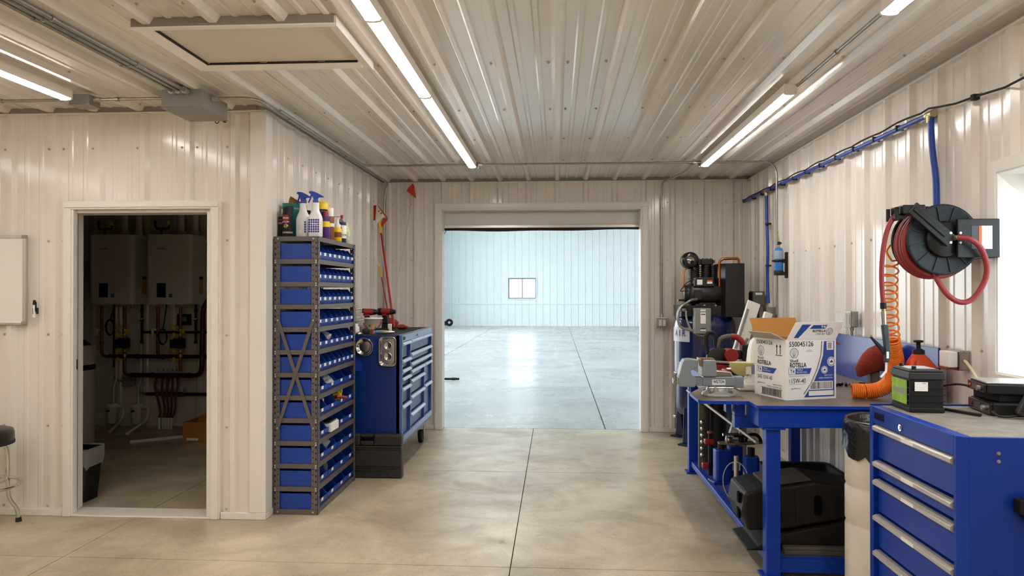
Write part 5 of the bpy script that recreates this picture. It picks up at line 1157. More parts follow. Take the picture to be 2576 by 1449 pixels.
# ------------------------------------------------------------------ workbench
M_bench = mat('bench_blue_enamel', '#07369f', 0.40, spec=0.35, var=0.04, vscale=3)
M_top = mat('worn_steel_top', '#84776a', 0.42, metal=0.45, var=0.22, vscale=5, bump=0.05, bscale=60)
BX0, BX1, BY0, BY1, BZ = 1.043, 2.030, 3.830, 6.230, 0.915
wbn = thing('workbench', 'blue steel workbench with a worn top and backsplash along the right wall', 'workbench', ((BX0+BX1)/2, (BY0+BY1)/2, 0))
MB().box(BX0, BX1, BY0, BY1, BZ-0.012, BZ).build('top_plate', M_top, wbn, 0.001)
vp = [(1.043, 3.985), (1.043, 4.62), (0.90, 4.56), (0.785, 4.30), (0.780, 4.02), (0.800, 3.985)]
MB().prism(vp, 'z', BZ-0.012, BZ+0.0005).build('vise_plate', M_top, wbn, 0.001)
MB().box(BX0, BX1, BY0-0.004, BY0-0.0002, BZ-0.014, BZ+0.001).box(BX0-0.004, BX0-0.0002, BY0-0.004, 3.98, BZ-0.014, BZ+0.001).box(BX0-0.004, BX0-0.0002, 4.63, BY1, BZ-0.014, BZ+0.001).prism([(0.800, 3.981), (1.039, 3.981), (1.039, 3.9848), (0.800, 3.9848)], 'z', BZ-0.016, BZ+0.001).prism([(0.776, 4.02), (0.7798, 4.02), (0.7998, 3.9848), (0.797, 3.981)], 'z', BZ-0.016, BZ+0.001).prism([(0.776, 4.02), (0.781, 4.30), (0.7848, 4.30), (0.7798, 4.02)], 'z', BZ-0.016, BZ+0.001).build('edge_strip', M_bench, wbn)
ap = MB().box(BX0+0.010, BX1-0.01, BY0+0.020, BY0+0.026, 0.80, BZ-0.012).box(BX0+0.010, BX0+0.016, BY0+0.026, BY1-0.026, 0.80, BZ-0.012).box(BX0+0.010, BX1-0.01, BY1-0.026, BY1-0.02, 0.80, BZ-0.012).box(BX0+0.010, BX1-0.01, BY0+0.026, BY0+0.070, 0.80, 0.806).box(BX0+0.016, BX0+0.06, BY0+0.07, BY1-0.026, 0.80, 0.806)
ap.build('apron', M_bench, wbn, 0.001)
for x0, x1, y0, y1 in ((1.100, 1.175, 3.875, 3.950), (1.100, 1.175, 6.090, 6.165), (1.930, 2.005, 3.875, 3.950), (1.930, 2.005, 6.090, 6.165)):
    MB().box(x0, x1, y0, y1, 0.014, 0.798).build('leg', M_bench, wbn, 0.005)
    MB().box(x0-0.022, x1+0.022, y0-0.022, y1+0.022, 0.001, 0.014).build('foot_plate', M_bench, wbn, 0.002)
    MB().box(x0-0.025, x1+0.02, y0-0.02, y1+0.02, 0.786, 0.799).build('cap_plate', M_bench, wbn, 0.002)
MB().box(1.176, 1.929, 3.890, 3.935, 0.030, 0.100).build('shelf_beam', M_bench, wbn, 0.003)
MB().box(1.176, 1.929, 6.105, 6.15, 0.030, 0.100).build('shelf_beam', M_bench, wbn, 0.003)
MB().box(1.118, 1.160, 3.951, 6.089, 0.060, 0.104).build('shelf_rail', M_bench, wbn, 0.003); MB().box(1.945, 1.985, 3.951, 6.089, 0.060, 0.104).build('shelf_rail', M_bench, wbn, 0.003)
MB().box(1.161, 1.944, 3.940, 6.100, 0.094, 0.1035).build('shelf_plate', mat('shelf_blue_dull', '#3a4a86', 0.5, var=0.15, vscale=6), wbn)
MB().box(2.018, 2.030, 3.96, 6.22, BZ, 1.21).build('backsplash', mat('glossy_blue_panel', '#0a2a8a', 0.16, spec=0.4), wbn, 0.002)
MB().box(0.985, 1.40, 4.070, 4.135, 0.755, 0.820).build('vise_arm', M_bench, wbn, 0.003)
MB().box(0.985, 1.042, 4.070, 4.135, 0.821, BZ-0.013).build('arm_upright', M_bench, wbn, 0.003)
MB().box(0.945, 0.975, 4.10, 4.16, 0.835, BZ-0.013).build('stop_plate', M_bench, wbn, 0.002)
MB().cyl((1.085, 3.99, 0.690), (1.085, 6.08, 0.690), 0.0095, None, 10).build('hang_rail', mat('dull_conduit', '#8d877b', 0.5, metal=0.5), wbn)
for y in (4.35, 5.9): MB().box(1.078, 1.092, y, y+0.02, 0.690, 0.80).build('rail_bracket', M_bench, wbn)
for x in (0.84, 1.0): MB().cyl((x, 4.06, BZ-0.013), (x, 4.06, BZ-0.03), 0.010, None, 6).build('plate_bolt', M_steel, wbn)

# ------------------------------------------------------------------ vise
M_vise = mat('vise_grey_enamel', '#7d8389', 0.36, var=0.06, vscale=8)
VY = 4.205
vs = thing('bench_vise', 'grey cast bench vise on the workbench corner plate', 'vise', (0.92, VY, BZ))
MB().lathe([(0.092, 0.0), (0.095, 0.006), (0.090, 0.016), (0.070, 0.028), (0.066, 0.040), (0.060, 0.055)], (0.925, VY, BZ+0.001), 32).build('base', mat('vise_base_grey', '#9a9b98', 0.3, metal=0.3), vs)
for a in (0.5, 2.6, 4.0, 5.5):
    MB().cyl((0.925+0.08*math.cos(a), VY+0.08*math.sin(a), BZ+0.010), (0.925+0.08*math.cos(a), VY+0.08*math.sin(a), BZ+0.030), 0.011, None, 6).build('base_bolt', M_steel, vs)
MB().box(0.832, 1.010, VY-0.042, VY+0.042, 0.970, 1.028).build('fixed_body', M_vise, vs, 0.008)
MB().box(0.995, 1.062, VY-0.030, VY+0.030, 0.962, 1.026).build('tail_tube', M_vise, vs, 0.004)
MB().prism([(0.822, 1.028), (0.905, 1.028), (0.905, 1.075), (0.900, 1.122), (0.826, 1.122), (0.822, 1.075)], 'y', VY-0.060, VY+0.060).build('fixed_jaw', M_vise, vs, 0.007)
MB().box(0.815, 0.823, VY-0.062, VY+0.062, 1.085, 1.128).build('jaw_plate', mat('copper_jaw', '#8f6a4e', 0.35, metal=0.8), vs); MB().box(0.830, 0.895, VY-0.045, VY+0.045, 1.122, 1.128).build('jaw_cap', mat('copper_jaw', '#8f6a4e', 0.35), vs)
MB().prism([(0.905, 1.028), (1.000, 1.028), (0.990, 1.052), (0.930, 1.058), (0.905, 1.06)], 'y', VY-0.035, VY+0.035).build('anvil', M_steel, vs, 0.004)
MB().prism([(0.705, 0.968), (0.785, 0.965), (0.795, 0.985), (0.795, 1.018), (0.770, 1.032), (0.762, 1.060), (0.800, 1.078), (0.806, 1.120), (0.760, 1.126), (0.728, 1.122), (0.715, 1.10), (0.698, 1.035), (0.695, 0.99)], 'y', VY-0.046, VY+0.046).build('sliding_jaw', M_vise, vs, 0.005)
MB().box(0.790, 0.835, VY-0.032, VY+0.032, 0.972, 1.020).build('slide_bar', M_vise, vs, 0.004)
MB().cyl((0.700, VY, 0.998), (0.668, VY, 0.998), 0.020, 0.018, 18).build('screw_head', M_chrome, vs)
MB().cyl((0.680, VY-0.026, 1.045), (0.676, VY-0.026, 0.800), 0.0065, None, 12).build('handle', M_steel, vs)
for z in (1.045, 0.797): MB().lathe([(0.0, -0.010), (0.008, -0.008), (0.011, 0.0), (0.008, 0.008), (0.0, 0.010)], (0.680 if z > 1 else 0.676, VY-0.026, z), 14).build('handle_knob', M_chrome, vs)
MB().box(0.882, 0.955, VY-0.0440, VY-0.0425, 0.980, 1.010).build('nameplate', M_paper, vs)
MB().text('WILTON', (0.9185, VY-0.0442, 0.998), X, Z, w=0.062, h=0.018, bold=0.03).build('lettering', M_navy, vs)
for dx in (-0.03, 0.035):
    MB().cyl((0.925+dx, VY-0.062, 0.930), (0.925+dx, VY-0.062, 0.968), 0.008, None, 10).cyl((0.925+dx-0.035, VY-0.062, 0.966), (0.925+dx+0.035, VY-0.062, 0.966), 0.004, None, 8).build('lock_lever', M_chrome, vs)

# ------------------------------------------------------------------ oil carton
ob = thing('oil_carton', 'open white and blue motor oil carton on the workbench', 'carton', (1.247, 4.02, BZ+0.001), math.atan2(0.107, 0.306))
CW, CD, CH, TH = 0.324, 0.285, 0.330, 0.004
M_cw = mat('white_carton', '#efedea', 0.6); M_cb = mat('carton_blue', '#22479a', 0.55); M_kraft = mat('kraft_inside', '#b9843f', 0.85)
def wall4(m_out):
    mb = MB()
    mb.box(0, CW, 0, TH, 0, CH); mb.box(0, TH, TH, CD, 0, CH); mb.box(CW-TH, CW, TH, CD, 0, CH); mb.box(TH, CW-TH, CD-TH, CD, 0, CH); mb.box(TH, CW-TH, TH, CD-TH, 0, 0.004)
    return mb.build('carton_body', m_out, ob, world=False)
wall4(M_cw)
MB().box(TH, CW-TH, CD-TH-0.001, CD-TH-0.0003, 0.01, CH-0.001).box(TH+0.0003, TH+0.001, TH, CD-TH, 0.01, CH-0.001).build('kraft_lining', M_kraft, ob, world=False)
def flap(pts, m, name):
    V = [Vector(p) for p in pts]; n = (V[1]-V[0]).cross(V[2]-V[0]).normalized()*0.003
    return MB().add([*V, *[v+n for v in V]], [(0,3,2,1), (4,5,6,7), (0,1,5,4), (1,2,6,5), (2,3,7,6), (3,0,4,7)]).build(name, m, ob, world=False)
ff_ = flap([(0.005, 0, CH), (CW-0.003, 0, CH), (CW+0.028, -0.030, CH+0.095), (0.040, -0.030, CH+0.095)], M_cw, 'front_flap')
flap([(0, CD-0.005, CH), (0, 0.005, CH), (-0.085, 0.01, CH+0.040), (-0.085, CD-0.06, CH+0.040)], mat('flap_grey', '#c6bfb2', 0.7), 'side_flap')
flap([(0.005, CD, CH), (CW-0.005, CD, CH), (CW-0.005, CD+0.06, CH+0.105), (0.005, CD+0.06, CH+0.105)], M_kraft, 'back_flap')
flap([(CW, 0.01, CH-0.002), (CW, CD-0.01, CH-0.002), (CW+0.075, CD-0.04, CH-0.035), (CW+0.075, 0.05, CH-0.035)], M_kraft, 'side_flap')
fn = -0.0006
# front face print
MB().prism([(0.115, 0.012), (CW-0.012, 0.012), (CW-0.012, CH-0.012), (0.245, CH-0.012), (0.238, 0.24), (0.215, 0.17), (0.175, 0.09)], 'y', fn-0.0002, fn).build('blue_panel', M_cb, ob, world=False)
for off, m in ((0.0, M_cw), (0.005, M_print)):
    MB().tube([(0.239-off-0.0035, fn-0.0004, CH-0.012), (0.232-off-0.0035, fn-0.0004, 0.24), (0.209-off-0.0035, fn-0.0004, 0.17), (0.169-off-0.0035, fn-0.0004, 0.09), (0.118-off, fn-0.0004, 0.030)], 0.0022 if m is M_cw else 0.0015, 4).build('curved_stripe', m, ob, world=False)
for xx, zz, r in ((0.292, 0.205, 0.026), (0.247, 0.160, 0.021)):
    MB().cyl((xx, fn-0.0004, zz), (xx, fn-0.0008, zz), r, None, 24).build('round_mark', M_cw, ob, world=False)
    MB().cyl((xx, fn-0.0008, zz), (xx, fn-0.0011, zz), r*0.86, None, 24).build('round_ring', M_cb, ob, world=False); MB().cyl((xx, fn-0.0011, zz), (xx, fn-0.0013, zz), r*0.72, None, 24).build('round_field', M_cw, ob, world=False)
    MB().prism([(xx-r*0.42, zz-r*0.2), (xx+r*0.42, zz-r*0.2), (xx+r*0.42, zz+r*0.05), (xx+r*0.2, zz+r*0.1), (xx+r*0.12, zz+r*0.32), (xx-r*0.1, zz+r*0.32), (xx-r*0.1, zz+r*0.05), (xx-r*0.42, zz)], 'y', fn-0.0016, fn-0.0013).build('vehicle_mark', M_print, ob, world=False)
MB().box(0.150, CW-0.022, fn-0.0004, fn-0.0002, 0.052, 0.098).box(0.145, CW-0.018, fn-0.0004, fn-0.0002, 0.020, 0.046).box(0.262, CW-0.018, fn-0.0004, fn-0.0002, 0.270, 0.316).build('barcode_field', M_cw, ob, world=False)['kind'] = 'stuff'
mb = MB(); xx = 0.158; rb = random.Random(5)
while xx < CW-0.032:
    w = rb.choice((0.0015, 0.0025, 0.004)); mb.box(xx, xx+w, fn-0.0006, fn-0.0004, 0.056, 0.094); xx += w+rb.choice((0.002, 0.003))
xx = 0.268
while xx < CW-0.028:
    w = rb.choice((0.001, 0.002, 0.003)); mb.box(xx, xx+w, fn-0.0006, fn-0.0004, 0.276, 0.310); xx += w+0.002
mb.build('barcode', M_print, ob, world=False)['kind'] = 'stuff'
tx_ = MB()
tx_.text('550045126', (0.020, fn-0.0002, 0.305), X, Z, w=0.155, h=0.028, bold=0.01, align='L')
tx_.text('Shell', (0.025, fn-0.0002, 0.214), X, Z, w=0.052, h=0.017, align='L', bold=0.01).text('ROTELLA', (0.025, fn-0.0002, 0.190), X, Z, w=0.105, h=0.026, align='L', bold=0.03)
tx_.text('15W-40', (0.036, fn-0.0002, 0.104), X, Z, w=0.090, h=0.026, align='L').text('SAE', (0.022, fn-0.0002, 0.104), Z, (-1,0,0), w=0.02, h=0.008)
tx_.text('HEAVY DUTY ENGINE OIL', (0.020, fn-0.0002, 0.128), X, Z, w=0.095, h=0.004, align='L').text('gallons', (0.032, fn-0.0002, 0.062), X, Z, w=0.060, h=0.010, align='L')
tx_.box(0.016, 0.150, fn-0.0003, fn-0.0002, 0.1335, 0.1345).box(0.016, 0.125, fn-0.0003, fn-0.0002, 0.0855, 0.0865).build('black_lettering', M_print, ob, world=False)['kind'] = 'stuff'
MB().prism([(0.016, 0.140), (0.152, 0.140), (0.164, 0.172), (0.016, 0.172)], 'y', fn-0.0003, fn-0.0001).build('t4_band', M_cb, ob, world=False)
MB().box(0.018, 0.060, fn-0.0005, fn-0.0003, 0.142, 0.170).build('t4_field', M_cw, ob, world=False)
MB().text('T4', (0.040, fn-0.0006, 0.156), X, Z, w=0.028, h=0.020, bold=0.02).build('t4_text', M_cb, ob, world=False)
MB().text('TRIPLE', (0.068, fn-0.0006, 0.163), X, Z, w=0.038, h=0.009, align='L').text('PROTECTION', (0.068, fn-0.0006, 0.150), X, Z, w=0.064, h=0.009, align='L').text('HEAVY DUTY', (0.300, fn-0.0006, 0.130), X, Z, w=0.055, h=0.008, align='R').text('DIESEL ENGINE OIL', (0.300, fn-0.0006, 0.116), X, Z, w=0.09, h=0.008, align='R').build('white_lettering', M_cw, ob, world=False)['kind'] = 'stuff'
def shell_logo(o, xd, zd, nd, r, par, world=False):
    mb = MB(); o, xd, zd, nd = Vector(o), Vector(xd), Vector(zd), Vector(nd)
    out = [o+xd*(-0.42*r)+zd*(-0.95*r)]
    for i in range(13):
        a = PI*1.12-(PI*1.24)*i/12; q = r*(1.0+0.05*math.cos(i*PI)); out.append(o+xd*(q*math.cos(a))+zd*(q*0.92*math.sin(a)+0.05*r))
    out.append(o+xd*(0.42*r)+zd*(-0.95*r))
    k = len(out)
    for i in range(k):
        a, b = out[i], out[(i+1) % k]; d = (b-a).normalized(); n = d.cross(nd)*0.0012
        mb.add([a-n, b-n, b+n, a+n], [(0,1,2,3)])
    for i in range(1, 6):
        a = PI*1.0-PI*i/6; p = o+xd*(0.82*r*math.cos(a))+zd*(0.78*r*math.sin(a)); q = o+xd*(0.18*r*math.cos(a))+zd*(-0.75*r)
        n = (p-q).normalized().cross(nd)*0.0007; mb.add([p-n, q-n, q+n, p+n], [(0,1,2,3)])
    mb.build('shell_outline', M_print, par, world=world)['kind'] = 'stuff'
shell_logo((0.052, fn-0.0003, 0.256), X, Z, (0,-1,0), 0.026, ob)
MB().box(0.135, 0.165, fn-0.0003, fn-0.0002, 0.270, 0.272).box(0.128, 0.172, fn-0.0003, fn-0.0002, 0.263, 0.265).build('small_print', mat('grey_print', '#8a8782', 0.6), ob, world=False)['kind'] = 'stuff'
# side face print (reads along -y)
sx_ = -0.0006; D = (0, -1, 0)
ts = MB()
ts.text('550045126', (sx_, CD-0.018, 0.305), D, Z, w=0.150, h=0.022, align='L', bold=0.01).text('Shell', (sx_, CD-0.03, 0.214), D, Z, w=0.055, h=0.014, align='L').text('ROTELLA', (sx_, CD-0.03, 0.190), D, Z, w=0.125, h=0.024, align='L', bold=0.03)
ts.text('SAE 15W-40', (sx_, CD-0.03, 0.108), D, Z, w=0.135, h=0.022, align='L').text('gallons', (sx_, CD-0.03, 0.072), D, Z, w=0.07, h=0.010, align='L').text('HEAVY DUTY', (sx_, 0.035, 0.074), D, Z, w=0.08, h=0.008, align='R').text('DIESEL ENGINE OIL', (sx_, 0.035, 0.060), D, Z, w=0.13, h=0.008, align='R')
ts.build('black_lettering', M_print, ob, world=False)['kind'] = 'stuff'
for yy in (0.075, 0.045): MB().prism([(yy, 0.245), (yy+0.006, 0.245), (yy+0.006, 0.285), (yy+0.012, 0.285), (yy+0.003, 0.302), (yy-0.006, 0.285), (yy, 0.285)], 'x', sx_-0.0003, sx_).build('up_arrow', M_print, ob, world=False)
MB().box(sx_-0.0003, sx_, 0.032, 0.090, 0.238, 0.242).build('arrow_base', M_print, ob, world=False)
MB().prism([(CD-0.022, 0.134), (0.110, 0.134), (0.080, 0.166), (CD-0.022, 0.166)], 'x', sx_-0.0002, sx_).build('t4_band', M_cb, ob, world=False)
MB().box(sx_-0.0004, sx_-0.0002, CD-0.072, CD-0.024, 0.136, 0.164).build('t4_field', M_cw, ob, world=False)
MB().text('T4', (sx_-0.0005, CD-0.048, 0.150), D, Z, w=0.032, h=0.020, bold=0.02).build('t4_text', M_cb, ob, world=False)
MB().text('TRIPLE', (sx_-0.0005, CD-0.082, 0.157), D, Z, w=0.04, h=0.008, align='L').text('PROTECTION', (sx_-0.0005, CD-0.082, 0.145), D, Z, w=0.066, h=0.008, align='L').build('white_lettering', M_cw, ob, world=False)['kind'] = 'stuff'
shell_logo((sx_-0.0003, CD-0.062, 0.256), D, Z, (-1,0,0), 0.028, ob)
mb = MB(); yy = 0.040
mb.box(sx_-0.0002, sx_, 0.030, CD-0.06, 0.049, 0.051).box(sx_-0.0002, sx_, 0.030, CD-0.06, 0.009, 0.011)
while yy < CD-0.07:
    w = rb.choice((0.002, 0.003, 0.005)); mb.box(sx_-0.0003, sx_, yy, yy+w, 0.012, 0.048); yy += w+rb.choice((0.002, 0.003))
mb.build('barcode', M_print, ob, world=False)['kind'] = 'stuff'
# flap print
A0, A1, B0_ = Vector((0.005, 0, CH)), Vector((CW-0.003, 0, CH)), Vector((0.040, -0.030, CH+0.095))
fu = Vector((1, 0, 0)); fv = Vector((0.0, -0.030, 0.095)).normalized(); fnm = fu.cross(fv); fo = A0+fnm*0.0036
FP = lambda a, b: fo+fu*a+fv*b
MB().add([FP(0.040, 0.010), FP(0.070, 0.010), FP(0.135, 0.088), FP(0.078, 0.088)], [(0,1,2,3)]).build('blue_wedge', M_cb, ob, world=False)
MB().add([FP(0.130, 0.062), FP(0.230, 0.062), FP(0.240, 0.084), FP(0.150, 0.084)], [(0,1,2,3)]).build('blue_bar', M_cb, ob, world=False)
MB().text('T4', FP(0.215, 0.073), fu, fv, w=0.03, h=0.014, bold=0.03).build('flap_white_text', M_cw, ob, world=False)
MB().text('ROTELLA', FP(0.195, 0.050), fu, fv, w=0.085, h=0.014, bold=0.03).text('15W-40', FP(0.205, 0.032), fu, fv, w=0.055, h=0.010).build('flap_lettering', M_print, ob, world=False)['kind'] = 'stuff'
shell_logo(FP(0.262, 0.045), fu, fv, fnm, 0.020, ob)
# ------------------------------------------------------------------ air compressor
M_tank = mat('compressor_dark_blue', '#0c1a4a', 0.18, coat=0.5)
M_cbk = mat('compressor_black', '#191817', 0.4, var=0.1)
cp = thing('air_compressor', 'upright dark blue air compressor with black motor in the back corner', 'compressor', (1.50, 7.43, 0))
ccx, ccy, cr = 1.495, 7.43, 0.308
MB().lathe([(0.02, 0.225), (0.14, 0.24), (0.25, 0.28), (0.30, 0.34), (cr, 0.40), (cr, 1.16), (0.30, 1.22), (0.25, 1.28), (0.14, 1.325), (0.02, 1.335)], (ccx, ccy, 0), 44).build('tank', M_tank, cp)
for i in range(4):
    a = PI*0.25+i*PI/2; c, s = math.cos(a), math.sin(a)
    MB().frame((ccx, ccy, 0), (c, s, 0), (-s, c, 0), (0, 0, 1)).prism([(0.235, 0.020), (0.325, 0.020), (0.300, 0.40), (0.275, 0.40)], 'y', -0.035, 0.035).box(0.225, 0.36, -0.05, 0.05, 0.001, 0.020).build('foot', M_tank, cp, 0.004)
    MB().frame((ccx, ccy, 0), (c, s, 0), (-s, c, 0), (0, 0, 1)).box(0.27, 0.375, -0.055, 0.055, 0.0005, 0.016).build('foot_pad', M_rubber, cp)
# label wrapped round the tank
mb = MB(); vsl = []; n = 14
for i in range(n+1):
    a = PI*(1.02+0.27*i/n); vsl += [(ccx+(cr+0.0012)*math.cos(a), ccy+(cr+0.0012)*math.sin(a), 1.015), (ccx+(cr+0.0012)*math.cos(a), ccy+(cr+0.0012)*math.sin(a), 1.155)]
mb.add(vsl, [(2*i, 2*i+2, 2*i+3, 2*i+1) for i in range(n)], True).build('tank_label', mat('silver_label', '#c9ccd2', 0.3), cp)
lp = MB()
for i, ch in enumerate('AIR'):
    a = PI*(1.105+0.06*i); p = (ccx+(cr+0.003)*math.cos(a), ccy+(cr+0.003)*math.sin(a), 1.10)
    lp = MB(); lp.text(ch, p, (-math.sin(a), math.cos(a), 0), Z, h=0.062, w=0.042 if ch != 'I' else 0.013, bold=0.02); lp.build('label_letter', M_navy, cp)
MB().box(1.225, 1.665, 7.19, 7.66, 1.345, 1.372).box(1.225, 1.665, 7.19, 7.20, 1.265, 1.345).box(1.225, 1.245, 7.20, 7.65, 1.26, 1.345).box(1.645, 1.665, 7.20, 7.65, 1.24, 1.345).build('top_plate', M_cbk, cp, 0.003)
MB().lathe([(0.06, -0.175), (0.095, -0.165), (0.105, -0.14), (0.105, 0.14), (0.09, 0.165), (0.03, 0.178)], (1.475, 7.285, 1.490), 28, 'x').build('motor', M_cbk, cp)
MB().lathe([(0.0, -0.215), (0.075, -0.21), (0.088, -0.19), (0.088, -0.165)], (1.475, 7.285, 1.490), 24, 'x').build('motor_end', M_cbk, cp)
MB().box(1.40, 1.56, 7.19, 7.38, 1.372, 1.402).build('motor_foot', M_cbk, cp)
MB().prism([(1.350, 1.560), (1.545, 1.560), (1.545, 1.650), (1.362, 1.650)], 'y', 7.185, 7.30).build('start_box', M_cbk, cp, 0.006)
MB().box(1.378, 1.430, 7.183, 7.185, 1.578, 1.628).build('rating_sticker', M_paper, cp)
wl_ = MB().box(1.475, 1.525, 7.183, 7.185, 1.588, 1.618).build('warning_sticker', M_paper, cp); MB().box(1.475, 1.525, 7.1815, 7.183, 1.608, 1.623).build('warning_header', M_orange, cp)
MB().box(1.350, 1.425, 7.172, 7.19, 1.43, 1.53).build('terminal_cover', M_cbk, cp, 0.006)
pm = MB().box(1.36, 1.58, 7.40, 7.58, 1.373, 1.60).build('crankcase', M_cbk, cp, 0.02)
for x in (1.405, 1.525):
    mb = MB()
    for k in range(9): mb.cyl((x, 7.47, 1.605+0.019*k), (x, 7.47, 1.613+0.019*k), 0.062, None, 18)
    mb.cyl((x, 7.47, 1.60), (x, 7.47, 1.79), 0.050, None, 18).build('finned_cylinder', M_cbk, cp)
    MB().box(x-0.058, x+0.058, 7.41, 7.53, 1.782, 1.842).build('cylinder_head', M_cbk, cp, 0.008)
    for dx in (-0.04, 0, 0.04): MB().cyl((x+dx, 7.44, 1.842), (x+dx, 7.44, 1.852), 0.008, None, 6).build('head_bolt', M_steel, cp)
MB().cyl((1.58, 7.47, 1.815), (1.605, 7.45, 1.815), 0.018, None, 10).build('brass_elbow', M_brass, cp)
af = MB().lathe([(0.0, -0.012), (0.040, -0.016), (0.078, -0.010), (0.085, 0.004), (0.085, 0.10), (0.080, 0.108), (0.0, 0.110)], (1.335, 7.30, 1.822), 32, 'y').build('air_filter', M_blackgloss, cp)
MB().lathe([(0.0, -0.030), (0.012, -0.028), (0.014, -0.018), (0.036, -0.016), (0.038, -0.012)], (1.335, 7.30, 1.822), 16, 'y').build('filter_nut', M_chrome, af)
MB().cyl((1.37, 7.28, 1.74), (1.37, 7.30, 1.748), 0.011, None, 10).build('drain_plug', M_steel, cp)
MB().prism([(1.640, 7.12), (1.820, 7.12), (1.820, 7.72), (1.590, 7.72), (1.590, 7.24)], 'z', 1.262, 1.785).build('belt_guard', mat('guard_black', '#151515', 0.38), cp, 0.006)
MB().tube(bend([(1.600, 7.215, 1.56), (1.600, 7.215, 1.832), (1.782, 7.20, 1.836), (1.786, 7.20, 1.787)], 0.055), 0.0125, 10).build('copper_tube', M_copper, cp)
MB().tube(spline([(1.31, 7.30, 1.745), (1.27, 7.28, 1.71), (1.262, 7.27, 1.63), (1.262, 7.26, 1.52)]), 0.006, 8).build('copper_tube', M_copper, cp)
MB().tube(spline([(1.36, 7.25, 1.63), (1.29, 7.22, 1.60), (1.235, 7.20, 1.54), (1.225, 7.20, 1.515), (1.30, 7.2, 1.52)]), 0.0045, 6).build('wire', M_rubber, cp)
MB().cyl((1.20, 7.22, 1.425), (1.36, 7.26, 1.43), 0.010, None, 8).build('handle_bar', M_cbk, cp)
cb = MB().box(1.325, 1.480, 7.02, 7.13, 1.105, 1.352).build('starter_box', mat('starter_grey', '#7d7f78', 0.4), cp, 0.010)
MB().box(1.378, 1.428, 7.018, 7.02, 1.205, 1.312).build('starter_label', M_paper, cb); MB().box(1.382, 1.424, 7.0165, 7.018, 1.288, 1.298).build('red_heading', M_red, cb)
MB().box(1.378, 1.428, 7.018, 7.02, 1.322, 1.340).build('starter_label', M_paper, cb); MB().box(1.378, 1.428, 7.018, 7.02, 1.150, 1.160).build('reset_slot', M_print, cb); MB().box(1.378, 1.428, 7.018, 7.02, 1.136, 1.148).build('starter_label', M_paper, cb)
MB().box(1.335, 1.470, 7.131, 7.20, 1.12, 1.34).build('starter_mount', M_cbk, cb)
fx_ = bend([(1.375, 7.17, 1.435), (1.32, 7.14, 1.432), (1.19, 7.08, 1.36), (1.165, 7.06, 1.26), (1.19, 7.06, 1.165), (1.325, 7.07, 1.128)], 0.09, 10)
R_ = [0.0125+0.0018*(i % 2) for i in range(len(fx_))]
fine = []
for i in range(len(fx_)-1):
    for k in range(4): fine.append(fx_[i].lerp(fx_[i+1], k/4))
MB().tube(fine, [0.0120+0.0024*(i % 2) for i in range(len(fine))], 10).build('flexible_conduit', M_galv, cp)
MB().tube(spline([(1.265, 7.15, 1.32), (1.268, 7.12, 1.24), (1.30, 7.10, 1.15), (1.36, 7.08, 1.095), (1.43, 7.06, 1.088)]), 0.009, 8).build('grey_cable', M_greybox, cp)
MB().cyl((1.24, 7.18, 1.33), (1.262, 7.155, 1.33), 0.016, None, 10).build('cable_gland', M_greybox, cp)
for x, z in ((1.56, 1.358), (1.45, 1.36)): MB().cyl((x, 7.19, z+0.012), (x, 7.19, z+0.024), 0.011, None, 6).build('plate_bolt', M_zinc, cp)
for z in (1.325, 1.295): MB().cyl((1.63, 7.19, z), (1.63, 7.182, z), 0.010, None, 6).build('plate_bolt', M_zinc, cp)
MB().cyl((1.23, 7.19, 0.62), (1.16, 7.12, 0.62), 0.011, None, 10).cyl((1.175, 7.135, 0.62), (1.175, 7.135, 0.66), 0.012, None, 8).build('outlet_valve', M_brass, cp)

# ------------------------------------------------------------------ white panels leaning by the compressor
def lean(name, label, a, b, w, th, m, extra=None):
    a, b = Vector(a), Vector(b); d = (b-a).normalized(); s = Vector((0.95, 0.30, 0)); s = (s-d*s.dot(d)).normalized(); n = d.cross(s)
    t = thing(name, label, 'panel', tuple(a)); L = (b-a).length
    MB().frame(a, s, n, d).box(-w/2, w/2, -th/2, th/2, 0, L).build('board', m, t, 0.002)
    if extra: extra(t, a, s, n, d, L)
    return t
def slot(t, a, s, n, d, L): MB().frame(a, s, n, d).box(-0.055, -0.035, th_sign*0.0125, th_sign*0.018, L-0.45, L-0.08).build('channel', M_greybox, t)
th_sign = -1
lean('sheet_metal', 'wide white steel panel leaning between compressor and workbench', (1.32, 6.48, 0.06), (1.775, 6.62, 1.415), 0.125, 0.02, M_white, slot)
lean('foam_board', 'narrow white board leaning in front of the wide white panel', (1.46, 6.36, 0.06), (1.855, 6.46, 1.325), 0.075, 0.03, M_white)
tag(MB().tube(spline([(1.64, 6.48, 0.95), (1.66, 6.47, 1.06), (1.675, 6.46, 1.10)]), 0.014, 8).box(1.60, 1.66, 6.44, 6.50, 0.0, 0.95).build('grey_tube', M_greybox), 'grey plastic tube standing in front of the white panels', 'tube')

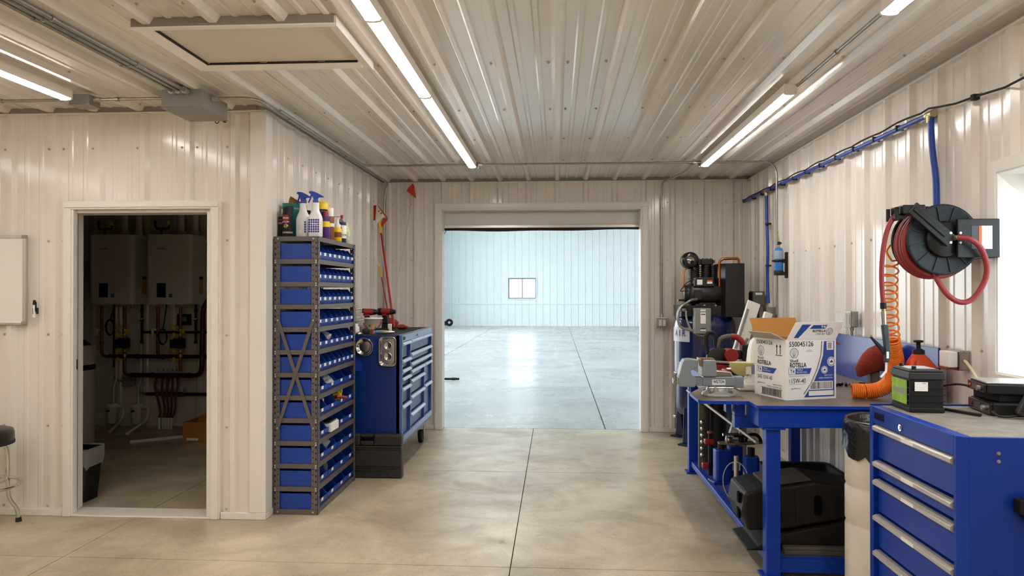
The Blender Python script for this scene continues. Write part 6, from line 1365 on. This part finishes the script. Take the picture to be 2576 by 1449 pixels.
# ------------------------------------------------------------------ tools on the workbench
BT_ = BZ+0.001
ms = thing('cordless_saw', 'red and black cordless saw with a black battery behind the vise', 'saw', (1.135, 5.0, BT_))
sy0 = 5.0
MB().box(1.045, 1.245, sy0-0.06, sy0+0.06, BT_, BT_+0.016).build('shoe', M_steel, ms, 0.002)
MB().box(1.060, 1.165, sy0-0.05, sy0+0.05, BT_+0.0165, BT_+0.10).build('lower_guard', M_red, ms, 0.012)
MB().lathe([(0.0, -0.03), (0.075, -0.03), (0.080, -0.02), (0.080, 0.02), (0.07, 0.03), (0.0, 0.03)], (1.100, sy0, BT_+0.135), 28, 'y').build('blade_guard', M_black, ms)
MB().cyl((1.175, sy0-0.075, BT_+0.165), (1.175, sy0+0.07, BT_+0.165), 0.044, 0.040, 20).build('motor_housing', M_red, ms); MB().box(1.175, 1.255, sy0-0.03, sy0+0.03, BT_+0.135, BT_+0.195).build('gear_case', M_black, ms, 0.01)
MB().tube(spline([(1.030, sy0, BT_+0.165), (1.017, sy0, BT_+0.28), (1.040, sy0, BT_+0.312), (1.073, sy0, BT_+0.300), (1.085, sy0, BT_+0.22), (1.090, sy0, BT_+0.17)]), 0.014, 10).build('front_handle', M_black, ms)
MB().tube(spline([(1.090, sy0, BT_+0.19), (1.113, sy0, BT_+0.265), (1.165, sy0, BT_+0.288), (1.223, sy0, BT_+0.280), (1.260, sy0, BT_+0.245), (1.260, sy0, BT_+0.20)]), 0.017, 10).build('rear_handle', mat('grey_rubber_grip', '#5a5349', 0.7), ms)
MB().tube(spline([(1.185, sy0-0.004, BT_+0.288), (1.223, sy0-0.004, BT_+0.283), (1.262, sy0-0.004, BT_+0.247), (1.264, sy0-0.004, BT_+0.20)]), 0.0205, 10).build('handle_shell', M_red, ms)
MB().box(1.250, 1.313, sy0-0.045, sy0+0.045, BT_+0.125, BT_+0.235).build('battery', M_black, ms, 0.008)
MB().cyl((1.060, sy0-0.09, BT_+0.125), (1.165, sy0-0.07, BT_+0.118), 0.010, None, 10).build('chrome_bar', M_chrome, ms)
t = thing('drill_charger', 'flat black and red battery charger in front of the saw', 'charger', (1.125, 4.68, BT_))
MB().box(1.055, 1.20, 4.62, 4.74, BT_, BT_+0.075).build('charger_body', M_black, t, 0.01); MB().box(1.06, 1.15, 4.63, 4.73, BT_+0.076, BT_+0.10).build('red_top', M_red, t, 0.008)
MB().tube([(1.07, 4.625, BT_+0.105), (1.12, 4.62, BT_+0.108), (1.16, 4.63, BT_+0.108)], 0.008, 8).build('silver_trim', M_chrome, t)
pj = thing('white_grinder', 'white bench machine with a round head beside the oil carton', 'machine', (1.19, 4.46, BT_))
MB().box(1.090, 1.260, 4.385, 4.58, BT_, BT_+0.045).build('base', M_white, pj, 0.01)
R = lambda z, x0, x1, y0, y1: [(p[0]+(x0+x1)/2, p[1]+(y0+y1)/2, BT_+z) for p in rrect(x1-x0, y1-y0, 0.025, 4)]
MB().loft([R(0.0455, 1.150, 1.255, 4.40, 4.55), R(0.14, 1.160, 1.252, 4.405, 4.54), R(0.24, 1.168, 1.250, 4.41, 4.53), R(0.295, 1.180, 1.245, 4.42, 4.52), R(0.312, 1.195, 1.235, 4.44, 4.50)]).build('column', M_white, pj)
mb = MB(); rings = []
M_ywb = mat('pale_yellow_plastic', '#c9bf83', 0.45)
for k, (rx, z) in enumerate(((0.03, 0.085), (0.055, 0.095), (0.078, 0.12), (0.088, 0.155), (0.092, 0.165))):
    rings.append([(1.135+rx*math.cos(i*PI/10), 4.455+rx*0.62*math.sin(i*PI/10), BT_+z) for i in range(20)])
MB().loft(rings).build('yellow_bowl', M_ywb, pj)
MB().box(1.128, 1.160, 4.388, 4.392, BT_+0.10, BT_+0.145).build('label', M_paper, pj); MB().box(1.166, 1.184, 4.3995, 4.4015, BT_+0.10, BT_+0.155).build('warning_strip', mat('warning_print', '#8288a0', 0.5), pj)
MB().cyl((1.215, 4.47, BT_+0.312), (1.215, 4.47, BT_+0.335), 0.018, None, 12).build('orange_cap', M_orange, pj)
# post with red caps, wood and orange jug near the window end
t = thing('knit_hat', 'dull red knitted hat hung on a short upright post', 'hat', (1.885, 4.47, BT_+0.06))
M_capr = mat('red_knit', '#86301f', 0.9, bump=0.6, bscale=90)
rings = []; rnd = random.Random(11)
for rx, ry, dx, z in ((0.080, 0.05, -0.008, 0.118), (0.090, 0.058, -0.006, 0.135), (0.088, 0.058, 0.004, 0.170), (0.074, 0.052, 0.018, 0.215), (0.050, 0.038, 0.028, 0.248), (0.018, 0.014, 0.034, 0.268)):
    rings.append([(1.895+dx+rx*math.cos(i*PI/9)*(1+rnd.uniform(-.05, .05)), 4.47+ry*math.sin(i*PI/9), BT_+z+rnd.uniform(-.006, .006)-0.035*max(0, -math.cos(i*PI/9))*(1 if z < 0.125 else 0)) for i in range(18)])
MB().loft(rings).build('cap_shell', M_capr, t)
MB().box(1.872, 1.928, 4.445, 4.495, BT_, BT_+0.125).build('post', mat('grey_wood_post', '#7a7266', 0.7), t, 0.003)
tag(MB().box(1.83, 1.868, 4.50, 4.60, BT_, BT_+0.045).build('wood_block', M_wood, None, 0.003), 'small wooden block beside the grey post', 'block')
t = thing('metal_scraps', 'small dark metal bits lying by the backsplash', 'scraps', (1.80, 4.66, BT_))
for i in range(5): MB().cyl((1.74+0.03*i, 4.62+0.02*(i % 2), BT_+0.010), (1.765+0.03*i, 4.65+0.02*(i % 3), BT_+0.012), 0.0098, None, 7).build('bit', M_iron, t)
t = thing('orange_jug', 'orange jug with a black spout cap behind the battery', 'jug', (1.925, 3.945, BT_))
M_jug = mat('orange_jug_plastic', '#d8481a', 0.4)
R = lambda z, w, d, dx=0.0: [(1.925+dx+p[0], 3.945+p[1], BT_+z) for p in rrect(w, d, min(w, d)*0.35, 4)]
MB().loft([R(0.0, 0.13, 0.11), R(0.01, 0.155, 0.135), R(0.15, 0.165, 0.14), R(0.19, 0.150, 0.125, -0.004), R(0.235, 0.095, 0.085, -0.012), R(0.262, 0.055, 0.055, -0.016)]).build('jug_body', M_jug, t)
MB().tube(spline([(1.866, 3.90, BT_+0.235), (1.850, 3.888, BT_+0.215), (1.842, 3.885, BT_+0.16), (1.850, 3.885, BT_+0.13)]), 0.013, 10).build('jug_handle', M_jug, t)
MB().lathe([(0.030, 0.262), (0.030, 0.282), (0.012, 0.292), (0.010, 0.322), (0.024, 0.325), (0.024, 0.335), (0.0, 0.337)], (1.909, 3.945, BT_), 18).build('spout_cap', M_black, t)
crumple('pink_bow', mat('pink_plastic', '#e0405f', 0.5), (1.792, 3.872, BT_), (0.06, 0.03, 0.165), 'bright pink clip between the coil hose and the orange jug', 'clip', 31, 0.3)

# ------------------------------------------------------------------ under the workbench
SZ = 0.1045
for i, (x, y, lab) in enumerate(((1.215, 5.42, 'blue bottle jack standing nearest the bench front rail'), (1.345, 5.56, 'blue bottle jack standing behind the other two jacks'), (1.395, 5.29, 'blue bottle jack with a red and white strip nearest the moulded ramps'))):
    t = thing('bottle_jack', lab, 'jack', (x, y, SZ), 0.12*(1-i))
    MB().prism([(-0.075, -0.06), (0.075, -0.06), (0.085, 0.06), (-0.085, 0.06)], 'z', 0.0, 0.018).build('base', M_bluepl, t, 0.004, world=False)
    MB().prism(rrect(0.105, 0.095, 0.02, 4), 'z', 0.0185, 0.245 if i != 2 else 0.225).build('body', M_bluepl, t, 0.006, world=False)
    MB().cyl((0, 0, 0.245 if i != 2 else 0.225), (0, 0, 0.285), 0.026, None, 14).build('ram', M_iron, t, world=False)
    if i == 1:
        MB().box(-0.03, 0.03, -0.0490, -0.0478, 0.065, 0.125).build('label', M_paper, t, world=False); MB().box(-0.028, 0.028, -0.0490, -0.0478, 0.130, 0.155).build('dark_label', M_print, t, world=False)
    if i == 2:
        MB().box(-0.0545, -0.0530, -0.035, 0.0, 0.03, 0.115).build('label', M_paper, t, world=False); MB().box(-0.0550, -0.0532, -0.035, 0.0, 0.115, 0.125).build('red_strip', M_red, t, world=False)
t = thing('jack_stand', 'small blue tripod jack stand with a silver post', 'jack stand', (1.235, 5.06, SZ))
jx, jy = 1.235, 5.06
MB().cyl((jx, jy, SZ+0.02), (jx, jy, SZ+0.045), 0.012, None, 12).cyl((jx, jy, SZ+0.10), (jx, jy, SZ+0.275), 0.016, None, 14).build('post', M_alu, t)
for a in (0.4, 2.5, 4.3):
    MB().frame((jx, jy, SZ), (math.cos(a), math.sin(a), 0), (-math.sin(a), math.cos(a), 0), (0,0,1)).prism([(0.0, 0.115), (0.016, 0.115), (0.095, 0.012), (0.095, 0.0), (0.075, 0.0), (0.0, 0.07)], 'y', -0.006, 0.006).build('leg', M_bluepl, t)
MB().cyl((jx, jy, SZ+0.055), (jx, jy, SZ+0.115), 0.024, 0.020, 12).build('collar', M_bluepl, t)
tag(MB().tube([(1.20+0.085*math.cos(a*PI/14), 4.93+0.02*math.sin(a*PI/14), SZ+0.135+0.125*math.sin(a*PI/14)) for a in range(2, 24)], 0.0028, 6).build('clear_tube', mat('clear_tube', '#c9ced2', 0.2)), 'thin clear tube looped in front of the silver post', 'tube')
t = thing('strut_column', 'tall dark column studded with chrome balls under the bench end', 'column', (1.16, 5.90, SZ))
MB().cyl((1.18, 5.88, SZ), (1.18, 5.88, 0.79), 0.045, None, 18).build('column', mat('dark_olive_metal', '#3d3a31', 0.5), t); MB().cyl((1.30, 5.93, SZ), (1.30, 5.93, 0.76), 0.075, None, 18).build('rear_column', M_black, t)
for k in range(6): MB().lathe([(0.0, -0.017), (0.012, -0.012), (0.017, 0.0), (0.012, 0.012), (0.0, 0.017)], (1.155, 5.823, SZ+0.11+0.052*k), 14).build('chrome_ball', M_chrome, t)
t = thing('pipe_clamp', 'black bar clamp with red jaws standing on the bench shelf', 'clamp', (1.175, 5.66, SZ))
MB().cyl((1.18, 5.64, SZ), (1.18, 5.64, SZ+0.32), 0.016, None, 12).build('bar', M_black, t)
MB().box(1.135, 1.205, 5.61, 5.67, SZ+0.235, SZ+0.275).build('jaw', M_red, t, 0.008); MB().box(1.115, 1.165, 5.60, 5.65, SZ+0.05, SZ+0.095).build('jaw', M_red, t, 0.008); MB().cyl((1.18, 5.64, SZ+0.32), (1.18, 5.64, SZ+0.335), 0.024, 0.018, 12).build('screw_knob', M_red, t)
t = thing('tow_hitch', 'rusty steel hitch with chain lying across the jacks', 'hitch', (1.34, 5.44, SZ+0.286))
hz = SZ+0.2855
MB().prism([(1.19, 5.38), (1.30, 5.36), (1.42, 5.38), (1.54, 5.44), (1.54, 5.50), (1.42, 5.47), (1.28, 5.47), (1.19, 5.44)], 'z', hz, hz+0.012).build('plate', mat('rusty_plate', '#6d6253', 0.6, metal=0.4, var=0.2), t, 0.002)
MB().lathe([(0.024, 0.0), (0.030, 0.01), (0.026, 0.035), (0.010, 0.04)], (1.27, 5.42, hz+0.012), 16).build('nut', M_steel, t)
MB().tube(arc((1.45, 5.44, hz+0.012), 0.055, 0, PI, 12, 'xz'), 0.012, 8).build('shackle', M_iron, t)
MB().cyl((1.36, 5.43, hz+0.012), (1.36, 5.43, hz+0.05), 0.022, None, 12).box(1.30, 1.42, 5.40, 5.46, hz+0.05, hz+0.066).build('coupler', M_iron, t)
MB().cyl((1.22, 5.40, hz+0.07), (1.34, 5.42, hz+0.072), 0.010, None, 10).cyl((1.25, 5.405, hz+0.012), (1.25, 5.405, hz+0.07), 0.009, None, 8).build('pin', M_chrome, t)
tr_ = thing('drain_pan', 'shallow black drain pan at the back of the bench shelf', 'pan', (1.70, 5.05, SZ))
R = lambda z, w, d: [(1.725+p[0], 5.02+p[1], SZ+z) for p in rrect(w, d, 0.05, 4)]
MB().loft([R(0.0, 0.36, 0.60), R(0.15, 0.46, 0.74), R(0.155, 0.49, 0.77), R(0.165, 0.49, 0.77), R(0.155, 0.44, 0.72), R(0.012, 0.345, 0.585)]).build('pan', M_black, tr_)
M_void = mat('matt_black_recess', '#060606', 0.95, spec=0.1)
M_ramp = mat('ramp_black_plastic', '#171513', 0.6, spec=0.35, var=0.12, vscale=8)
t = thing('wheel_ramp', 'black moulded wheel ramp lying flat on the bench shelf', 'ramp', (1.40, 4.16, SZ))
MB().prism([(1.03, SZ), (1.86, SZ), (1.86, SZ+0.16), (1.55, SZ+0.16), (1.20, SZ+0.085), (1.09, SZ+0.022), (1.03, SZ+0.010)], 'y', 4.00, 4.34).build('ramp_body', M_ramp, t, 0.008)
for x in (1.28, 1.42, 1.56, 1.70): MB().box(x, x+0.035, 3.994, 4.001, SZ+0.02, SZ+0.075).build('side_rib', M_ramp, t)
t = thing('wheel_ramp', 'black moulded wheel ramp stacked tilted on the flat ramp', 'ramp', (1.36, 4.17, SZ+0.17))
up = [(1.045, SZ+0.10), (1.012, SZ+0.205), (1.030, SZ+0.305), (1.10, SZ+0.325), (1.26, SZ+0.345), (1.40, SZ+0.372), (1.62, SZ+0.340), (1.86, SZ+0.300), (1.86, SZ+0.175), (1.55, SZ+0.170), (1.22, SZ+0.105)]
MB().prism(up, 'y', 4.02, 4.36).build('ramp_body', M_ramp, t, 0.014)
MB().prism([(1.15, SZ+0.345), (1.38, SZ+0.378), (1.40, SZ+0.372), (1.15, SZ+0.330)], 'y', 4.05, 4.33).build('tread', mat('ramp_tread', '#4a4238', 0.7, var=0.15), t, 0.004)
for x, z0, z1 in ((1.225, 0.15, 0.31), (1.30, 0.16, 0.325), (1.50, 0.20, 0.32)):
    MB().prism([(x, SZ+z0), (x+0.018, SZ+z0), (x+0.004, SZ+z1), (x-0.010, SZ+z1)], 'y', 4.0135, 4.021).build('side_rib', M_ramp, t)
MB().prism([(q[0]+1.415, q[1]+SZ+0.245) for q in rrect(0.040, 0.11, 0.0195, 5)], 'y', 4.0145, 4.0205).build('hand_slot', M_void, t)
for z in (0.150, 0.235): MB().box(1.008, 1.020, 4.08, 4.12, SZ+z, SZ+z+0.055).build('end_slot', M_void, t)
tag(MB().box(1.215, 1.80, 3.945, 3.990, SZ, SZ+0.022).box(1.215, 1.80, 3.955, 3.99, SZ+0.022, SZ+0.040).build('steel_bar', mat('dull_steel_bar', '#6a645a', 0.5, metal=0.5), None, 0.002), 'flat steel bar on the shelf edge in front of the ramps', 'bar')

# ------------------------------------------------------------------ drum bin between bench and cabinet
t = thing('drum_bin', 'white plastic drum used as a waste bin with a black liner', 'bin', (1.605, 3.585, 0))
bx, by = 1.605, 3.585
MB().lathe([(0.185, 0.001), (0.197, 0.02), (0.203, 0.08), (0.203, 0.38), (0.198, 0.39), (0.198, 0.40), (0.203, 0.41), (0.203, 0.56), (0.198, 0.57), (0.198, 0.58), (0.203, 0.59), (0.203, 0.85), (0.195, 0.875), (0.187, 0.875), (0.187, 0.05), (0.0, 0.04)], (bx, by, 0), 44).build('drum', mat('dirty_white_drum', '#d9d2c6', 0.45, var=0.08, vscale=5), t)
rings = []; rnd = random.Random(3)
for r, z, j in ((0.214, 0.745, 0.020), (0.212, 0.78, 0.008), (0.214, 0.84, 0.006), (0.208, 0.885, 0.004), (0.198, 0.897, 0.002), (0.186, 0.885, 0.002), (0.180, 0.80, 0.004)):
    rings.append([(bx+r*math.cos(i*PI/20)*(1+rnd.uniform(-0.012, 0.012)), by+r*math.sin(i*PI/20)*(1+rnd.uniform(-0.012, 0.012)), z+rnd.uniform(-j, j)-(0.035*max(0, math.cos(i*PI/20-4.6)) if z < 0.76 else 0)) for i in range(40)])
MB().loft(rings, caps=False).build('liner', mat('black_liner_film', '#161514', 0.25, bump=0.5, bscale=30), t)

# ------------------------------------------------------------------ drawer cabinet by the window
M_cab = mat('cabinet_blue_enamel', '#06359a', 0.36, spec=0.35, var=0.03)
GX0, GX1, GY0, GY1, GZ0, GZ1 = 1.404, 2.035, 2.611, 3.342, 0.10, 1.000
cab = thing('drawer_cabinet', 'blue steel drawer cabinet with silver pulls next to the window', 'cabinet', ((GX0+GX1)/2, (GY0+GY1)/2, 0))
MB().prism([(GX0+0.028, GY0), (GX1, GY0), (GX1, GY0+0.012), (GX0+0.028, GY0+0.012)], 'z', GZ0, GZ1).box(GX0+0.045, GX1, GY1-0.012, GY1, GZ0, GZ1).box(GX1-0.012, GX1, GY0+0.012, GY1-0.012, GZ0, GZ1).box(GX0+0.06, GX1-0.012, GY0+0.012, GY1-0.012, GZ0, GZ1-0.006).build('cabinet_body', M_cab, cab, 0.002)
MB().prism([(GX0, GY0+0.028), (GX0+0.028, GY0), (GX0+0.045, GY0+0.012), (GX0+0.045, GY0+0.045), (GX0, GY0+0.045)], 'z', GZ0, GZ1).box(GX0, GX0+0.045, GY1-0.035, GY1, GZ0, GZ1).box(GX0, GX0+0.045, GY0+0.045, GY1-0.035, 0.925, GZ1).box(GX0, GX0+0.045, GY0+0.045, GY1-0.035, GZ0, GZ0+0.05).build('face_frame', M_cab, cab, 0.002)
tops = [0.920, 0.762, 0.680, 0.524, 0.368]
for i, z1 in enumerate(tops):
    z0 = tops[i+1]+0.012 if i+1 < len(tops) else GZ0+0.055
    d = MB().box(GX0+0.020, GX0+0.058, GY0+0.048, GY1-0.040, z0, z1).build('drawer', M_cab, cab, 0.002)
    MB().prism([(GX0+0.022, z1), (GX0+0.006, z1), (GX0-0.008, z1-0.008), (GX0-0.008, z1-0.022), (GX0+0.004, z1-0.030), (GX0+0.022, z1-0.028)], 'y', GY0+0.052, GY1-0.044).build('pull', mat('satin_pull', '#c4c0b9', 0.4, metal=0.4), d)
    if i > 0 or True: MB().box(GX0-0.0095, GX0-0.008, 2.93, 3.03, z1-0.022, z1-0.008).build('pull_label', M_paper, d)
MB().box(GX0-0.002, GX0, 3.20, 3.29, 0.948, 0.978).build('badge', M_blackgloss, cab)
MB().cyl((GX0, 3.045, 0.952), (GX0-0.006, 3.045, 0.952), 0.014, None, 16).cyl((GX0-0.006, 3.045, 0.952), (GX0-0.009, 3.045, 0.952), 0.008, None, 12).build('lock', M_chrome, cab)
MB().box(GX0+0.03, GX1-0.004, GY0+0.014, GY1-0.014, GZ1-0.006, GZ1-0.0005).build('top_liner', mat('worn_grey_top', '#9a9186', 0.5, var=0.2, vscale=9, col2='#6d655c'), cab)
MB().box(GX0+0.001, GX1, GY1-0.012, GY1, GZ1, GZ1+0.006).build('rear_lip', M_cab, cab, 0.001)
for z in (0.945, 0.917): MB().cyl((1.532, GY0, z), (1.532, GY0-0.004, z), 0.007, 0.005, 10).build('side_screw', M_greybox, cab)
hk = MB().box(1.578, 1.70, GY0-0.045, GY0-0.0005, 0.745, 0.795).prism([(1.59, 0.745), (1.70, 0.745), (1.70, 0.69), (1.625, 0.70)], 'y', GY0-0.04, GY0-0.001).build('side_handle', M_black, cab, 0.004)
for x in (GX0+0.08, GX1-0.08):
    for y in (GY0+0.08, GY1-0.08):
        c_ = MB().box(x-0.03, x+0.03, y-0.03, y+0.03, GZ0-0.010, GZ0-0.0005).box(x-0.022, x+0.022, y-0.012, y+0.012, 0.075, GZ0-0.010).build('caster', M_greybox, cab); MB().lathe([(0.036, -0.015), (0.040, -0.012), (0.040, 0.012), (0.036, 0.015)], (x, y, 0.0405), 18, 'x').build('wheel', M_rubber, c_)
# battery
QT = GZ1+0.0005
bt = thing('car_battery', 'black car battery with a green label on the drawer cabinet', 'battery', (1.479, 3.132, QT), 0.0)
def bp(mb): return mb
ang = math.atan2(0.25, 0.046)-PI/2
bt.rotation_euler = (0, 0, ang*0.35); PM[bt.name] = Matrix.LocRotScale(Vector((1.479, 3.132, QT)), Euler((0, 0, ang*0.35)), None)
bw, bd, bh = 0.140, 0.195, 0.178
MB().box(0.004, bw-0.004, 0.004, bd-0.004, 0, bh-0.040).box(0.0, bw, 0.0, bd, 0.0, 0.02).build('case', M_black, bt, 0.004, world=False)
for z in (0.045, 0.072, 0.10): MB().box(-0.0005, bw+0.0005, -0.0005, bd+0.0005, z, z+0.004).build('case_ridge', M_black, bt, world=False)
MB().box(-0.002, bw+0.002, -0.002, bd+0.002, bh-0.040, bh-0.010).box(0.004, bw-0.004, 0.004, bd-0.004, bh-0.010, bh).build('lid', mat('battery_lid', '#26282b', 0.45), bt, 0.004, world=False)
MB().box(0.02, bw-0.01, 0.06, bd-0.01, bh+0.0003, bh+0.0012).build('top_label', mat('grey_label_top', '#b9b9b6', 0.5), bt, world=False)
MB().box(-0.0016, -0.0006, 0.025, bd-0.012, 0.030, 0.132).build('green_label', mat('lime_label', '#8dbb1e', 0.5, var=0.25, vscale=18), bt, world=False)
MB().box(-0.0022, -0.0017, 0.035, bd-0.025, 0.070, 0.092).build('label_block', mat('label_grey', '#8b8f7d', 0.5), bt, world=False)
MB().box(0.020, 0.072, -0.0016, -0.0006, 0.090, 0.128).build('white_sticker', M_paper, bt, world=False); MB().text('D6A', (0.058, -0.0018, 0.123), X, Z, w=0.014, h=0.005).build('sticker_text', M_print, bt, world=False)
for y in (0.03, bd-0.035): MB().cyl((0.03, y, bh), (0.03, y, bh+0.014), 0.010, 0.009, 12).build('terminal', M_iron, bt, world=False)
tag(MB().cyl((1.635, 3.215, QT+0.007), (1.715, 3.040, QT+0.007), 0.0065, None, 10).build('black_pen', M_black), 'thin black rod lying between battery and radios', 'rod')
# radios
def radio(label, loc, rz, L, Dp, Hh, silver):
    t = thing('two_way_radio', label, 'radio', loc, rz)
    MB().box(0, L, 0, Dp, 0, Hh).build('case', M_black, t, 0.006, world=False)
    MB().box(-0.010, 0.0, 0.004, Dp-0.004, 0.003, Hh-0.003).build('face', M_blackgloss, t, 0.003, world=False)
    MB().cyl((-0.010, Dp*0.25, Hh*0.5), (-0.022, Dp*0.25, Hh*0.5), 0.011, None, 14).build('knob', M_alu if silver else M_greybox, t, world=False)
    MB().cyl((-0.010, Dp*0.82, Hh*0.5), (-0.014, Dp*0.82, Hh*0.5), 0.007, None, 12).build('button', M_red if silver else M_orange, t, world=False)
    MB().box(-0.012, -0.0102, Dp*0.42, Dp*0.70, Hh*0.3, Hh*0.75).build('display', mat('display_grey', '#4a4e50', 0.3), t, world=False)
    return t
r1 = radio('black two-way radio with a red button lying on the drawer cabinet', (1.775, 3.060, QT), -0.16, 0.20, 0.235, 0.052, True)
tag(MB().box(1.815, 1.985, 3.085, 3.275, QT+0.0525, QT+0.084).build('radio_spacer', M_black, None, 0.004), 'black block between the two stacked radios', 'block')
r2 = radio('black two-way radio stacked on top under a silver lid', (1.765, 3.085, QT+0.0845), -0.20, 0.23, 0.20, 0.042, False)
MB().box(0.0, 0.225, 0.008, 0.192, 0.0425, 0.050).build('silver_lid', M_alu, r2, 0.003, world=False)
t = thing('radio_microphone', 'black hand microphone leaning against the stacked radios', 'microphone', (1.842, 3.00, QT))
MB().frame((1.845, 3.005, QT+0.001), (0.90, 0.15, -0.40), (0.1, 0.97, 0.2), (0.36, -0.2, 0.91)).box(-0.028, 0.028, -0.016, 0.016, 0.012, 0.095).build('mic_body', mat('mic_plastic', '#2d2c2b', 0.5), t, 0.008)
for k in range(4): MB().frame((1.845, 3.005, QT+0.001), (0.90, 0.15, -0.40), (0.1, 0.97, 0.2), (0.36, -0.2, 0.91)).box(-0.02, 0.02, -0.0172, -0.0158, 0.03+0.012*k, 0.035+0.012*k).build('grille_slot', M_blackgloss, t)
MB().tube(spline([(1.83, 3.0, QT+0.012), (1.80, 3.0, QT+0.008), (1.77, 3.015, QT+0.008), (1.765, 3.05, QT+0.02)]), 0.005, 8).build('mic_cord', M_rubber, t)
tag(MB().tube(spline([(1.757, 3.20, QT+0.105), (1.725, 3.235, QT+0.108), (1.69, 3.29, QT+0.09), (1.66, 3.31, QT+0.05), (1.655, 3.315, QT+0.01)]), 0.005, 8).build('power_lead', M_rubber), 'black lead running from the upper radio behind the battery', 'lead')
t = thing('spray_bottle', 'clear bottle with a pale label at the window end of the cabinet', 'bottle', (1.955, 2.99, QT))
MB().lathe([(0.030, 0), (0.033, 0.005), (0.033, 0.10), (0.020, 0.125), (0.012, 0.13)], (1.955, 2.99, QT), 20).build('bottle_body', mat('pale_bottle', '#cfd6da', 0.3), t); MB().lathe([(0.0335, 0.03), (0.0338, 0.031), (0.0338, 0.085), (0.0335, 0.086)], (1.955, 2.99, QT), 20).build('label_band', M_bluepl, t); MB().lathe([(0.013, 0.13), (0.013, 0.15), (0.0, 0.151)], (1.955, 2.99, QT), 14).build('cap', M_white, t)

# ------------------------------------------------------------------ seen through the overhead door
t = thing('tow_coupler', 'dark red drawbar eye poking in past the overhead door jamb', 'drawbar', (-1.55, 10.2, 0.0))
M_dred = mat('dark_red_iron', '#5a1a17', 0.5, var=0.15)
MB().box(-2.6, -1.60, 10.15, 10.25, 0.98, 1.10).box(-2.5, -2.40, 10.15, 10.25, 0.001, 0.98).build('beam', M_dred, t, 0.006)
mb = MB(); mb.tube(arc((-1.515, 10.2, 1.075), 0.036, 0, 2*PI, 20, 'xz')[:-1], 0.019, 10, closed=True).build('eye', M_iron, t)
MB().box(-1.61, -1.545, 10.17, 10.23, 1.035, 1.095).build('shank', M_iron, t, 0.006)
MB().cyl((-1.60, 10.14, 1.02), (-1.605, 10.14, 0.86), 0.004, None, 6).build('lynch_cord', M_white, t)
t = thing('drawbar_pin', 'rusty steel pin lying on the hall floor', 'pin', (-1.85, 12.2, 0))
MB().cyl((-2.10, 12.2, 0.034), (-1.90, 12.2, 0.034), 0.033, None, 12).build('shaft', M_iron, t); MB().cyl((-1.90, 12.2, 0.034), (-1.76, 12.2, 0.034), 0.020, None, 10).build('neck', M_iron, t); MB().cyl((-1.76, 12.2, 0.034), (-1.64, 12.2, 0.034), 0.026, 0.018, 10).build('tip', M_iron, t)
# trees and a shed beyond the hall window
rnd = random.Random(17)
for (x, y, hgt, l) in ((-4.25, 44.0, 5.0, 'leafy tree seen through the left sash of the hall window'),):
    t = thing('tree', l, 'tree', (x, y, -0.1))
    MB().tube([(x, y, -0.1), (x+0.1, y, hgt*0.35), (x, y, hgt*0.6)], [0.14, 0.11, 0.05], 8).build('trunk', M_wood, t)
    mb = MB()
    for k in range(420):
        a = rnd.uniform(0, 2*PI); r = 1.5*rnd.random()**0.5; zz = hgt*0.32+rnd.random()*hgt*0.68; r *= math.sin(PI*min(1, max(0.1, (zz-hgt*0.25)/(hgt*0.8))))
        p = Vector((x+r*math.cos(a), y+r*math.sin(a), zz)); u = Vector((rnd.uniform(-1,1), rnd.uniform(-1,1), rnd.uniform(-1,1))).normalized(); w = u.orthogonal().normalized(); s = 0.16
        mb.add([p-u*s, p-w*s*0.5, p+u*s, p+w*s*0.5], [(0,1,2,3)])
    tag(mb.build('leaves', mat('leaf_green', '#6d8a4a', 0.7, var=0.2), t), kind='stuff')
